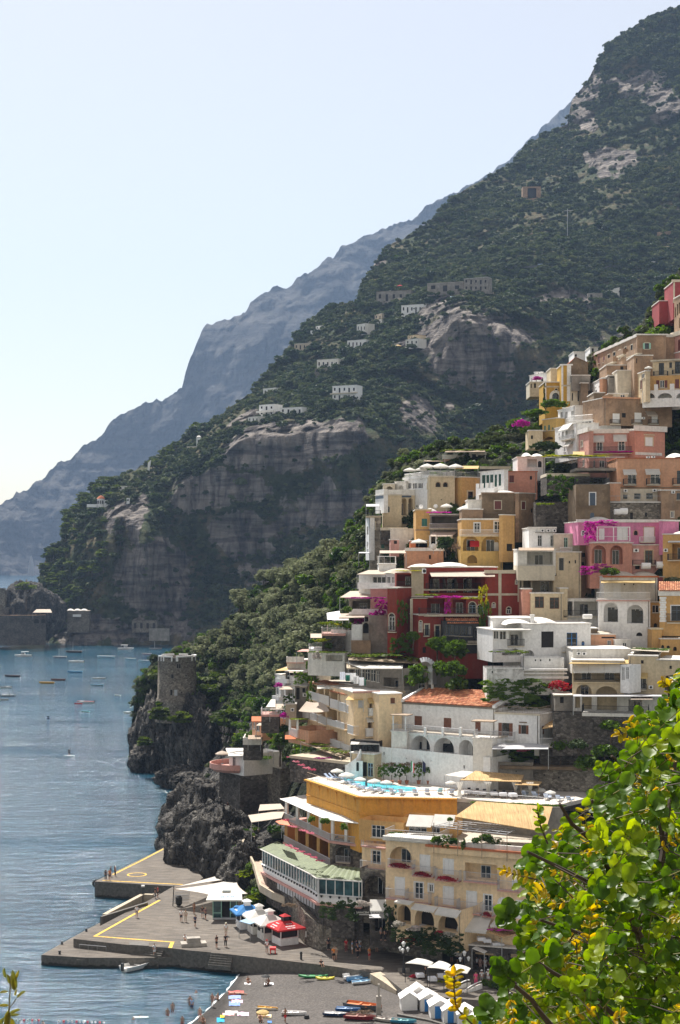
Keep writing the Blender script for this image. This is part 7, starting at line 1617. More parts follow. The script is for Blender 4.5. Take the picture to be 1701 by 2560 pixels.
# upper terrace rooms behind the awnings
U1=Hs.At(800,1100,215,330,BN,Y=209.5,dY=-2,dep=4,base=0);U1.Au([(835,250,935,320),(965,240,1010,320)],Be,Ba);U1.awn(818,958,196,265,1.9,Bj,.1);U1.awn(962,1080,194,262,1.9,Bj,.1);U1.Av(False)
U2=Hs.At(555,805,230,345,BN,Y=211,dY=-3,dep=4,base=0);U2.Au([(625,255,700,325)],Be,A6);U2.Av(False)
fl_=Hs.At(700,1000,333,345,A8,Y=205.5,dY=-3,dep=5,base=0,part='roof_terrace');fl_.AA(.9,Ba,.3);fl_.Av()
# left wing: stacked terraces behind the green roofed restaurant
w1=plan(140,180,ZP-5.6);w2=plan(398,300,ZP-5.6);w3=plan(555,320,ZP-5.6);w4=plan(705,335,ZP-5.6)
LWp=[w1,w2,w3,w4];zl=ZP-6.6
An('terrace_floor',AN(LWp,-.3),zl-.3,zl,AP(By),4.5);An('terrace_floor',AN(LWp,-.3),zl-3.75,zl-3.45,AP(By),4.5)
An(BQ,AN(LWp,3.8),zl-9,zl+3.2,AQ(BN),2)
for(z0,)in((zl,),(zl-3.45,)):
 P_=AN(LWp,-.15)
 for a,c_ in zip(P_[:-1],P_[1:]):
  if z0<zl-1 and a!=P_[0]:continue
  b=MB();n=int((c_-a).length/.17)
  for k in range(n+1):q=a.lerp(c_,k/n);b.bar(hl(q,z0),hl(q,z0+.95),.028,0,3)
  b.bar(hl(a,z0+.95),hl(c_,z0+.95),.05);b.bar(hl(a,z0+.1),hl(c_,z0+.1),.04);Hs.AD('balustrade',b,M_(Ba))
P_=AN(LWp,.3)
for a,c_,n in((P_[0],P_[1],4),(P_[1],P_[2],2),(P_[2],P_[3],2)):
 for k in range(n):q=a.lerp(c_,k/n);v_=hl(q,zl);Hs.AD('column',MB().box((v_.x-.2,v_.y-.2,v_.z),(v_.x+.2,v_.y+.2,v_.z+3.0)).box((v_.x-.28,v_.y-.28,v_.z+2.8),(v_.x+.28,v_.y+.28,v_.z+3.003)),M_(A6))
for k in range(5):q=P_[0].lerp(P_[1],k/4.2);a=hl(q,zl-3.45);Hs.AD('pier',MB().box((a.x-.25,a.y-.2,a.z-1),(a.x+.25,a.y+3.5,a.z+3.15)),AQ(BN))
# white pergola over the upper terrace: each panel a piece
t=Ai('white_pergola','long white panelled pergola over the hotel upper terrace',BF,(P_[0].x,P_[0].y,zl+3));o=Aa((P_[0].x,P_[0].y,zl+3));outer,innr=AN(LWp,-.7),AN(LWp,4.2)
for j,n in((0,9),(1,5),(2,6)):
 for k in range(n):
  q=[outer[j].lerp(outer[j+1],(k+.04)/n),outer[j].lerp(outer[j+1],(k+.96)/n),innr[j].lerp(innr[j+1],(k+.96)/n),innr[j].lerp(innr[j+1],(k+.04)/n)]
  v_=[Aa((p.x,p.y,zl+3.05+(.5 if i>1 else 0)))-o for i,p in Ab(q)];MB().slab(v_,.05).AE('panel',M_(Bj),t)
  a,c_=v_[0]-Aa((0,0,.12)),v_[3]-Aa((0,0,.12));MB().bar(a,c_,.06).AE('rafter',M_(A6),t)
for j in range(3):MB().bar(Aa((outer[j].x,outer[j].y,zl+3.0))-o,Aa((outer[j+1].x,outer[j+1].y,zl+3.0))-o,.1).AE('beam',M_(A6),t)
for k,(x,y,sx)in Ab(((145,225,1.0),(185,262,1.2),(245,285,1.3),(280,298,1.3))):q=PY(x,y,224-k*1.8);Ah('flower_box','red and pink flowers on the hotel upper terrace, '+ORD[k]+' box from the sea',(q.x,q.y,q.z),sx*.55,.3,.4,'pinkmat','flower boxes of the upper terrace',rz=-.6)
for k,x in Ab((160,195,230,265,300,340)):q=PY(x,368+(x-160)*.47,219-k*.9);Ah('flower_box','pink and white flowers above the green roof, '+ORD[k]+' clump from the sea',(q.x,q.y,q.z),(.62),.3,.38,'pinkmat','flower row above the green roof',rz=-.6)
for k,(x,y,r)in Ab(((290,225,1.3),(365,235,1.3),(470,268,1.4))):q=PY(x,y,217.5-k);Ah('potted_plant','dark bush between the white terrace columns, '+ORD[k]+' from the sea',(q.x,q.y,q.z),r*.6,.5,r*.5,Bu,'bushes between the terrace columns')
St=Hs.At(392,572,335,520,BO,Y=220.5,dY=-2,dep=5,base=0,part='stone_wing');St.win(425,375,505,470,Bf,arch=1,deep=1.6,trim=BI,tw=.5);St.Ax(425,505,428,462,.15,Bl,Ba);St.Av(False)
Cr=Hs.At(572,708,355,520,BS,Y=213.5,dY=-2,dep=5,base=0);Cr.win(628,397,675,472,Be,A6,trim=A7);Cr.Ax(560,700,458,502,.9,Bl,Ba,By);Cr.Ax(565,700,320,376,.9,Bl,Ba,By);Cr.Av(False)
Ar=Hs.At(560,716,500,680,BO,Y=211,dY=-2,dep=5,base=3,part='stone_wing');Ar.win(588,535,696,655,Bf,arch=1,deep=2.2,trim=BI,tw=.5);Ar.Av(False)
# green roofed restaurant
R0,R1,R2,R3=(PY(5,372,238),PY(280,515,224),PY(320,550,221),PY(572,562,212))
zr=14.2
def onz(x,y,z):return PG(x,y,z)
ze=onz(300,535,0)and 12.2
E_=[onz(4,385,ze),onz(275,520,ze),onz(318,548,ze),onz(568,566,ze),onz(575,520,ze)]
I_=[onz(95,345,ze+.5),onz(385,478,ze+.5),onz(400,478,ze+.5),onz(572,495,ze+.5),onz(580,490,ze+.5)]
RS=Ai('green_roof_restaurant','glazed terrace restaurant with a green corrugated roof and white window frames','restaurant',E_[1]);o=E_[1].copy()
gm=AR('green_roof_sheet',(.135,.165,.085),.7,0,.25,1.2)
for j in range(3):
 n=max(1,int((E_[j+1]-E_[j]).length/.8))
 for k in range(n):
  a0,a1,i0,i1=E_[j].lerp(E_[j+1],k/n),E_[j].lerp(E_[j+1],(k+.97)/n),I_[j].lerp(I_[j+1],k/n),I_[j].lerp(I_[j+1],(k+.97)/n)
  b=MB();m_=(a0+a1)/2+Aa((0,0,.07));mi=(i0+i1)/2+Aa((0,0,.07));b.add([p-o for p in(a0,m_,a1,i1,mi,i0)],[(0,1,4,5),(1,2,3,4)]);b.add([p-o-Aa((0,0,.1))for p in(a0,a1,i1,i0)],[(0,1,2,3)]);b.AE('roof_sheet',gm,RS)
for j in range(4):
 a,c_=E_[j]-o,E_[j+1]-o;MB().bar(a-Aa((0,0,.1)),c_-Aa((0,0,.1)),.11).AE('eaves_beam',M_(Bj),RS)
 d_=(c_-a);d_.z=0;dn=d_.normalized();nn=Aa((-dn.y,dn.x,0));a2,c2=a+nn*.35,c_+nn*.35;n=max(1,int(d_.length/1.05))
 b=MB();b.add([a2+Aa((0,0,-2.15)),c2+Aa((0,0,-2.15)),c2+Aa((0,0,-.15)),a2+Aa((0,0,-.15))],[(0,1,2,3)]);b.AE('window_band',M_('glass2'),RS)
 for k in range(n+1):q=a2.lerp(c2,k/n)-nn*.06;MB().box((q.x-.06,q.y-.06,-2.2),(q.x+.06,q.y+.06,-.12)).AE('window_post',M_(A6),RS)
 b=MB();f0=-3.4;b.add([a2+Aa((0,0,f0)),c2+Aa((0,0,f0)),c2+Aa((0,0,-2.15)),a2+Aa((0,0,-2.15)),a2-nn*.3+Aa((0,0,-2.25)),c2-nn*.3+Aa((0,0,-2.25))],[(0,1,2,3),(3,2,5,4)]);b.AE(Cn,M_(A6),RS)
 for k in range(n):q=a2.lerp(c2,(k+.5)/n)-nn*.2;MB().AF([(.1,-.32),(.17,-.05),(0,-.05)],8,(q.x,q.y,-2.05-.25)).AE('flower_pot',M_(Bk),RS)
bm=[E_[0],E_[1],E_[2],E_[3],E_[4]+Aa((0,4,0))]
b=MB()
for a,c_ in zip(bm[:-1],bm[1:]):
 d_=c_-a;nn=Aa((-d_.y,d_.x,0)).normalized();a2,c2=a-o+nn*.9,c_-o+nn*.9;b.add([a2+Aa((0,0,-8)),c2+Aa((0,0,-8)),c2+Aa((0,0,-3.3)),a2+Aa((0,0,-3.3))],[(0,1,2,3)])
b.AE('basement_wall',AQ(BI),RS)
b=MB()
for k in range(14):
 q=E_[0].lerp(E_[1],.25+.055*k)-o;d_=(E_[1]-E_[0]).normalized();nn=Aa((-d_.y,d_.x,0));q=q+nn*.8;b.add([q+Aa((0,0,-5.0)),q+d_*.8+Aa((0,0,-5.0)),q+d_*.8+Aa((0,0,-3.5)),q+Aa((0,0,-3.5))],[(0,1,2,3)])
b.AE('trellis',M_(Ba),RS)
MB().slab([p-o+Aa((0,0,-3.4))for p in(E_[0],E_[1],E_[2],E_[3],E_[4]+Aa((2,3,0)),I_[0]+Aa((8,3,0)))],.3).AE('floor',AP(By),RS)
# beige folding parasols left of the hotel
fr(430,1980,.2041)
Ae('parasol_roof','large beige folded sunshade at the seaward end of the hotel',[PY(975,372,240),PY(1345,320,236),PY(1385,225,241),PY(935,285,246)],Bp,posts=[(0,3),(1,3)],cat='sunshade',bars=3)
Ae('parasol_roof','second beige sunshade behind the large one at the hotel end',[PY(1060,232,246),PY(1380,205,240),PY(1330,145,246),PY(1080,155,250)],Bp,posts=[(0,3)],cat='sunshade',bars=2)
Ae('tile_awning','small orange awning under the beige sunshade',[PY(1320,395,229),PY(1450,415,226),PY(1400,330,231),PY(1270,360,234)],AP((.62,.14,.04)),cat=Bc)
# ---- path, walls and cliff stairs by the hotel
PATH=AR('pink_path_paving',(.45,.33,.25),.85,0,.18,1.0)
def Am(name,L_,R_,mat,th=.4):
 b=MB();n=len(L_)
 for k in range(n-1):b.slab([L_[k],L_[k+1],R_[k+1],R_[k]],th)
 return Aj(b.AE(name,mat))
pl_=[(890,660,8.0),(930,740,7.8),(980,850,7.5),(1030,950,7.2),(1060,1070,6.9),(1100,1200,6.6),(1250,1290,6.2),(1400,1350,5.8),(1568,1420,5.2)]
pr_=[(1015,615,8.0),(1040,700,7.8),(1090,830,7.5),(1160,950,7.2),(1230,1070,6.9),(1320,1160,6.6),(1440,1240,6.2),(1568,1300,5.8),(1700,1370,5.2)]
Am('path',[PG(*q)for q in pl_],[PG(*q)for q in pr_],PATH)
def Al(name,AX,pts,h,t,mat,deep=3,cat=BQ):
 b=MB()
 for a,c_ in zip(pts[:-1],pts[1:]):
  d_=Aa((c_.x-a.x,c_.y-a.y,0)).normalized();s_=Aa((-d_.y,d_.x,0))*t/2
  v_=[a-s_-Aa((0,0,deep)),c_-s_-Aa((0,0,deep)),c_+s_-Aa((0,0,deep)),a+s_-Aa((0,0,deep)),a-s_+Aa((0,0,h)),c_-s_+Aa((0,0,h)),c_+s_+Aa((0,0,h)),a+s_+Aa((0,0,h))]
  b.add(v_,[(3,2,1,0),(4,5,6,7),(0,1,5,4),(1,2,6,5),(2,3,7,6),(3,0,4,7)])
 return tag(b.AE(name,mat),AX,cat)
Al('path_wall','low curved stone wall along the seaward edge of the pink path',[PG(1015,600,8.0),PG(900,615,8.0),PG(870,650,8.0)]+[PG(x-12,y,z)for x,y,z in pl_[1:]],.75,.3,AQ(BR),.3)
pl2=[(440,20,6.6),(480,100,6.6),(545,200,6.8),(650,250,7.0),(780,320,7.6),(900,400,8.2),(1000,470,8.3)]
Am('cliff_path',[G(*P(x-25,y+10),z)for x,y,z in pl2],[G(*P(x+75,y-15),z)for x,y,z in pl2],PATH)
Al('path_wall','pale stone wall along the cliff path above the sea rocks',[G(*P(x-28,y+12),z)for x,y,z in pl2],.8,.3,AQ(BR),.4)
fr(500,1650,.287)
t=Ai('cliff_stairs','steep stone stairs on the cliff above the pier rocks','steps',PY(30,1215,318))
o=PY(30,1215,318)
for k in range(14):
 p=PY(38+2*k,1215+12.5*k,318-1.35*k)-o;MB().box((p.x-.9,p.y-.5,p.z-1.2),(p.x+.9,p.y+.7,p.z)).AE('step',SM,t)
# promenade retaining wall, big and dark, with shops
fr(700,2250,.4145)
zw=[(105,60,6.8),(200,130,5.9),(300,180,5.0),(420,195,4.6),(560,200,4.4),(690,225,4.2),(750,250,3.9),(860,275,3.4)]
A2=[PG(70,175,ZD),PG(150,268,ZD),PG(235,300,ZD),PG(345,305,ZD),PG(500,300,ZD),PG(620,305,ZD),PG(720,325,ZD),PG(820,350,ZD),PG(980,365,ZD)]
h2=[5.2,4.2,3.4,2.7,2.4,2.2,2.0,1.7,1.4]
b=MB()
for k in range(len(A2)-1):
 a,c_=A2[k],A2[k+1];bk=Aa((.5,2.6,0));b.add([a,c_,c_+Aa((0,0,h2[k+1])),a+Aa((0,0,h2[k])),c_+Aa((0,0,h2[k+1]))+bk,a+Aa((0,0,h2[k]))+bk],[(0,1,2,3),(3,2,4,5)])
tag(b.AE('promenade_wall',AQ(BO)),'rough stone wall below the ramp behind the promenade',BQ)
up=[A2[k]+Aa((.3,2.4,h2[k]-.3))for k in range(len(A2))]
Am('ramp',up,[p+Aa((1.2,5.0,0))for p in up],DECK)
for k,(x0,y0,x1,y1)in Ab(((155,190,190,226),(203,162,225,198),(245,167,269,206),(375,110,392,124))):
 q0,q1=PY(x0,y0,A2[1].y-.35+(2 if k==3 else 0)),PY(x1,y1,A2[1].y-.35+(2 if k==3 else 0));t=Ai('notice_board',['large white notice board on the stone wall beside the red kiosk','white notice board above the large one on the stone wall','white notice board nearer the passers-by on the stone wall','tiny white sign on the dark upper wall'][k],'sign',(q0.x,q0.y,q1.z));MB().box((0,0,0),(q1.x-q0.x,.06,q0.z-q1.z)).AE('panel',M_(A6),t);MB().box((.05,-.015,.1),(q1.x-q0.x-.05,-.002,.16)).AE('frame',M_(BX),t)
# foliage and flowers under the hotel arches; the dark leaves have shade painted in
for k,(x,y,sx,sz,kk,lab)in Ab([(360,60,2.31,1.32,BT,'dark ivy under the green-roofed restaurant'),(668,110,0.77,1.56,BT,'dark column of ivy beside the small awning'),(720,150,1.1,0.6,B8,'white flowers at the seaward end of the hotel arches'),(820,175,1.21,0.54,B8,'white flowers under the second hotel arch'),(900,185,0.99,0.48,BT,'dark bush between the white flowers'),(965,205,0.66,0.54,B5,'dark red flowers under the third hotel arch'),(1020,215,1.1,0.54,B8,'white flowers under the third hotel arch'),(860,240,2.75,0.84,BT,'dark hedge hanging over the promenade wall'),(960,290,1.93,0.96,BT,'dark bushes behind the sign pillar'),(790,250,1.65,0.6,B5,'dark red creeper above the promenade lamp'),(1120,200,0.83,0.96,BT,'dark bush beside the big hotel awning'),(770,215,1.9,1.0,BT,'dark hedge below the first hotel arch'),(925,240,2.0,1.0,BT,'dark hedge below the second hotel arch'),(1030,262,1.6,1.1,BT,'dark hedge below the third hotel arch'),(50,40,1.43,0.54,'dry','dry brown plants on the wall above the kiosks'),(1150,215,0.66,0.42,B8,'white flowers beside the dining tables')]):
 q=PY(x,y,203.6-(x-720)*.0152 if 700<x<1060 else 206.5-(x-360)*.0045+(12 if k==11 else 0));Ah('flowering_bush' if 'flower' in lab else Bs,lab,(q.x,q.y,q.z),sx,.8,sz,kk,rz=0)
Sh=Ac('shop','dark shop front with a pale scalloped awning and a small canopy below the hotel',545,700,60,195,BI,Y=207.5,dep=4,base=2,roof=BR);Sh.win(575,110,655,190,Bf,deep=2);Sh.awn(545,642,-2,78,1.6,Bj,.25);Sh.awn(540,655,80,112,1.3,Ba,.08);Sh.Av(False)
t=Ai('hanging_sign','framed sign with pale letters and flowers hanging under the hotel','sign',PY(500,90,206.8));b=MB();w_=1.1
for a,c_ in(((-w_,0,0),(w_,0,0)),((-w_,0,1.5),(w_,0,1.5)),((-w_,0,0),(-w_,0,1.5)),((w_,0,0),(w_,0,1.5))):b.bar(a,c_,.04)
b.AE('frame',M_(A6),t);MB().box((-w_+.05,.02,.04),(w_-.05,.05,.5)).AE('panel',M_(Ca),t)
def text(name,s_,size,mat,parent,mat4,ext=.01):
 c_=bpy.data.curves.new(name,'FONT');c_.body=s_;c_.size=size;c_.align_x='CENTER';c_.align_y='CENTER';c_.offset=size*.018;c_.extrude=ext;c_.resolution_u=3
 o=bpy.data.objects.new(name,c_);COL.objects.link(o);dg=bpy.context.evaluated_depsgraph_get();me=bpy.data.meshes.new_from_object(o.evaluated_get(dg));bpy.data.objects.remove(o);bpy.data.curves.remove(c_)
 me.materials.clear();me.materials.append(mat);return link(name,me,parent,mat4)
UP=MRo(R(90),4,'X')
text(Ck,'SARACENI',.36,AP((.6,.58,.52)),t,MTr((0,0,.27))@UP)
f=link('flowers',Aq(B8),t);f.location=(0,0,1.3);f.scale=(1.3,.4,.7)
# sign pillar and lamps
t=Ai('sign_pillar','tall sign pillar with a picture panel and white text panels by the promenade','sign',PY(1068,345,203));h_=PY(1068,238,203).z-PY(1068,345,203).z
MB().box((-.75,0,0),(-.65,.1,h_)).box((.65,0,0),(.75,.1,h_)).AE('frame',M_(Bk),t);pic=AR('sign_picture',(.08,.2,.26),.5,0,.6,2)
for z0,z1,m in((.68,.98,pic),(.36,.64,M_(A6)),(.2,.34,M_(A6)),(.05,.18,M_(A6))):MB().box((-.64,.01,h_*z0),(.64,.07,h_*z1)).AE('panel',m,t)
for z,s_,k in((.55,'Ristorante',.26),(.27,'Bar',.2),(.115,'Hotel',.2)):text(Ck,s_,k,AP((.05,.05,.06)),t,MTr((0,.005,h_*z))@UP)
def lamp(AX,x,yb,yt,z,arms):
 p=PG(x,yb,z);h=PY(x,yt,p.y).z-z;t=Ai('street_lamp',AX,'street lamp',p)
 MB().AF([(.22,0),(.2,.5),(.1,.6),(.07,.9),(.05,h-.5),(.09,h-.45),(.04,h-.35)],10).AE('post',M_(Bk),t)
 for k in range(arms):
  a=k*2*PIi/arms+.3;q=Aa((cos(a)*.55,sin(a)*.55,h-1.1));MB().tube([(0,0,h-1.3),(q.x*.6,q.y*.6,h-1.35),(q.x,q.y,h-1.15)],.03).AE('arm',M_(Bk),t)
  MB().AF([(.08,0),(.2,.38),(.24,.4),(.12,.55),(0,.62)],8,(q.x,q.y,q.z)).AE('lantern',AR('frosted_glass',(.62,.63,.62),.3,0,.05),t)
 MB().AF([(.1,0),(.24,.42),(.28,.45),(.14,.62),(0,.7)],8,(0,0,h-.45)).AE('lantern',AR('frosted_glass',(.62,.63,.62),.3,0,.05),t);return t
lamp('tall iron street lamp with pale lanterns on a square stone plinth',747,440,262,ZD+.3,3);lamp('iron street lamp beside the white terrace canopies',1114,490,318,ZD,2)
tag(MB().box((-.75,-.6,0),(.75,.6,1.5)).AE('stone_plinth',AQ(Bm)),'square stone plinth under the tall street lamp','plinth').location=PG(748,490,1.2)
# ---- restaurant terrace with white canopies
tz=ZD-.5
ct=[PG(x,y,tz)for x,y in((783,470),(860,500),(960,518),(1080,520),(1180,505),(1200,470),(900,440))]
wt=tag(MB().AG([(p.x,p.y)for p in ct],-.5,tz+.35).AE('terrace_wall',AQ(BR)),'curved beige wall of the canopied dining terrace above the beach',BQ)
q=[PG(x,y,ZD+2.4)for x,y in((785,402),(925,410),(1060,440),(1128,405))]
for k,(x0,x1,yf,yb)in Ab(((757,905,398,352),(890,1010,420,368),(990,1130,440,388))):
 z=ZD+2.5;p0,p1,p2,p3=PG(x0,yf-16+5*k,z),PG(x1,yf+5,z),PG(x1+22,yb+25,z+.4),PG(x0+70,yb,z+.4)
 Ae('white_canopy','white canvas canopy over the beach dining terrace, '+['at the lamp end','middle one','nearest the second lamp'][k],[p0,p1,p2,p3],Bj,posts=[(0,2.4),(1,2.5)],cat='canopy',pm=Bk,group='white canopies of the dining terrace',sag=-.15)
for k,(x,y)in Ab(((845,470),(920,492),(975,475),(1050,490))):
 p=PG(x,y+10,tz+.35);p.z=tz+.35;AH('white clothed table on the canopied dining terrace, '+ORD[k]+' from the stone plinth',p,group='tables of the dining terrace');AI('wooden chair on the dining terrace, '+ORD[k]+' from the stone plinth',p+Aa((.8,.5,0)),1.2,BJ,'chairs of the dining terrace')
for k,(x,y,kk)in Ab(((815,468,B5),(880,475,'dry'),(985,495,'lime'),(1040,500,Bu),(1090,508,Bu))):p=PG(x,y,tz+.5);Ah('flower_tub',['red flowers at the corner of the dining terrace','brown dry plant on the dining terrace wall','yellow flowers on the dining terrace wall','green plant on the dining terrace wall','low green plants at the end of the dining terrace wall'][k],p,.8,.5,.5,kk)
# dining tables by the hotel under the flowered roof, shop canopies
for k,(x,y)in Ab(((1215,240),(1250,250),(1300,272),(1330,280),(1385,290))):p=PY(x,y,200.5);AH('white clothed table in the shade beside the hotel, '+ORD[k]+' from the big awning',p-Aa((0,0,.4)),group='shaded tables beside the hotel')
Dn=Ac('dining_terrace','raised dining terrace in the deep shade beside the hotel',1110,1560,290,430,BI,Y=199.5,dY=-3,dep=6,base=1,cat=BC);Dn.Au([(1160,320,1290,430),(1380,330,1520,430)],Bf,deep=3);Dn.Av()
Ae('shop_canopy','small tilted white canopy on a pole beside the street lamp',[PY(1160,292,198),PY(1235,322,197),PY(1252,310,199),PY(1185,278,200)],Bj,posts=[(0,2.6),(1,2.6)],cat='canopy')
Ae('flower_roof','pale matting roof under the magenta flowers beside the hotel',[PY(1255,195,199),PY(1340,225,197),PY(1480,190,201),PY(1330,150,204)],'reed',cat=BF,posts=[(1,4)],bars=4)
q=PY(1370,170,199);Ah(B0,'magenta bougainvillea on the matting roof beside the hotel',tuple(q),2.2,1.1,.5,'magmat',rz=0)
t=Ai('display_case','white arched display case standing open in front of the shops','display case',PG(1330,440,ZD));b=MB();hh=3.2
for x in(-.7,.7):b.box((x-.06,-.06,0),(x+.06,.06,hh-.7))
b.AE('frame',M_(A6),t);MB().AF([(.75,0),(.75,.3),(.62,.3),(.62,0)],12,(0,0,0),0,0,PIi).AE('arched_top',M_(A6),t,MTr((0,0,hh-.7))@MRo(R(90),4,'X'));MB().box((-.64,-.02,.1),(.64,.02,hh-.7)).AE('glass_front',M_('skyblue'),t);MB().bar((.7,0,hh-.8),(1.1,-1.0,0),.05).AE('door_leaf',M_(A6),t)
# -- kiosks, sail and furniture of the pier
fr(520,2180,.15306)
def AK(AX,xc,yb,w_,roofm,wall,h=2.3,rz=.35,A5=None,tcol=(.9,.9,.9),cup=None,ov=.75,pitch=.8,cm=A6):
 p=PG(xc,yb,ZD);t=Ai('kiosk',AX,'kiosk',p,rz);a=w_/2
 b=MB();b.box((-a,-a,0),(a,a,1.0));b.AE('counter_wall',AP(wall),t)
 b=MB()
 for x in(-a,a-.12):
  for y in(-a,a-.12):b.box((x,y,1.0),(x+.12,y+.12,h))
 b.box((-a,a-.1,1.0),(a,a-.02,h));b.AE('frame',AP(wall),t)
 b=MB()
 for s_ in(-1,1):b.add([(s_*(a-.05),-a+.15,1.02),(s_*(a-.05),a-.15,1.02),(s_*(a-.05),a-.15,h),(s_*(a-.05),-a+.15,h)],[(0,1,2,3)])
 b.add([(-a+.15,-a+.3,1.0),(a-.15,-a+.3,1.0),(a-.15,-a+.3,h),(-a+.15,-a+.3,h)],[(0,1,2,3)]);b.AE('opening',M_(Ca),t)
 o=a+ov;zt=h+pitch;b=MB();c_=.55
 b.add([(-o,-o,h),(o,-o,h),(o,o,h),(-o,o,h),(-c_,-c_,zt),(c_,-c_,zt),(c_,c_,zt),(-c_,c_,zt)],[(0,1,5,4),(1,2,6,5),(2,3,7,6),(3,0,4,7),(4,5,6,7)])
 b.add([(-o,-o,h),(o,-o,h),(o,o,h),(-o,o,h),(-o,-o,h-.2),(o,-o,h-.2),(o,o,h-.2),(-o,o,h-.2)],[(0,4,5,1),(1,5,6,2),(2,6,7,3),(3,7,4,0)]);r=b.AE('canopy',M_(roofm),t)
 b=MB();b.box((-.42,-.42,zt),(.42,.42,zt+.6));b.AE('cupola',AP(cm),t);b=MB();b.add([(-.62,-.62,zt+.6),(.62,-.62,zt+.6),(.62,.62,zt+.6),(-.62,.62,zt+.6),(0,0,zt+.95)],[(0,1,4),(1,2,4),(2,3,4),(3,0,4),(3,2,1,0)]);b.AE('cupola_roof',M_(cup or roofm),t)
 if A5:
  tm=AP(tcol,.8);run=o-c_;sl=math.atan2(zt-h,run)
  for k,(s_,y,sz)in Ab(A5):
   f=(y);M0=MTr((0,-o+run*f,h+(zt-h)*f+.02))@MRo(sl,4,'X');text(Ck,s_,sz,tm,r,M0,.005)
   text(Ck,s_,sz,tm,r,MRo(R(-90),4,'Z')@M0,.005)
 return t
AK('ticket kiosk with a blue canopy and a square white cupola',640,905,2.6,'bluecloth',A7,A5=[('ALIDAYS',.3,.34)],cup=A6,rz=.3)
AK('white-roofed kiosk with a plain white cupola beside the blue kiosk',835,985,2.6,Bj,A8,rz=.35)
AK('white-roofed kiosk with a white price board next to the red kiosk',1010,1085,2.7,Bj,A8,rz=.4,pitch=.9)
AK('white kiosk with a bright red canopy and red cupola roof',1262,1165,2.7,'redcloth',A7,rz=.5,A5=[('GROTTA',.62,.22),('ESCURSIONI',.34,.26),('BOAT TRIPS',.12,.22)],cup='redcloth',cm=Bk)
p=PG(970,1075,ZD);t=Ai('price_board','white printed board on the counter of the white kiosk','sign',(p.x,p.y-1.2,ZD+.1),.15);MB().box((-.9,0,0),(.9,.05,1.4)).AE('panel',M_(A6),t)
for k,s_ in Ab(('TOURS','CAPRI','AMALFI','TICKETS')):text(Ck,s_,.22,AP((.08,.16,.3)),t,MTr((0,-.005,1.15-.3*k))@UP)
z=ZD+2.3;pa=[PG(510,805,z),PG(690,855,z),PG(815,810,z),PG(640,758,z)]
Ae(Bc,'pale blue side awning in front of the white kiosks',pa,'skyblue',posts=[(0,2.3),(1,2.3)])
# bar
p=PG(275,780,ZD);t=Ai('bar_kiosk','teal bar kiosk with a big cream roof lettered BAR','kiosk',p,0);a=1.75;BK=t
MB().box((-a,0,0),(a,2.8,.25)).AE('plinth',M_(Ba),t);b=MB();b.box((-a,1.6,.25),(a,1.7,2.9)).box((-a,.05,.25),(-a+.08,1.6,2.9)).box((a-.08,.05,.25),(a,1.6,2.9));b.AE(BQ,AP((.05,.16,.17)),t)
b=MB()
for x in(-a,-.55,.75,a-.12):b.box((x,0,.25),(x+.12,.1,2.9))
b.box((-a+.12,0,.9),(-.55,.1,1.0)).box((.87,.01,.9),(a-.12,.1,1.0));b.AE('frame',M_('mint'),t);b=MB();b.add([(-a+.12,.05,.25),(-.55,.05,.25),(-.55,.05,2.9),(-a+.12,.05,2.9)],[(0,1,2,3)]);b.add([(.87,.05,.25),(a-.12,.05,.25),(a-.12,.05,2.9),(.87,.05,2.9)],[(0,1,2,3)]);b.AE('window',M_('glass2'),t)
MB().box((-.43,.5,.25),(.75,.55,2.9)).AE('door',M_(Ca),t);MB().box((-1.3,-.5,2.75),(1.0,-.02,2.82)).AE('shelf',M_(A6),t)
b=MB();b.add([(-2.6,-1.0,3.05),(2.6,-1.0,3.05),(2.25,2.9,3.7),(-2.3,2.9,3.7),(-2.6,-1.0,2.85),(2.6,-1.0,2.85),(2.25,2.9,3.5),(-2.3,2.9,3.5)],[(0,1,2,3),(7,6,5,4),(0,4,5,1),(1,5,6,2),(2,6,7,3),(3,7,4,0)]);r=b.AE('roof',AP((.74,.70,.60),.8),t)
sl=math.atan2(.65,3.9);text(Ck,'BAR',1.15,AP((.20,.31,.46),.8),r,MTr((.45,.1,3.05+.65*1.1/3.9+.02))@MRo(sl,4,'X'),.004)
MB().box((-.5,1.75,3.55),(.7,2.75,3.72)).AE('skylight',AP((.16,.18,.17)),t)
p=PG(470,640,ZD+1.5);Af('small blue and white parasol beside the bar kiosk',475,545,55,p.y-3,'bluecloth',pole=2.4)
# shade sail
fr(430,1980,.2041)
def sail(name,AX,pts,mat,n=14):
 q=[Aa(p)for p in pts];o=q[0];b=MB();vs=[]
 for j in range(n+1):
  for i in range(n+1):
   s_,t_=i/n,j/n;pinch=.13;s2=s_;t2=t_
   a=q[0].lerp(q[1],s2).lerp(q[3].lerp(q[2],s2),t2);c_=(q[0]+q[1]+q[2]+q[3])/4
   e=(4*s_*(1-s_))*abs(2*t_-1)**2+(4*t_*(1-t_))*abs(2*s_-1)**2
   a=a.lerp(c_,pinch*e)-o;vs.append(a)
 f=lambda i,j:j*(n+1)+i
 b.add(vs,[(f(i,j),f(i+1,j),f(i+1,j+1),f(i,j+1))for i in range(n)for j in range(n)]);t=Ai(name,AX,'shade sail',o);b.AE('sail',M_(mat),t,smooth=True)
 b=MB()
 for k in range(4):
  ed={0:[f(i,0)for i in range(n+1)],1:[f(n,j)for j in range(n+1)],2:[f(i,n)for i in range(n,-1,-1)],3:[f(0,j)for j in range(n,-1,-1)]}[k]
  b.tube([vs[i]for i in ed],.05)
 b.AE('hem',AP(Bp),t);return t
S0=PG(25,1170,ZD+2.9);Y0=S0.y
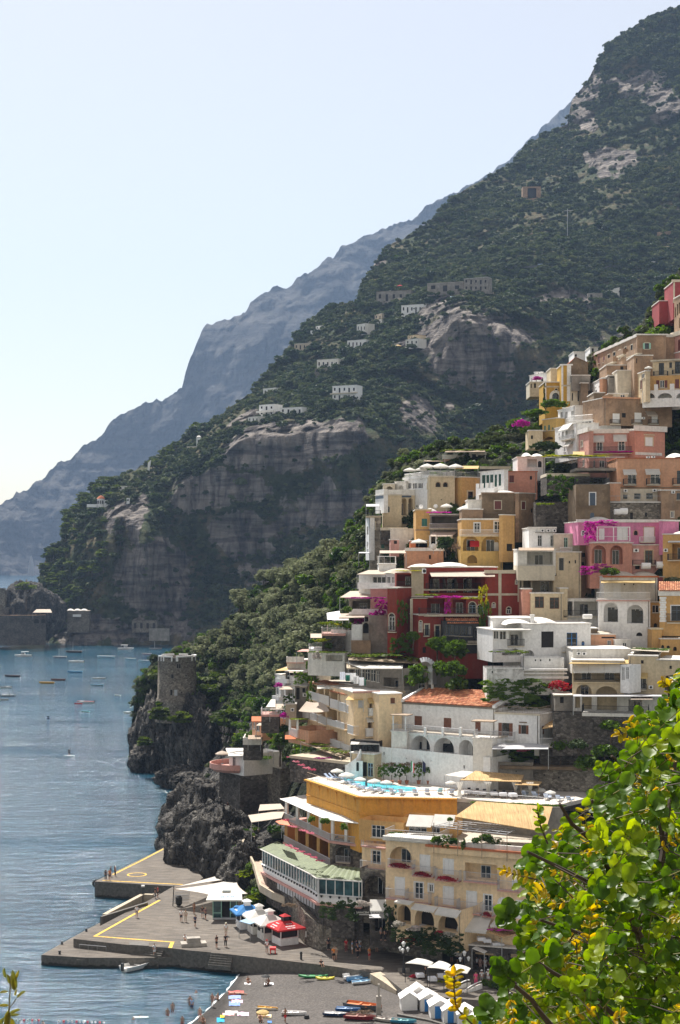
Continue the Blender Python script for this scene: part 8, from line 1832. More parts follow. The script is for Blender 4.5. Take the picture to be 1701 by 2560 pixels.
t=sail('shade_sail','big cream shade sail stretched over the pier bar',[S0,PY(770,965,258),PY(785,1062,250),PY(770,1062,250)],Bj)
t=sail('shade_sail','second cream shade sail in front reaching to the bar roof',[S0+Aa((0,-.3,-.2)),PY(785,1068,250),PY(925,1250,234),PY(610,1300,233)],Bj)
p=PG(12,1400,ZD);t=Ai('mast','leaning dark pole that holds the shade sail, with a black sack','pole',p);MB().bar((0,0,0),tuple(S0-p+Aa((0,0,.3))),.07,0,6).AE('pole',M_(Bk),t);MB().AF([(.3,0),(.5,.3),(.5,1.2),(.25,1.5),(0,1.5)],10,(.9,0,.1)).AE('sack',M_('rubber'),t)
t=Ai('barrier','low stack of grey metal crowd barriers by the sail pole','barrier',PG(20,1360,ZD));b=MB();L_=PG(200,1350,ZD)-PG(20,1360,ZD)
for r_ in range(2):
 o_=Aa((0,r_*2.2,0))
 for z in(.15,.6,1.1):b.bar(o_+Aa((0,0,z)),o_+L_+Aa((0,0,z)),.04)
 for k in range(16):q=o_+L_*(k/15);b.bar(q+Aa((0,0,.15)),q+Aa((0,0,1.1)),.025,0,3)
b.AE('rails',M_(BX),t)
# pier clutter
fr(80,2050,.4464)
def AM(name,AX,cat,p,mb,mat):o=mb.AE(name,mat);o.location=p;return tag(o,AX,cat)
fend=MB()
for k in range(12):
 a,c_=k*.5236,(k+1)*.5236;fend.bar((.55*cos(a),0,.55*sin(a)),(.55*cos(c_),0,.55*sin(c_)),.18,0,6)
AM('tyre_fender','black tyre fender on the corner of the far jetty','tyre',PG(362,356,1.7),fend,M_('rubber'))
bol=lambda:MB().AF([(.18,0),(.13,.25),(.22,.38),(.16,.46),(0,.48)],8)
for k,(x,y)in Ab(((168,697),(305,625),(155,752))):AM('bollard',['small iron bollard on the seaward edge of the landing quay','iron bollard further along the seaward quay edge','iron bollard at the front corner of the landing quay'][k],'bollard',PG(x,y,ZQ),bol(),M_(Bk))
AM('post','dark mooring post at the head of the pebble beach','post',PG(1508,825,1.5),MB().AF([(.16,0),(.14,1.7),(.2,1.75),(.12,2.0),(0,2.0)],8),M_(Bk))
p=PG(905,705,ZD);t=Ai('concrete_block','grey concrete block with a smaller block on top in the middle of the pier','block',p,.2);MB().box((-1.7,-.8,0),(1.7,.9,.45)).AE('base',M_('conc'),t);MB().box((-.9,-.5,.453),(.9,.7,1.1)).AE('block',M_('conc'),t)
p=PG(1350,748,ZD);t=Ai('red_stool','small bright red stool standing alone on the promenade','stool',p);MB().box((-.4,-.4,.5),(.4,.4,.8)).AE('seat',AP((.7,.03,.03)),t)
for x in(-.3,.3):
 for y in(-.3,.3):MB().box((x-.06,y-.06,0),(x+.06,y+.06,.5)).AE('leg',AP((.7,.03,.03)),t)
AM('stone_bench','pale stone slab of a well cover on the far jetty','slab',PG(855,255,ZD+.004),MB().box((-.8,-.6,0),(.8,.6,.08)),M_('conc'))
def pushrail(AX,pts):return rail('handrail',AX,[PG(*q,ZQ)for q in pts],ZQ,.9,BX,1.2,'railing')
pushrail('thin metal handrail on the landing quay',((265,735),(415,748)))
t=Ai('lamp_post','small white lamp post on the seaward pier wall','lamp',PG(622,470,ZQ));MB().bar((0,0,0),(0,0,2.6),.05).AE('post',M_(Bk),t);MB().box((-.25,-.2,2.6),(.25,.2,2.85)).AE('lamp_head',M_(A6),t)
# -- boats
def AZ(Ln,B,Hh,m_out,m_in,name='hull',parent=None,sheer=.25,closed=False):
 n=10;b=MB();rings=[]
 for i in range(n+1):
  t=i/n;hb=B/2*(sin(PIi*min(1,(t*.62+.30)))**.8 if t<.97 else.04);y=-Ln/2+Ln*t;zs=Hh+sheer*Hh*(t**2);zk=.12*Hh+Hh*.75*max(0,t-.72)**1.5*3
  rings.append([(0,y,zk),(hb*.62,y,zk+.08*Hh),(hb,y,zs),(hb*.9,y,zs),(hb*.78 if not closed else.01,y,zs if closed else zs-.45*Hh),(0,y,zs-.45*Hh if not closed else zs+.12*Hh)])
 for s_ in(1,-1):
  v_=[(p[0]*s_,p[1],p[2])for r in rings for p in r]
  for lo,hi,m in((0,2,0),(2,3,2),(3,5,1)):b.add(v_,[(i*6+j,i*6+j+1,(i+1)*6+j+1,(i+1)*6+j)for i in range(n)for j in range(lo,hi)],m)
  b.add([(p[0]*s_,p[1],p[2])for p in rings[0]],[(0,1,2,5),(2,3,4,5)],0)
 return b.AE(name,[m_out,m_in,m_out],parent)
def AL(AX,p,Ln=5.5,rz=0,kind=Cd,c1=(.78,.77,.75),c2=(.6,.58,.54),group=None,tilt=0,name='boat',cat='boat',canopy_=None):
 t=Ai(name,AX,cat,p,rz,group);B=Ln*.36;Hh=Ln*.13
 if tilt:t.rotation_euler=(tilt,0,rz)
 AZ(Ln,B,Hh,AP(c1,.3),AP(c2),'hull',t)
 for y in(-.12,.14):MB().box((-B*.42,Ln*y-.12,Hh*.72),(B*.42,Ln*y+.12,Hh*.82)).AE('seat',AP(c2),t)
 if kind in(Cd,'cabin'):
  MB().box((-.16,-Ln/2-.32,Hh*.35),(.16,-Ln/2+.02,Hh*1.6)).AE('outboard_motor',M_(Bk),t)
  b=MB();b.add([(-B*.36,Ln*.1,Hh),(B*.36,Ln*.1,Hh),(B*.3,Ln*.02,Hh*1.75),(-B*.3,Ln*.02,Hh*1.75)],[(0,1,2,3)]);b.AE('windscreen',M_('glass2'),t)
  MB().box((-B*.3,Ln*.11,Hh*.9),(B*.3,Ln*.32,Hh*1.12)).AE('foredeck',AP(c1),t)
 if kind=='cabin':
  MB().box((-B*.3,-Ln*.1,Hh*.8),(B*.3,Ln*.1,Hh*2.0)).AE('cabin',AP(c1),t);MB().box((-B*.305,-Ln*.08,Hh*1.4),(B*.305,Ln*.103,Hh*1.75)).AE('window',M_(Cg),t)
  MB().box((-B*.38,-Ln*.3,Hh*2.35),(B*.38,Ln*.12,Hh*2.45)).AE('sunroof',AP(c1),t);b=MB()
  for y in(-.28,.1):
   for x in(-.34,.34):b.bar((B*x,Ln*y,Hh),(B*x,Ln*y,Hh*2.36),.04)
  b.AE('sunroof_post',M_(BX),t)
 if kind=='mast':MB().bar((0,Ln*.05,Hh*.5),(0,Ln*.05,Hh+Ln*.55),.05,0,6).AE('mast',M_(A6),t)
 return t
fr(0,1400,.3827)
WH,DK,BLU,YEL,RDB,PBL=(.80,.79,.77),(.05,.045,.05),(.10,.28,.50),(.62,.36,.06),(.20,.09,.06),(.35,.55,.68)
for x,y,Ln,rz,kind,c1,c2,lab in[(152,632,9.5,90,'cabin',WH,WH,'white motor cruiser moored furthest out on the far left of the bay'),(390,640,7.5,92,'mast',(.25,.27,.32),WH,'dark sailing dinghy with a bare mast near the far cliffs'),(482,606,9.5,88,'mast',DK,(.4,.35,.3),'long dark boat with a mast closest to the far cliffs'),(498,670,8,95,Cd,WH,WH,'white speedboat just below the long dark boat'),(693,640,9.5,90,B1,PBL,WH,'long pale blue boat in the middle of the anchorage'),(490,737,7,90,B1,BLU,PBL,'mid-blue rowing boat on its own'),(822,586,9.5,-90,'cabin',WH,WH,'white cabin boat with a sunroof moored below the big cliff'),(853,652,6,90,B1,PBL,WH,'small pale blue boat left of the tower'),(948,665,7,90,B1,PBL,WH,'pale blue boat nearest the tower'),(958,618,5.5,90,B1,(.4,.25,.3),WH,'dull pink boat in the shadow of the far cliff'),(1015,585,7.5,100,'mast',(.3,.28,.28),(.3,.28,.28),'grey boat half hidden by the trees behind the tower'),(82,765,7.2,90,B1,DK,(.25,.15,.13),'black rowing boat near the left edge of the bay'),(30,838,6.5,-88,Cd,WH,DK,'white boat with a big black outboard at the left edge'),(57,893,5.8,-90,Cd,(.3,.32,.36),WH,'grey dinghy just below the white outboard boat'),(15,918,5.2,-90,B1,WH,DK,'white dinghy cut off by the left edge of the picture'),(305,808,6.5,90,B1,YEL,(.7,.5,.2),'yellow-orange rowing boat moored in the bay'),(380,788,6.4,90,B1,RDB,RDB,'brown rowing boat behind the yellow one'),(655,778,5.0,92,Cd,WH,WH,'first of two white boats moored end to end'),(632,777,4.6,92,Cd,WH,WH,'second of two white boats moored end to end, on the seaward side'),(633,823,5.5,90,B1,(.30,.4,.46),PBL,'blue-grey boat low in the water below the white pair'),(767,888,3.2,60,B1,WH,WH,'tiny white dinghy seen end on'),(560,936,6.5,88,Cd,WH,(.7,.2,.2),'white speedboat with people and a red float beside it'),(512,942,3.0,90,B1,(.6,.05,.06),(.6,.05,.06),'little red float boat beside the white speedboat'),(557,995,3.2,70,B1,WH,(.2,.6,.6),'small white dinghy with a turquoise inside'),(315,1035,3.6,10,Cd,(.03,.07,.16),(.05,.1,.2),'dark blue inflatable boat seen from behind'),(857,1005,5.6,90,Cd,WH,WH,'white boat closest to the tower rock'),(935,1013,3.0,90,B1,WH,(.6,.3,.3),'small pinkish dinghy beside the tower rock'),(998,757,3.0,90,B1,WH,WH,'white dinghy half hidden at the foot of the tower')]:
 p=PG(x,y,0);AL(lab,(p.x,p.y,-.18*Ln*.13),Ln,R(rz),kind,c1,c2,'boats moored in the bay')
fr(80,2050,.4464)
a,c_=PG(500,855,0),PG(722,800,0);AL('white open motorboat tied up in front of the landing quay',((a.x+c_.x)/2,(a.y+c_.y)/2,-.12),6.2,math.atan2(-(c_.x-a.x),(c_.y-a.y))+.0,Cd,WH,(.68,.66,.62),None)
p=PG(795,745,ZQ);AL('small red dinghy lying on the landing quay by the steps',(p.x,p.y,ZQ),3.0,R(88),B1,(.62,.07,.03),(.6,.12,.06),None)
# beach boats and kayaks
def A4(AX,p,Ln,rz,col,w_=.75):
 t=Ai('kayak',AX,'kayak',p,rz);n=10;b=MB();rings=[]
 for i in range(n+1):
  s_=i/n;hb=w_/2*max(.04,sin(PIi*s_)**.6);y=-Ln/2+Ln*s_;up=.12*(2*s_-1)**4;rings.append([(-hb,y,.2+up),(-hb*.6,y,.02+up),(0,y,0+up),(hb*.6,y,.02+up),(hb,y,.2+up),(hb*.6,y,.3+up),(0,y,.34+up),(-hb*.6,y,.3+up)])
 b.add([q for r in rings for q in r],[(i*8+j,i*8+(j+1)%8,(i+1)*8+(j+1)%8,(i+1)*8+j)for i in range(n)for j in range(8)]);b.AE('hull',AP(col,.35),t,smooth=True)
 for y in(-.18,.12):MB().AF([(.26,.0),(.24,.04),(.16,.05),(.1,-.02),(0,-.02)],10,(0,Ln*y,.31)).AE('cockpit',M_('rubber'),t,Matrix.Diagonal((1,1,1,1)))
 return t
fr(700,2250,.4145)
def bl(x0,y0,x1,y1):a,c_=B_(x0,y0),B_(x1,y1);m=(a+c_)/2;return(m.x,m.y,bz(m)-.02),(c_-a).length,math.atan2(-(c_.x-a.x),c_.y-a.y)
for args in[('long yellow kayak at the top of the pebble beach',(205,420,370,445),(.70,.46,.02)),('green kayak lying seaward on the pebble beach',(112,476,290,465),(.02,.22,.06)),('short yellow kayak next to the green one',(216,484,330,478),(.72,.62,.05)),('small yellow float beside the mooring post',(113,428,155,424),(.7,.5,.03))]:
 q=bl(*args[1]);A4(args[0],q[0],q[1],q[2],args[2],.95)
for lab,co,c1,c2 in[('white sailing boat hull lying on the beach under a cover',(372,428,512,440),WH,(.6,.55,.48)),('large white boat hull next to the blue one on the beach',(390,484,572,455),WH,WH),('bright blue boat on the beach between the white hulls',(410,495,540,480),(.05,.28,.62),(.2,.4,.6)),('small white dinghy on the beach with a blue inside',(460,510,553,500),WH,(.25,.45,.62)),('orange wooden rowing boat with a red stripe at the beach wall',(395,645,615,672),(.10,.10,.11),(.55,.17,.04)),('dark red boat piled with nets and tarpaulin',(390,720,580,728),(.22,.02,.03),(.3,.15,.12)),('dark blue and white rowing boat on the lower beach',(285,700,388,702),(.03,.06,.14),WH),('blue boat partly under the net boat',(355,670,470,672),(.04,.14,.38),(.3,.4,.55)),('white rowing boat lying alone on the lower beach',(26,694,145,692),WH,(.7,.68,.66)),('pale grey covered boat at the foot of the hut wall',(600,728,690,740),(.5,.47,.42),(.5,.45,.4)),('small blue boat full of gear below the beach huts',(715,742,780,745),(.05,.25,.4),(.2,.4,.4))]:
 q=bl(*co);AL(lab,q[0],max(3,q[1]),q[2],B1,c1,c2,None)
q=PG(480,690,2.2);o=Ah('net_heap','grey heap of nets and tarpaulin in the dark red boat',tuple(q),2.0,.8,.5,'dry',cat='nets')
fr(480,2440,.1913)
q=bl(845,440,1125,450);AL('yellow-orange rowing boat on the lower beach beside the yellow parasol',q[0],q[1],q[2],B1,(.70,.68,.62),(.62,.36,.06));p=B_(925,500);Af('round yellow beach parasol tilted on the pebbles',925,440,84,p.y,BP,pole=1.5,n=12)
# -- beach huts, bridge and walls
fr(700,2250,.4145)
hz=1.35
tag(MB().AG([(p.x,p.y)for p in(PG(715,690,hz),PG(900,720,hz),PG(1450,860,hz),PG(1900,960,hz),PG(1900,640,hz),PG(1300,610,hz),PG(760,560,hz))],-.5,hz).AE('hut_platform',QUAY),'raised stone platform carrying the row of beach huts','platform')
HR,HS=.32,None
def hut(AX,xc,yb,w_=2.1,d_=2.4,h=1.75,door=1,group='white beach huts'):
 p=PG(xc,yb,hz);t=Ai('beach_hut',AX,'beach hut',p,.08,group);a=w_/2;k=h+.6;wl=AR('white_boards',(.76,.74,.71),.7,0,.07,4)
 b=MB();b.add([(-a,0,0),(a,0,0),(a,0,h),(0,0,k),(-a,0,h),(-a,d_,0),(a,d_,0),(a,d_,h),(0,d_,k),(-a,d_,h)],[(0,1,2,3,4),(9,8,7,6,5),(0,5,6,1),(1,6,7,2),(4,9,5,0)]);b.AE(BQ,wl,t)
 for s_ in(-1,1):
  b=MB();o=.18;v_=[(0,-o,k+.04),(s_*(a+o),-o,h-o*.6),(s_*(a+o),d_+o,h-o*.6),(0,d_+o,k+.04)];b.slab(v_,.07);b.AE('roof',wl,t)
 if door:
  MB().box((-.62,-.06,.05),(.08,-.003,1.5)).AE('door',M_('blue'),t);b=MB();b.box((-.7,-.05,.05),(-.625,-.002,1.58)).box((.085,-.05,.05),(.16,-.002,1.58)).box((-.625,-.05,1.505),(.085,-.002,1.58));b.AE('door_frame',M_(A6),t)
 return t
hut('doorless white beach hut at the seaward end of the row',782,672,1.9,1.9,1.6,0);hut('taller white beach hut behind the doorless one',838,640,1.8,2,1.7,0)
for k,(x,y)in Ab(((905,678),(968,720),(1045,748),(1135,770),(1215,800),(1300,832))):hut('white beach hut with a blue door, '+ORD[k]+Ci,x,y,2.2,2.2,1.6)
Al('beach_wall','dark stone wall between the beach and the hut platform',[PG(712,700,hz),PG(900,735,hz),PG(1300,850,hz)],.25,.4,QUAY,2)
AM('concrete_post','tall pale concrete post at the end of the hut platform','post',PG(597,715,1.0),MB().box((-.3,-.3,0),(.3,.3,2.6)).box((-.12,-.12,2.6),(.12,.12,4.0)),M_('conc'))
Al('kerb_path','pale stone ramp edge running down to the beach huts',[PG(575,445,ZD),PG(650,490,2.2),PG(735,548,1.8)],.12,1.6,AQ(BR),1)
# arched bridge over the stream bed
t=Ai('footbridge','small white arched footbridge behind the beach huts','bridge',PG(1100,545,2));o=PG(1100,545,2)
for k,(xa,ya,xm,ym,xb,yb)in Ab(((1010,575,1090,515,1140,500),(1075,588,1150,535,1210,507))):
 zz=2.9;q=[PG(xa,ya,zz-.8),PG(xm,ym,zz),PG(xb,yb,zz+.2)];pts=[]
 for i in range(13):
  s_=i/12;pts.append((q[0]*(1-s_)**2+(q[1]*2-(q[0]+q[2])/2)*2*s_*(1-s_)+q[2]*s_**2)-o)
 b=MB()
 for a,c_ in zip(pts[:-1],pts[1:]):b.add([a,c_,c_+Aa((.25,.1,0)),a+Aa((.25,.1,0)),a-Aa((0,0,2.6)),c_-Aa((0,0,2.2)),c_+Aa((.25,.1,-2.2)),a+Aa((.25,.1,-2.6))],[(0,1,2,3),(0,4,5,1),(3,2,6,7)])
 b.AE(Cn,AQ(A8),t);b=MB();b.tube([p+Aa((.1,0,.3))for p in pts],.07);b.AE('handrail',M_(A6),t)
Al('stream_wall','dark concrete wall of the stream bed behind the footbridge',[PG(1215,535,2.3),PG(1330,545,2.3),PG(1480,560,2.3)],.3,.4,AQ(Bm),2)
for k,(x0,y0,x1,y1)in Ab(((1275,632,1390,560),(1310,640,1435,565),(1350,650,1470,575),(1395,655,1500,590))):
 a,c_=PG(x0,y0,2.6),PG(x1,y1,3.4);o=MB().bar((0,0,0),tuple(c_-a),.07).AE('pergola_beam',M_(A6));o.location=a;tag(o,'white sloping pergola beam behind the huts, '+ORD[k]+' from the footbridge','beam','white pergola beams')
for k,(x,y)in Ab(((1235,505),(1275,515),(1300,520),(1330,525))):Ah('bush','small green bush along the promenade edge, '+ORD[k]+' from the footbridge',tuple(PG(x,y,ZD+.3)),.8,.6,.6,Bu,'bushes along the promenade edge')
p=PG(1402,520,ZD);t=Ai('palm_in_pot','little palm in a terracotta pot on the promenade','potted palm',p);MB().AF([(.3,0),(.42,.6),(.46,.62),(.4,.6),(0,.55)],10).AE('pot',M_('pot'),t);MB().bar((0,0,.5),(0,0,1.1),.12,0,6).AE('trunk',M_('trunk'),t)
for k in range(14):
 a=k*2.4;b=MB();d_=Aa((cos(a),sin(a),0));s_=Aa((-d_.y,d_.x,0));pts=[Aa((0,0,1.1))+d_*(.3*i)+Aa((0,0,.35*i-.1*i*i))for i in range(5)]
 for i in range(4):w0,w1=[.16,.2,.18,.12,.01][i:i+2];b.add([pts[i]-s_*w0,pts[i]+s_*w0,pts[i+1]+s_*w1,pts[i+1]-s_*w1],[(0,1,2,3)])
 b.AE('frond',lm(Ce),t)
fr(0,2400,.0765)
for k,x in Ab((390,540,650,785,915,1055,1170,1270)):AM('buoy',(A7 if k in(1,2,4,6)else 'red')+' buoy of the floating rope, '+ORD[k]+' from the left edge','buoy',PG(x,1990,.05),MB().AF([(0,-.12),(.12,-.05),(.14,.05),(.08,.14),(0,.16)],8),AP(WH if k in(1,2,4,6)else(.55,.04,.05)))
fr(80,2050,.4464)
for k,x in Ab((150,178,203,224,250,268,290,312,335,355,380,402)):AM('buoy',('red' if k%3==1 else A7)+' buoy of the floating rope nearer the beach, '+ORD[k]+' in line','buoy',PG(x,1130+k*.6,.05),MB().AF([(0,-.12),(.12,-.05),(.14,.05),(.08,.14),(0,.16)],8),AP((.55,.04,.05)if k%3==1 else WH))
# -- people
SKIN=AR('skin',(.46,.25,.17),.6,0,.08);SKIN2=AR('tanned_skin',(.30,.15,.09),.6,0,.1)
def skel(pose):
 J={B9:(0,0,.93),'spi':(0,0,1.15),'che':(0,-.01,1.36),'nec':(0,0,1.5),'hea':(0,-.02,1.62),'top':(0,-.01,1.73)}
 for s_,n in((-1,'L'),(1,'R')):
  J[BB+n]=(s_*.19,0,1.43);J['el'+n]=(s_*.25,.03,1.15);J['wr'+n]=(s_*.25,-.06,.91);J['ha'+n]=(s_*.25,-.08,.82)
  J['hi'+n]=(s_*.1,0,.88);J['kn'+n]=(s_*.11,-.02,.49);J['an'+n]=(s_*.11,.02,.09);J['to'+n]=(s_*.12,-.14,.04)
 if pose=='walk':
  J.update(knL=(-.11,-.16,.50),anL=(-.11,-.22,.12),toL=(-.11,-.36,.08),knR=(.11,.06,.49),anR=(.11,.28,.14),toR=(.12,.18,.04),elL=(-.25,.13,1.17),wrL=(-.25,.14,.93),haL=(-.25,.13,.84),elR=(.25,-.08,1.16),wrR=(.24,-.24,.98),haR=(.24,-.3,.93))
 if pose=='hand':
  J.update(elL=(-.33,.02,1.2),wrL=(-.18,-.14,1.05),haL=(-.14,-.18,1.0),elR=(.36,.02,1.19),wrR=(.2,-.02,1.0),haR=(.15,-.05,.95))
 if pose in('sit','lie'):
  d=-.83 if pose=='sit' else-.8
  for k in list(J):
   x,y,z=J[k];J[k]=(x,y+.12,z+d)
  if pose=='sit':
   for s_,n in((-1,'L'),(1,'R')):J['kn'+n]=(s_*.15,-.34,.38);J['an'+n]=(s_*.14,-.52,.06);J['to'+n]=(s_*.15,-.68,.04);J['el'+n]=(s_*.28,-.05,.42);J['wr'+n]=(s_*.2,-.26,.4);J['ha'+n]=(s_*.16,-.33,.38)
  else:
   for k in list(J):
    x,y,z=J[k];J[k]=(x,z-.1,.13-(y-.12)*.8)
   for s_,n in((-1,'L'),(1,'R')):J['kn'+n]=(s_*.12,-.52,.15);J['an'+n]=(s_*.12,-.93,.09);J['to'+n]=(s_*.13,-1.0,.16)
 return J
BONES=[(B9,'spi'),('spi','che'),('che','nec'),('nec','hea'),('hea','top')]+[(a+n,b+n)for n in 'LR' for a,b in((BB,'el'),('el','wr'),('wr','ha'),('hi','kn'),('kn','an'),('an','to'))]+[('che','shL'),('che','shR'),(B9,'hiL'),(B9,'hiR')]
RAD={B9:(.15,.11),'spi':(.135,.10),'che':(.16,.115),'nec':(.055,.06),'hea':(.085,.105),'top':(.06,.07),BB:(.06,.06),'el':(.043,.043),'wr':(.032,.03),'ha':(.04,.022),'hi':(.095,.095),'kn':(.06,.06),'an':(.042,.045),'to':(.04,.025)}
def make_body(pose):
 J=skel(pose);names=list(J);me=bpy.data.meshes.new('body');me.from_pydata([J[n]for n in names],[(names.index(a),names.index(b))for a,b in BONES],[])
 o=bpy.data.objects.new('body_shape',me);COL.objects.link(o);md=o.modifiers.new('skin','SKIN');md.use_smooth_shade=True;sv=me.skin_vertices[0].data
 for i,n in Ab(names):sv[i].radius=RAD.get(n)or RAD[n[:2]];sv[i].use_root=n==B9
 o.modifiers.new('sub','SUBSURF').levels=1;o.modifiers['sub'].render_levels=1
 dg=bpy.context.evaluated_depsgraph_get();dg.update();m=bpy.data.meshes.new_from_object(o.evaluated_get(dg));bpy.data.objects.remove(o);m.materials.clear();m.materials.append(SKIN);m.name='body_'+pose
 V=NAr([v.co[:]for v in m.vertices]);best=np.full(len(V),1e9);reg=np.zeros(len(V),int);par=np.zeros(len(V))
 for k,(a,b)in Ab(BONES):
  A,Bv=NAr(J[a]),NAr(J[b]);d=Bv-A;t=np.clip(((V-A)@d)/(d@d),0,1);q=np.linalg.norm(V-(A+t[:,None]*d),axis=1);w_=q<best;best[w_]=q[w_];reg[w_]=k;par[w_]=t[w_]
 nm=[BONES[k]for k in reg]
 torso=NAr([x in((B9,'spi'),('spi','che'),('che','nec'),('che','shL'),('che','shR'))and not(x==('che','nec')and t>.75)or(x[0]in('shL','shR')and t<.6)for x,t in zip(nm,par)])
 hips=NAr([x in((B9,'hiL'),(B9,'hiR'))or(x==(B9,'spi')and t<.35)or(x[0]in('hiL','hiR')and t<.75)for x,t in zip(nm,par)])
 brief=NAr([x in((B9,'hiL'),(B9,'hiR'))or(x==(B9,'spi')and t<.3)or(x[0]in('hiL','hiR')and t<.22)for x,t in zip(nm,par)])
 legs=NAr([x in((B9,'hiL'),(B9,'hiR'))or(x==(B9,'spi')and t<.35)or x[0]in('hiL','hiR')or(x[0]in('knL','knR')and t<.85)for x,t in zip(nm,par)])
 H_,T_=NAr(J['hea']),NAr(J['top']);ax=(T_-H_)/np.linalg.norm(T_-H_);fw=NAr((0,-1,0))if pose!='lie' else NAr((0,0,1));rel=(V-H_)@ax;fr_=(V-H_)@fw
 hair=NAr([x in(('hea','top'),('nec','hea'))for x in nm])&((rel>.045)|((fr_<-.01)&(rel>-.07)))
 m.update();NN=NAr([v.normal[:]for v in m.vertices]);out={'body':m}
 for k,sel,inf in(('shirt',torso,.018),('shorts',hips,.02),('swimwear',brief,.01),('trousers',legs,.02),('hair',hair,.016)):
  fs=[tuple(p.vertices)for p in m.polygons if all(sel[i]for i in p.vertices)]
  if not fs:continue
  us_=sorted({i for f in fs for i in f});ix={i:j for j,i in Ab(us_)};mm=bpy.data.meshes.new(k);mm.from_pydata((V[us_]+NN[us_]*inf).tolist(),[],[tuple(ix[i]for i in f)for f in fs]);mm.materials.append(M_(Ca));mm.polygons.foreach_set('use_smooth',[True]*len(fs));out[k]=mm
 return out
BODY={p:make_body(p)for p in(A9,'walk','hand','sit','lie')}
HAIRS=[(.03,.02,.015),(.10,.06,.03),(.02,.02,.02),(.25,.17,.08)]
def Ao(AX,p,rz,pose=A9,shirt=None,bottom=('shorts',(.05,.06,.1)),hat=None,skin=0,sc=1.0,group=None,hair=None):
 o=link('person',BODY[pose]['body']);o.location=p;o.rotation_euler=(0,0,rz);o.scale=(sc,)*3;tag(o,AX,'person',group)
 if skin:bymat(o,m0=SKIN2)
 def wear(k,c_):
  w_=link(k,BODY[pose][k],o);bymat(w_,m0=AP(c_,.9))
 if shirt:wear('shirt',shirt)
 if bottom:wear(*bottom)
 wear('hair',hair or random.choice(HAIRS))
 if hat and pose in(A9,'walk','hand'):MB().AF([(.16,1.68),(.155,1.7),(.11,1.7),(.1,1.79),(0,1.81)],10).AE('hat',AP(hat,.9),o)
 return o
WT,BK_,NV,RD,YE,GR,BE,OR,PK,LB=(.72,.72,.72),(.02,.02,.025),(.02,.03,.09),(.5,.03,.04),(.62,.45,.06),(.25,.25,.25),(.5,.42,.32),(.62,.2,.04),(.7,.08,.2),(.3,.42,.62)
S_,T_,W_='shorts','trousers','swimwear'
def ppl(L_,z=ZD):
 for(x,y,rz,pose,sh_,bo,lab,*ex)in L_:
  p=PG(x,y,z)if z is not None else B_(x,y);Ao(lab,p,rz,pose,sh_,bo,*ex)
fr(80,2050,.4464)
ppl([(413,338,.5,A9,BK_,(T_,BK_),'person in dark clothes at the corner of the far jetty, nearest the water'),(434,338,-.6,'hand',OR,(S_,BK_),'person in an orange top on the far jetty'),(441,318,1.5,A9,BK_,(T_,BK_),'person in black standing behind the one in orange on the far jetty'),(466,315,2.2,A9,(.3,.15,.12),(T_,BK_),'person in dark red standing slightly apart on the far jetty')])
ppl([(587,548,.3,A9,WT,(S_,(.3,.3,.3)),'person in white by the yellow line on the pier'),(836,570,.2,A9,WT,(S_,BK_),'person in white top and black skirt on the middle of the pier'),(861,572,-.3,A9,BE,(T_,BE),'person in a long beige dress beside the black skirt'),(908,528,2.5,A9,None,(W_,BK_),'bare-chested person standing in the shadow of the sail',None,1),(914,602,.8,'walk',NV,(S_,BK_),'person in navy walking past the bar with a bag'),(955,550,2.9,A9,BK_,(S_,GR),'person in black waiting at the bar'),(972,558,1.2,A9,(.2,.1,.12),(S_,BK_),'person in dark red waiting at the bar'),(1087,648,.1,A9,WT,(S_,BE),'person in a white shirt and pale hat in front of the kiosks',(.7,.66,.5)),(1034,718,1.0,'hand',BK_,(S_,BK_),'person in black with hands on hips on the promenade'),(1085,712,-.2,A9,BK_,(T_,BK_),'person in a black dress facing the kiosks'),(1316,746,.4,A9,WT,(S_,GR),'person in white with a red cap beside the red stool',(.5,.03,.03)),(690,440,1.6,A9,BK_,(T_,BK_),'person in black by the seaward wall under the sail'),(705,435,-1.2,A9,RD,(S_,BK_),'person in red by the seaward wall under the sail')])
ppl([(686,764,.8,A9,WT,(S_,WT),'person in white on the landing quay steps')],ZQ)
Ao('person sitting on the grey concrete block',PG(885,690,ZD)+Aa((-.6,-.3,.35)),.6,'sit',WT,(S_,BE))
fr(700,2250,.4145)
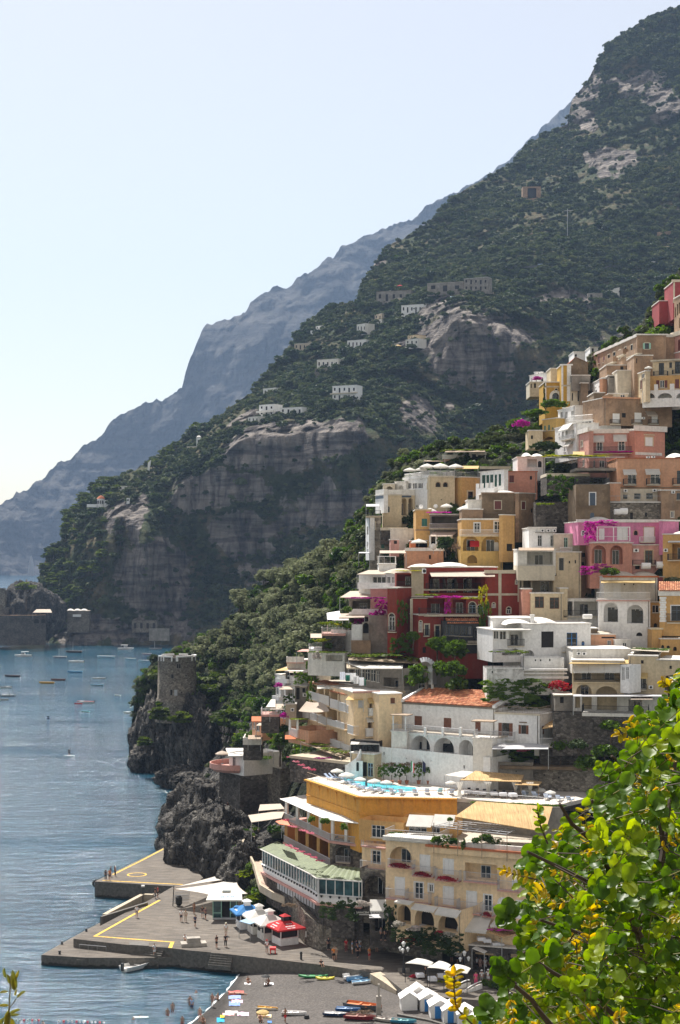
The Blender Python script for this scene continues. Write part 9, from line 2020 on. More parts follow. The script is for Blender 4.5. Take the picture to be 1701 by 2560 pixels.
ppl([(325,365,.3,A9,OR,(S_,BK_),'person in orange at the edge of the shade on the promenade'),(338,360,-.5,A9,BE,(S_,BE),'person in beige beside the one in orange'),(293,305,.6,A9,BK_,(T_,BK_),'person in black by the stone wall near the red kiosk'),(400,315,.2,A9,RD,(T_,(.2,.04,.04)),'tall person in red in the shade of the wall'),(437,325,1.4,A9,LB,(S_,WT),'person in pale blue in the shade of the wall'),(462,318,2.0,A9,NV,(S_,NV),'person in navy in the shaded group'),(483,312,-.8,A9,WT,(S_,LB),'person in white at the back of the shaded group'),(470,352,.2,'walk',BK_,(T_,BK_),'person in black walking in front of the shaded group'),(540,365,.9,A9,OR,(S_,RD),'person in orange and red standing alone in the shade'),(585,315,0,A9,YE,(S_,BE),'person in a yellow shirt by the stone wall'),(1037,375,.4,A9,WT,(S_,NV),'person in white beside the sign pillar'),(1072,385,1.1,A9,LB,(S_,NV),'person in bright blue below the sign pillar'),(1098,380,-.3,A9,WT,(S_,WT),'person in white next to the second lamp'),(1188,425,.2,A9,WT,(S_,BK_),'person in a white shirt at the shop fronts'),(1210,430,-.4,A9,(.55,.36,.32),(S_,(.55,.36,.32)),'person in pale pink at the shop fronts'),(1240,432,.1,A9,WT,(S_,WT),'person all in white with a white hat at the shop fronts',WT),(1268,435,.7,A9,(.15,.05,.05),(T_,BK_),'person in dark clothes in the shop shadow'),(1298,440,-.2,A9,BE,(S_,(.2,.1,.08)),'person in beige beside the white display case'),(1218,510,3.0,A9,(.6,.6,.6),(S_,GR),'person in grey shirt and white cap in the sun on the promenade',WT),(1257,506,2.6,'hand',WT,(S_,WT),'person in white raising an arm in the sun on the promenade',WT),(1183,520,.2,A9,PK,(T_,PK),'person in bright pink at the footbridge'),(1115,470,.5,'walk',BE,(S_,BK_),'person walking under the last white canopy'),(878,462,1.5,A9,BK_,(T_,BK_),'person in black under the white canopies')])
for k,(x,y,c_)in Ab(((310,165,BK_),(322,178,WT),(421,180,RD),(792,222,WT),(610,185,GR),(635,187,BK_))):q=PY(x,y,217 if k<3 else 207);Ao(['person in black on the ramp under the restaurant','person in white on the ramp under the restaurant','person in red on the ramp under the restaurant','person in white half hidden by the hotel flowers','person in grey in the dark shop','person in black in the dark shop'][k],q-Aa((0,0,1.3)),1.0,A9,c_,(T_,BK_))
ppl([(250,400,.4,'sit',BK_,(S_,BK_),'person sitting on the promenade edge above the beach')])
fr(480,2440,.1913)
ppl([(738,100,.5,'sit',None,(W_,OR),'sunbather sitting upright on a white towel',None,1),(995,118,-.4,'sit',None,(W_,BK_),'sunbather sitting on the pebbles with a black sunshade',None,1),(560,240,1.5,'lie',None,(W_,RD),'sunbather lying on a red towel',None,1),(630,245,1.2,'lie',None,(W_,BK_),'sunbather lying beside the red towel',None,1),(330,320,-1.0,'sit',None,(W_,BK_),'dark-haired bather sitting at the edge of the water',None,1),(895,600,.3,'sit',None,(W_,BK_),'bather sitting in front of the yellow parasol',None,1),(1220,615,.7,'walk',None,(S_,RD),'person in red shorts bending by the white rowing boat',None,1),(145,625,.4,'sit',None,(W_,GR),'bather sitting at the lower left of the beach',None,1),(935,545,1.3,'lie',None,(W_,YE),'sunbather lying under the yellow parasol',None,1)],None)
ppl([(265,410,.6,A9,None,(W_,LB),'bather standing at the edge of the water',None,1),(105,600,-.3,A9,None,(W_,RD),'bather standing ankle deep below the shore')],.0)
fr(80,2050,.4464)
ppl([(886,1040,.2,A9,None,(W_,BK_),'bather standing knee deep in the water',None,1),(896,1055,-.4,A9,LB,(S_,NV),'person in blue wading knee deep beside the bather'),(788,1078,.3,A9,None,(W_,GR),'bather in the water holding a paddle',None,1),(760,1098,-.2,A9,None,(W_,RD),'stocky bather waist deep in the water',None,1),(842,1142,.5,A9,None,(W_,RD),'bather at the bottom edge near the shore',None,1),(920,968,.5,A9,None,(W_,BK_),'swimmer up to the shoulders beyond the waders',None,1),(568,1118,0,A9,None,(W_,BK_),'swimmer with only the head showing, seaward one',None,1),(603,1108,0,A9,None,(W_,BK_),'swimmer with only the head showing beside a white float',None,1),(62,1140,0,A9,None,(W_,RD),'swimmer near the floating rope at the left edge',None,1)],0)
for o in COL.objects:
 if o.name.startswith('person')and o.get('label','').startswith(('bather standing knee','person in blue wading','bather in the water')):o.location.z-=.5
 elif o.name.startswith('person')and o.get('label','').startswith(('stocky','bather at the bottom')):o.location.z-=.75
 elif o.name.startswith('person')and o.get('label','').startswith('swimmer'):o.location.z-=1.4
AM('float_board','white swim float beside the swimmers','float',PG(608,1108,.02),MB().AG([(-.9,-.25),(.9,-.2),(1.0,0),(.9,.2),(-.9,.25)],0,.08),M_(A6))
fr(480,2440,.1913)
for k,(x0,y0,x1,y1,c_,lab)in Ab([(685,95,770,118,WT,'white towel under the upright sunbather'),(945,95,1070,125,WT,'white towel beside the black sunshade'),(480,205,680,250,(.6,.12,.1),'red towel under two sunbathers'),(480,262,640,308,(.25,.33,.6),'blue and white striped towel'),(520,318,665,362,(.75,.45,.58),'pink towel below the striped one'),(485,345,630,400,(.2,.3,.62),'mid-blue crumpled towel below the pink one'),(435,465,600,495,(.72,.68,.66),'long cream towel on the lower beach'),(400,492,555,525,(.7,.42,.42),'rose towel beside the cream one'),(595,480,745,530,(.7,.5,.62),'pale pink patterned towel'),(325,555,425,610,(.02,.32,.6),'turquoise blue towel at the lower left of the beach'),(370,535,425,565,(.72,.6,.04),'yellow bag on the turquoise towel'),(855,510,1040,555,(.72,.68,.42),'pale yellow towel under the yellow parasol'),(990,595,1045,620,(.1,.25,.6),'blue cloth by the seated bather')]):
 a,c2=B_(x0,(y0+y1)/2),B_(x1,(y0+y1)/2);t0=B_((x0+x1)/2,y0);t1=B_((x0+x1)/2,y1);b=MB();m=(a+c2)/2;n=5;g=random.Random(k);vs=[]
 for j in range(n+1):
  for i in range(n+1):
   q=a.lerp(c2,i/n)+(t0-t1)*(j/n-.5);vs.append((q.x-m.x,q.y-m.y,bz(q)+.035+g.random()*.05+(.12 if 'bag' in lab else 0)))
 b.add(vs,[(j*(n+1)+i,j*(n+1)+i+1,(j+1)*(n+1)+i+1,(j+1)*(n+1)+i)for j in range(n)for i in range(n)]);o=b.AE('towel' if 'bag' not in lab else 'bag',AP(c_,.95));o.location=(m.x,m.y,0);tag(o,lab,'towel' if 'bag' not in lab else 'bag')
AM('beach_bag','black bag on the pebbles beside the white rowing boat','bag',B_(1500,560),MB().AF([(.25,0),(.35,.15),(.25,.4),(0,.42)],8),M_('rubber'));AM('sunshade','small black sunshade tilted over the seated sunbather','parasol',B_(965,118)+Aa((0,0,0)),MB().bar((0,0,0),(.1,0,1.3),.02).AF([(0,1.35),(.4,1.2),(.6,1.05),(.58,1.03),(0,1.28)],10),M_('rubber'))
fr(500,1650,.287)
for k,(x,y,sh_,bo)in Ab(((75,1195,(.35,.12,.12),(S_,BK_)),(105,1195,(.7,.68,.62),(S_,BE)),(142,1195,BK_,(T_,BK_)),(240,1320,BK_,(T_,BK_)))):p=PY(x,y,322-(40 if k==3 else 0));Ao(['person in dark red on the cliff path','person in a pale shirt in the middle of the cliff path','person in black on the cliff path beside the stone base','person in black further down the cliff path'][k],p,1+k,A9,sh_,bo)
fr(430,1980,.2041);p=PG(1257,1215,6.2);Ao('person in black on the pink path below the glazed restaurant',p,.5,A9,BK_,(S_,WT))
fr(0,1400,.3827);p=PG(452,1280,0);t=Ai('paddle_board','white paddle board alone on the bay','paddle board',(p.x,p.y,.02));MB().AG([(.38*cos(a)*(1 if abs(cos(a))<2 else 1),1.6*sin(a))for a in[k*.4189 for k in range(15)]],0,.1).AE('board',M_(A6),t,MRo(R(85),4,'Z'))
Ao('person in dark swimwear standing on the paddle board',(p.x,p.y,.12),.4,A9,BK_,(S_,BK_));
# -- far houses on the mountain
fr(600,600,.4464)
MY=MY2=on_mountain
FHP=[]
def fh(AX,x0,x1,yt,yb,col=A7,Au=4,rows=1,dY=-8,roof=Cb,dY2=0,off=-7,name='far_house'):
 Y=MY((x0+x1)/2,yb)+off;H=Ac(name,AX,x0,x1,yt,yb,col,dY=dY,Y=Y,dep=9,base=2.5,roof=roof)
 w_=(x1-x0)/Au
 for r in range(rows):
  a,c_=yt+(yb-yt)*r/rows,yt+(yb-yt)*(r+1)/rows
  for k in range(Au):H.win(x0+w_*(k+.32),a+(c_-a)*.3,x0+w_*(k+.68),a+(c_-a)*(.95 if k%2 else.7),Bd,sill=False,deep=.3)
 H.Av()
 for k in range(5):FHP.append(PY(x0+(x1-x0)*RUn(-.15,1.15),yb+RUn(5,12),Y+dY*.5-RUn(.5,3)))
 return H
fh('white mountain house with a row of dark windows, highest of the larger white ones',905,1045,362,408,A7,6);fh('white mountain house in the middle of the slope above the yellow parasols',602,708,560,602,A7,5)
fh('grey-white mountain house on a dark arcaded base',432,552,668,718,A8,5);fh('dark stone arcade under the grey-white mountain house',420,545,718,748,BO,6,roof=BY)
H=fh('two-storey white mountain house with a balcony, lowest of the middle group',518,652,815,898,A7,5,2);H.Aw(855,862,Bb,1.2,name='balcony')
fh('small white house at the seaward edge of the mountain terraces',130,202,830,872,A7,3);H=fh('white house with a porch below the small seaward one',108,190,922,985,A7,3,2);H.Aw(955,966,A8,1.5,name='balcony')
fh('long low white house beside the seaward porch house',225,350,938,972,A7,4);fh('pale terrace house at the seaward tip of the terraces',45,105,990,1020,A8,3);fh('long beige terrace house on the seaward ridge',305,418,578,615,BR,5);fh('white house with a pale roof high on the seaward ridge',425,480,480,502,A7,3);fh('white house half hidden by trees on the ridge',395,440,505,530,A7,2)
fh('stepped white house in the upper middle of the terraces',655,705,470,515,A8,3);fh('pale flat house beside the stepped white one',700,795,447,470,A8,4);fh('brown stone ruin wall under the mountain road',765,960,285,345,Bm,5,roof=BU);fh('grey house under the mountain road with a wide window',1050,1250,238,290,Bm,3,roof=BY)
fh('white-edged house at the corner of the mountain road',1255,1390,212,285,Bm,5,2,roof=Cb);fh('small cream house below the ruin wall',845,900,328,352,Bq,3);fh('small tiled house on the steep terraces',940,985,535,552,Bq,3,roof='reed');fh('tiny white house at the road wall',755,795,415,445,BR,2)
fh('small white shelter on the right end of the terraces',928,1000,555,588,A8,3)
for k,(x,y)in Ab(((800,597),(825,596),(850,593),(885,585))):Af('yellow-white parasol on the mountain terrace, '+ORD[k]+' from the sea',x,y,22,MY(x,y+8)-3,BP,'parasols on the mountain terrace',pole=3)
Af('red parasol by the mountain road',897,250,18,MY(897,262)-3,'redcloth',pole=3)
Ad('tarpaulin','turquoise and orange striped shed roof on the steep terraces',1160,1230,315,340,MY(1200,325)-1,MY(1200,325)-8,'skyblue',None,xb0=1180,xb1=1250)
def car(AX,p,rz,col,group='cars parked along the mountain road'):
 t=Ai('parked_car',AX,'car',p,rz,group);b=MB();pr=[(-2.1,.35),(-2.1,.85),(-1.5,.95),(-1.0,1.4),(.6,1.42),(1.2,.95),(2.05,.8),(2.1,.35)];n=len(pr)
 b.add([(x,-.82,z)for x,z in pr]+[(x,.82,z)for x,z in pr],[tuple(range(n)),tuple(range(n,2*n))[::-1]]+[(k,n+k,n+(k+1)%n,(k+1)%n)for k in range(n)]);b.AE('body',AP(col,.25),t)
 b=MB()
 for s_ in(-.83,.83):b.add([(-1.35,s_,.98),(-.95,s_,1.34),(.55,s_,1.35),(1.05,s_,.98)],[(0,1,2,3)])
 b.AE('window',M_(Cg),t)
 for x in(-1.3,1.3):
  for y in(-.75,.75):MB().bar((x,y-.1,.33),(x,y+.1,.33),.33,0,10).AE('wheel',M_('rubber'),t)
 return t
fr(1000,0,.447)
rd=[(340,1560),(600,1490),(790,1478),(960,1492),(1100,1490),(1200,1478),(1320,1472),(1440,1462),(1568,1450),(1700,1430)]
Lr,Rr=[],[]
for x,y in rd:Yr=MY(x,y)-3;p=PY(x,y+4,Yr);Lr.append(p);Rr.append(p+Aa((0,12,.2)))
Am('mountain_road',Lr,Rr,AR('road_asphalt',(.10,.10,.10),.9,0,.2,.3),1.5)
def roadp(x):
 for(x0,y0),(x1,y1),a,c_ in zip(rd[:-1],rd[1:],Lr[:-1],Lr[1:]):
  if x0<=x<=x1:return a.lerp(c_,(x-x0)/(x1-x0))+Aa((0,1.5,.05)),math.atan2((c_-a).y,(c_-a).x)
CN=[A7,'silver','black','pale blue',A7];CC=[WH,(.5,.5,.52),DK,(.35,.45,.6),(.75,.74,.7)]
for k,x in Ab((400,600,640,790,905,1005,1062,1105,1325,1375,1420,1470)):p,a=roadp(x);car(CN[k%5]+' car parked on the mountain road, '+ORD[k]+Ci,p,a,CC[k%5])
t=Ai('utility_pole','tall utility pole on the mountain slope above the road','pole',PY(938,1325,MY(938,1325)-5));MB().bar((0,0,-3),(0,0,24),.22).bar((-3,0,22),(5,0,22.5),.13).AE('pole',M_(Ba),t)
Hs=Ac('stone_ruin','ruined square stone house high on the mountain',688,790,1042,1110,BG,Y=MY(740,1110)-3,dep=10,base=5,roof=None);Hs.win(715,1050,765,1110,Bd,deep=1.5);Hs.Av(False)
Al('terrace_wall','pale terrace wall line on the mountain by the ruin',[PY(680,1122,MY(740,1120)-2),PY(815,1105,MY(815,1105)-2)],1,1,AQ(BG),2)
Al('terrace_wall','pale terrace wall at the right above the mountain road',[PY(1440,1305,MY(1500,1310)-2),PY(1540,1298,MY(1540,1300)-2)],1,1,AQ(BG),2)
fr(1300,650,.2557)
Hs=Ac('stone_ruin','grey roofless building among the trees below the mountain road',668,810,322,392,Bm,Y=MY(740,392)-2,dep=8,base=6,roof=None);Hs.win(690,335,712,375,Bd);Hs.Av(False);Al('terrace_wall','long white wall on the slope beside the roofless building',[PY(812,345,MY(812,345)-2),PY(975,305,MY(975,305)-2)],3,1,AQ(A8),5)
# ---- headland: villas, chapel, coast wall, tower and bridge
fr(0,700,.3814)
def hy(x,y,d=-6):
 return MY2(x,y)+d
p=PY(662,1480,hy(662,1480,-12));t=Ai('round_villa','round white villa with a terracotta cone roof on the headland','villa',p);s_=p.y/F_*.3814
MB().AF([(26*s_,-20*s_),(25*s_,0),(25*s_,48*s_)],14).AE(BQ,AQ(A7),t);MB().AF([(29*s_,46*s_),(15*s_,62*s_),(4*s_,66*s_),(0,70*s_)],14).AE('roof',AP(BH),t);MB().box((25*s_,-3,-10*s_),(60*s_,3,36*s_)).box((-90*s_,-2,-10*s_),(-25*s_,3,10*s_)).AE('wing',AQ(A7),t)
for k in range(5):a=R(205+32*k);c_=Aa((cos(a),sin(a),0))*25.2*s_;MB().box((c_.x-3*s_,c_.y-.3,12*s_),(c_.x+3*s_,c_.y+.3,34*s_)).AE('window',M_(Ca),t)
def hh(AX,x0,x1,yt,yb,col=A7,Au=2,roof=Cb,**k):
 H=Ac('far_house',AX,x0,x1,yt,yb,col,Y=hy((x0+x1)/2,yb,-4),dep=7,base=2,roof=roof)
 w_=(x1-x0)/max(1,Au)
 for i in range(Au):H.win(x0+w_*(i+.3),yt+(yb-yt)*.3,x0+w_*(i+.7),yb-(yb-yt)*.1,Bd,sill=False)
 H.Av();return H
hh('white domed chapel house near the top of the headland ridge',1288,1316,1030,1090,A7,1).Az(1288,1316,1018);hh('small terrace cabin beside the white domed chapel',1225,1290,1092,1115,Bb,3);hh('terracotta-roofed cottage on the headland ridge',1115,1175,1155,1168,By,2,BH);hh('white walled terrace on the headland among pines',775,870,1352,1372,A8,3);hh('tiny white hut among the pines of the headland',830,850,1430,1450,A7,1)
b=MB();b.add([(0,0,0),(1.2,0,0),(2.6,0,9),(.4,0,7),(0,.8,0),(1.2,.8,0),(2.6,.8,9),(.4,.8,7)],[(0,1,2,3),(4,7,6,5),(0,4,5,1),(1,5,6,2),(2,6,7,3),(3,7,4,0)]);o=b.AE('white_sail_sculpture',M_(A6));o.location=PY(966,1265,hy(966,1265,-4));tag(o,'narrow slanting white post on the headland edge','post')
Hs=Ac('watch_tower','square dark stone tower cut off by the left edge of the picture',-90,33,2035,2200,BO,Y=955,dep=14,base=10,roof=BO,cat='tower');Hs.Aw(2020,2036,BO,.4,name=Cn);Hs.Av()
Hs=Ac('sea_wall','long dark stone sea wall with two arches joining the headland to the square tower',-120,300,2200,2330,BI,Y=948,dY=8,dep=16,base=6,cat=BQ,roof=AP(BG));Hs.Au([(222,2222,256,2252),(270,2222,298,2250)],Bd,arch=1,deep=2,sill=False);Hs.Av()
Hs=Ac('arch_bridge','small pointed stone arch between the square tower and the headland',30,92,2145,2200,BI,Y=953,dep=5,base=1,roof=None,cat='bridge');Hs.win(56,2155,80,2200,Bf,arch=1,deep=4.9);Hs.Av(False)
q=PY(170,2120,948);AY('pine_tree','single flat-topped pine standing alone by the sea beside the stone arch',(q.x,q.y,q.z-4),17,7.2,BD,None,trunk=.8,hc=3.4)
Ad(Bc,'cream awning of the beach bar on the headland wall',215,342,2158,2180,955,944,Bp,3.5,xb0=240,xb1=330);hh('low white domed beach bar under the headland pines',240,310,2150,2178,A8,3)
Hs=hh('stone sea house with three white domes and a white balcony on the headland',440,585,2170,2290,BO,0,BY);Hs2=Hs
for x in(457,503,546):Hs.Az(x-22,x+22,2155)
Hs.AD('balcony',MB().box((Hs.q(480,2200)[0],-1.5,Hs.q(500,2208)[1]),(Hs.q(532,2200)[0],0,Hs.q(500,2192)[1])),M_(A6));a,z=Hs.q(478,2262);c_,z1=Hs.q(525,2235);Hs.AD('arched_window',MB().AF([((c_-a)/2,0),((c_-a)/2-.3,.1),(0,.1)],12,(0,0,0),0,0,PIi),M_(A6))
hh('half ruined stone battery by the water under the big cliff',865,1030,2232,2290,BO,4,BI);Al('shore_wall','long low shore wall under the big cliff',[PY(980,2300,968),PY(1110,2300,962)],1.5,1,AQ(Bm),6)
As('headland_rock',PY(172,2165,975),13,77,(1.0,1.2,1.0));As('headland_rock',PY(215,2190,985),14,78,(1.1,1,.9))
Ap('terrace_shrubs',FHP,[RUn(1.4,2.6)for _ in FHP],['scrub',Ce],'shrubs growing round the far white houses on the mountain terraces',21,.9)
# -- the foreground tree and the sprig
LFM={}
def A0(name,a,b_,tr):
 if name not in LFM:
  m,nt,bs=newmat(name);oi=nt.nodes.new('ShaderNodeObjectInfo');p=geo(nt);at=N(nt,'ShaderNodeAttribute',attribute_name='tint');ad=N(nt,Bg,operation='ADD');L(nt,oi.outputs['Random'],ad.inputs[0]);L(nt,at.outputs['Fac'],ad.inputs[1]);md=N(nt,Bg,operation='FRACT');L(nt,ad.outputs[0],md.inputs[0])
  f=AS(nt,p,40,3);c_=AT(nt,md.outputs[0],[(0,a),(1,b_)]);c_=AV(nt,1.0,c_,AT(nt,f,[(.3,(.75,.75,.75)),(.7,(1.15,1.15,1.1))]),BA);L(nt,c_,bs.inputs[Br]);bs.inputs[Bt].default_value=.42;bs.inputs[Bn].default_value=.32
  t=nt.nodes.new(B6);hv=N(nt,'ShaderNodeHueSaturation',Hue=.485,Saturation=1.15,Value=2.2);L(nt,c_,hv.inputs['Color']);L(nt,hv.outputs[0],t.inputs[0]);mx=N(nt,'ShaderNodeMixShader');mx.inputs[0].default_value=tr;L(nt,bs.outputs[0],mx.inputs[1]);L(nt,t.outputs[0],mx.inputs[2]);L(nt,mx.outputs[0],nt.nodes[Cj].inputs['Surface']);LFM[name]=m
 return LFM[name]
GL=A0('glossy_green_leaf',(.03,.075,.008),(.085,.165,.015),.5);YLf=A0('young_yellow_leaf',(.24,.23,.015),(.42,.28,.02),.55);LG=A0('light_green_leaf',(.10,.18,.012),(.22,.29,.02),.55)
def leaf_mesh(name,mat,seed,w_=.82):
 g=random.Random(seed);vs,fs=[],[];n=7
 for i in range(n+1):
  t=i/n;hw=w_/2*(max(.02,(1-abs(2*t**.85-1)**2.4))**.5 if 0<t<1 else.12)*(1+.08*g.uniform(-1,1));cz=.18*sin(t*2.6+g.random())*.5
  for s_ in(-1,-.5,0,.5,1):vs.append((s_*hw,t,cz+.11*abs(s_)**1.5*(1+.4*g.uniform(-1,1))-.02*g.random()))
 for i in range(n):
  for j in range(4):a=i*5+j;fs.append((a,a+1,a+6,a+5))
 me=bpy.data.meshes.new(name);me.from_pydata(vs,[],fs);me.materials.append(mat);me.polygons.foreach_set('use_smooth',[True]*len(fs));me.update();return me
LV={k:[leaf_mesh('leaf',m,5+i,w_)for i in range(4)]for k,m,w_ in(('g',GL,.84),('l',LG,.78),('y',YLf,.5))}
FT=Ai('carob_tree','leafy tree with glossy round green leaves and yellow young shoots filling the lower right corner','tree',(0,0,0));FT.location=W(1650,2600,3.6);FO=FT.location.copy()
rg=random.Random(11);big,rest=[],[];twigs=MB()
edge=[(1700,1690),(1690,1735),(1600,1810),(1545,1930),(1490,2020),(1390,2090),(1330,2190),(1310,2330),(1345,2400),(1300,2470),(1250,2560),(1180,2620)]
def inside(u_,v_):
 if v_<1690:return False
 ul=np.interp(v_,[e[1]for e in edge],[e[0]for e in edge]);return u_>ul
def frame(d,up):
 d=d.normalized();x=d.cross(up).normalized();z=x.cross(d);return Matrix(((x.x,d.x,z.x),(x.y,d.y,z.y),(x.z,d.z,z.z)))
def A3(p,d,up,size,kind,depth):
 M3=frame(d,up)@MRo(rg.uniform(-.35,.35),3,'Y');M4=MTr(p)@M3.to_4x4()@Matrix.Scale(size,4);(big if depth<1 else rest).append((M4,kind))
def A1(base,d,ln,kind,size,depth,pairs=4):
 0
 d=d.normalized();up=Aa((rg.uniform(-.5,.5),-.75+rg.uniform(-.5,.4),.6+rg.uniform(-.3,.4))).normalized();x=d.cross(up).normalized();prev=base
 for k in range(pairs):
  q=base+d*ln*((k+.6)/pairs)+up*(.03*ln*sin(k));twigs.bar(prev,q,.0011,1,4);prev=q
  for s_ in(-1,1):
   dd=(x*s_*1.0+d*.55+Aa((rg.uniform(-.25,.25),rg.uniform(-.25,.25),rg.uniform(-.25,.25)))).normalized();A3(q,dd,up+Aa((rg.uniform(-.3,.3),)*3),size*(.8+.35*rg.random())*(1-.08*abs(k-1.5)),kind,depth)
 if rg.random()<.6:A3(prev,d,up,size,kind,depth)
def branch(pts,r0,r1,leaves,depth):
 0
 q=[W(*p)-FO for p in pts];n=len(q);rr=[r0+(r1-r0)*i/(n-1)for i in range(n)];b=MB();b.tube(q,rr,0,6);b.AE('branch',BARK,FT)
 return q
BARK=AR('dark_bark',(.055,.04,.03),.85,0,.3,30)
limbs=[[(1700,2560,3.7),(1640,2420,3.6),(1590,2320,3.5),(1550,2230,3.45),(1510,2150,3.4),(1480,2090,3.4)],[(1590,2330,3.5),(1640,2240,3.55),(1660,2120,3.6),(1640,1960,3.6),(1610,1860,3.6)],[(1640,2420,3.6),(1540,2370,3.4),(1440,2330,3.3),(1350,2300,3.25)],[(1560,2560,3.4),(1470,2480,3.3),(1380,2430,3.25),(1310,2380,3.2)],[(1550,2240,3.45),(1460,2200,3.3),(1380,2160,3.25),(1320,2130,3.2)],[(1480,2100,3.4),(1430,2060,3.35),(1400,2010,3.3)],[(1640,1980,3.6),(1575,1930,3.5),(1530,1890,3.45)],[(1660,2120,3.6),(1690,1900,3.7),(1675,1740,3.7),(1668,1690,3.7)],[(1400,2600,3.3),(1330,2500,3.25),(1270,2450,3.2),(1255,2410,3.2)],[(1510,2150,3.4),(1500,2060,3.4),(1480,2000,3.4)]]
LQ=[]
for k,l in Ab(limbs):LQ+=[(q,k)for q in branch(l,.011 if k<2 else.006,.003,0,0)]
def fill(n,Y0,Y1,size,depth,probs):
 c_=0
 while c_<n:
  u_,v_=rg.uniform(1060,1860),rg.uniform(1690,2700)
  if not inside(u_,v_):continue
  Y=rg.uniform(Y0,Y1);p=W(u_,v_,Y)-FO;near=min(LQ,key=lambda t:(t[0]-p).length)[0];d=p-near
  if d.length<1e-3:d=Aa((rg.uniform(-1,1),rg.uniform(-.4,.4),1))
  d=(d.normalized()*.8+Aa((rg.uniform(-.8,.5),rg.uniform(-.4,.3),rg.uniform(-.1,.9)))).normalized()
  ul=np.interp(v_,[e[1]for e in edge],[e[0]for e in edge]);tip=u_-ul<130
  kind='y' if rg.random()<(probs[0]+(.22 if tip or v_<2150 else 0))else('l' if rg.random()<probs[1]else 'g')
  s_=size*(.55 if kind=='y' else 1)*rg.uniform(.75,1.2);c_+=1
  st=p-d*s_*2.2
  A1(st,d,s_*(3.6 if kind!='y' else 4.2),kind,s_,depth,3 if kind!='y' else 4)
  if depth<2:twigs.bar(st,st.lerp(near,min(1,.05/max(.05,(st-near).length))),.0012,0,4)
fill(90,2.95,3.35,.033,0,(.10,.5));fill(330,3.3,3.75,.032,1,(.09,.45));fill(520,3.7,4.7,.034,2,(.04,.3))
# thin shoots that stand clear of the mass
for pts,kind,sz in[([(1690,1770,3.6),(1672,1715,3.6),(1655,1705,3.6)],'y',.02),([(1640,1830,3.6),(1590,1828,3.6),(1550,1838,3.6)],'y',.022),([(1620,1925,3.5),(1560,1925,3.5),(1505,1925,3.5)],'l',.022),([(1585,1880,3.5),(1572,1850,3.5)],'y',.018),([(1370,2110,3.3),(1350,2060,3.3),(1345,2030,3.3)],'l',.02),([(1345,2200,3.2),(1300,2190,3.2),(1262,2180,3.2)],'y',.018),([(1290,2300,3.15),(1270,2290,3.15)],'g',.034),([(1200,2580,3.1),(1140,2520,3.1),(1135,2470,3.1),(1136,2440,3.1)],'y',.022),([(1290,2460,3.15),(1265,2440,3.15),(1248,2420,3.15)],'g',.028),([(1240,2560,3.1),(1215,2530,3.1)],'g',.04)]:
 q=[W(*p)-FO for p in pts];b=MB();b.tube(q,.002,0,5);b.AE('branch',BARK,FT)
 for i in range(len(q)-1):A1(q[i],q[i+1]-q[i],(q[i+1]-q[i]).length*1.1,kind,sz,0,3)
rg.shuffle(big)
for M4,kind in big[:300]:link('leaf',LV[kind][rg.randint(0,3)],FT,M4)
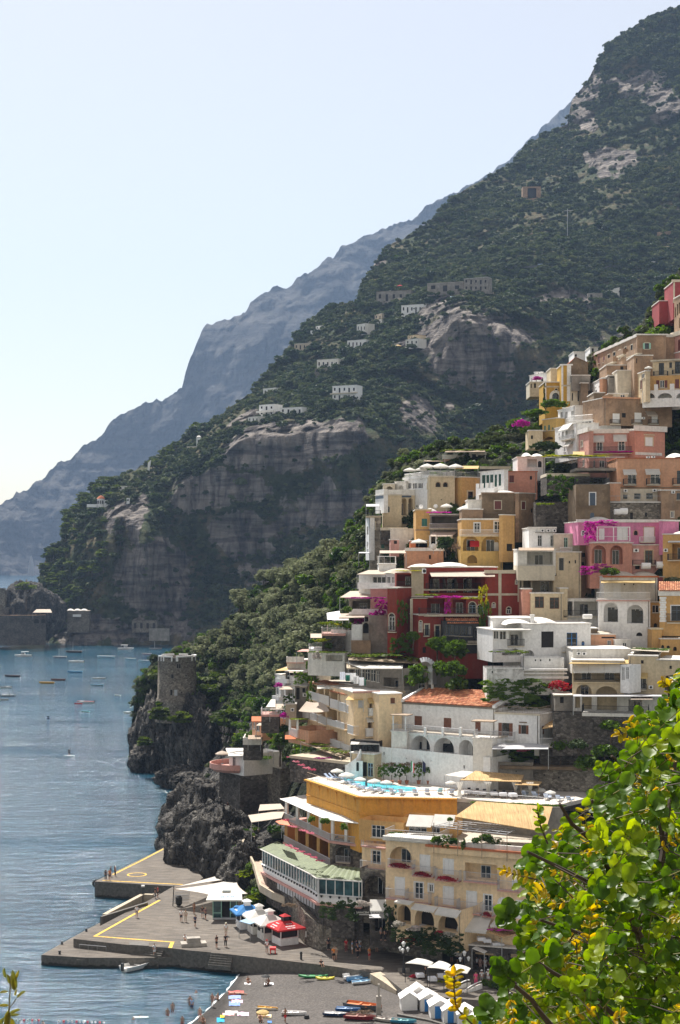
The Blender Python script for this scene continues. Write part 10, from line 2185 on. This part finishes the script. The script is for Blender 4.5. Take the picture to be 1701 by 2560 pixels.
def bake(lst,name,parent):
 V_,F_s,mi,tn=[],[],[],[];mats=[GL,LG,YLf];mk={'g':0,'l':1,'y':2};cache={}
 for k,ms in LV.items():
  for i,m in Ab(ms):cache[k,i]=(NAr([v.co[:]for v in m.vertices]),NAr([p.vertices[:]for p in m.polygons]))
 o=0
 for M4,kind in lst:
  v_,f_=cache[kind,rg.randint(0,3)];A=NAr(M4);V_.append(v_@A[:3,:3].T+A[:3,3]);F_s.append(f_+o);o+=len(v_);mi+=[mk[kind]]*len(f_);tn.append(np.full(len(v_),rg.random()))
 me=bpy.data.meshes.new(name);me.from_pydata(np.concatenate(V_).tolist(),[],np.concatenate(F_s).tolist())
 for m in mats:me.materials.append(m)
 me.polygons.foreach_set('material_index',mi);me.polygons.foreach_set('use_smooth',[True]*len(mi));Ak(me,'tint',np.concatenate(tn));me.update();o=link(name,me,parent);o['kind']='stuff';return o
bake(big[300:]+rest,'foliage',FT)
o=twigs.AE('twigs',[BARK,AP((.16,.15,.03))],FT);o['kind']='stuff'
SP=Ai('olive_sprig','olive sprig poking up at the bottom left corner','sprig',W(20,2580,2.4));so_=SP.location.copy()
ol_=A0('olive_leaf_front',(.10,.11,.02),(.20,.17,.02),.35);OLV=[leaf_mesh('leaf',ol_,60+i,.3)for i in range(3)]
b=MB();st=[W(18,2590,2.4)-so_,W(23,2520,2.4)-so_,W(26,2460,2.4)-so_,W(24,2440,2.4)-so_];b.tube(st,.0012,0,5);b.tube([W(24,2520,2.4)-so_,W(34,2508,2.4)-so_,W(40,2498,2.4)-so_],.0008,0,5);b.AE('stem',AP((.2,.17,.1)),SP)
for(u0,v0,u1,v1)in((24,2460,18,2438),(14,2445,10,2422),(36,2475,31,2430),(38,2448,46,2428),(38,2475,33,2445),(44,2495,62,2480),(38,2490,42,2475),(22,2515,0,2515),(26,2535,48,2525),(26,2540,46,2538),(20,2525,14,2570),(26,2530,20,2575),(12,2545,-4,2575),(20,2480,2,2482),(28,2545,34,2580)):
 a,c_=W(u0,v0,2.4)-so_,W(u1,v1,2.4)-so_;d=c_-a;M3=frame(d,Aa((rg.uniform(-.6,.6),-1,.5)));link('leaf',OLV[rg.randint(0,2)],SP,MTr(a)@M3.to_4x4()@Matrix.Scale(d.length*1.1,4))
# -- the hazy air
hb=MB().box((-5900,-30,-16),(5900,8900,1650))
hm=bpy.data.materials.new('haze_air');hm.use_nodes=True
nt=hm.node_tree;nt.nodes.remove(nt.nodes['Principled BSDF'])
pv=nt.nodes.new('ShaderNodeVolumePrincipled')
pv.inputs['Color'].default_value=(.46,.66,1,1)
pv.inputs['Density'].default_value=HAZE
pv.inputs['Anisotropy'].default_value=.1
L(nt,pv.outputs[0],nt.nodes[Cj].inputs['Volume'])
tag(hb.AE('haze',hm),'pale blue summer haze over the bay and mountains','haze',None,'stuff')
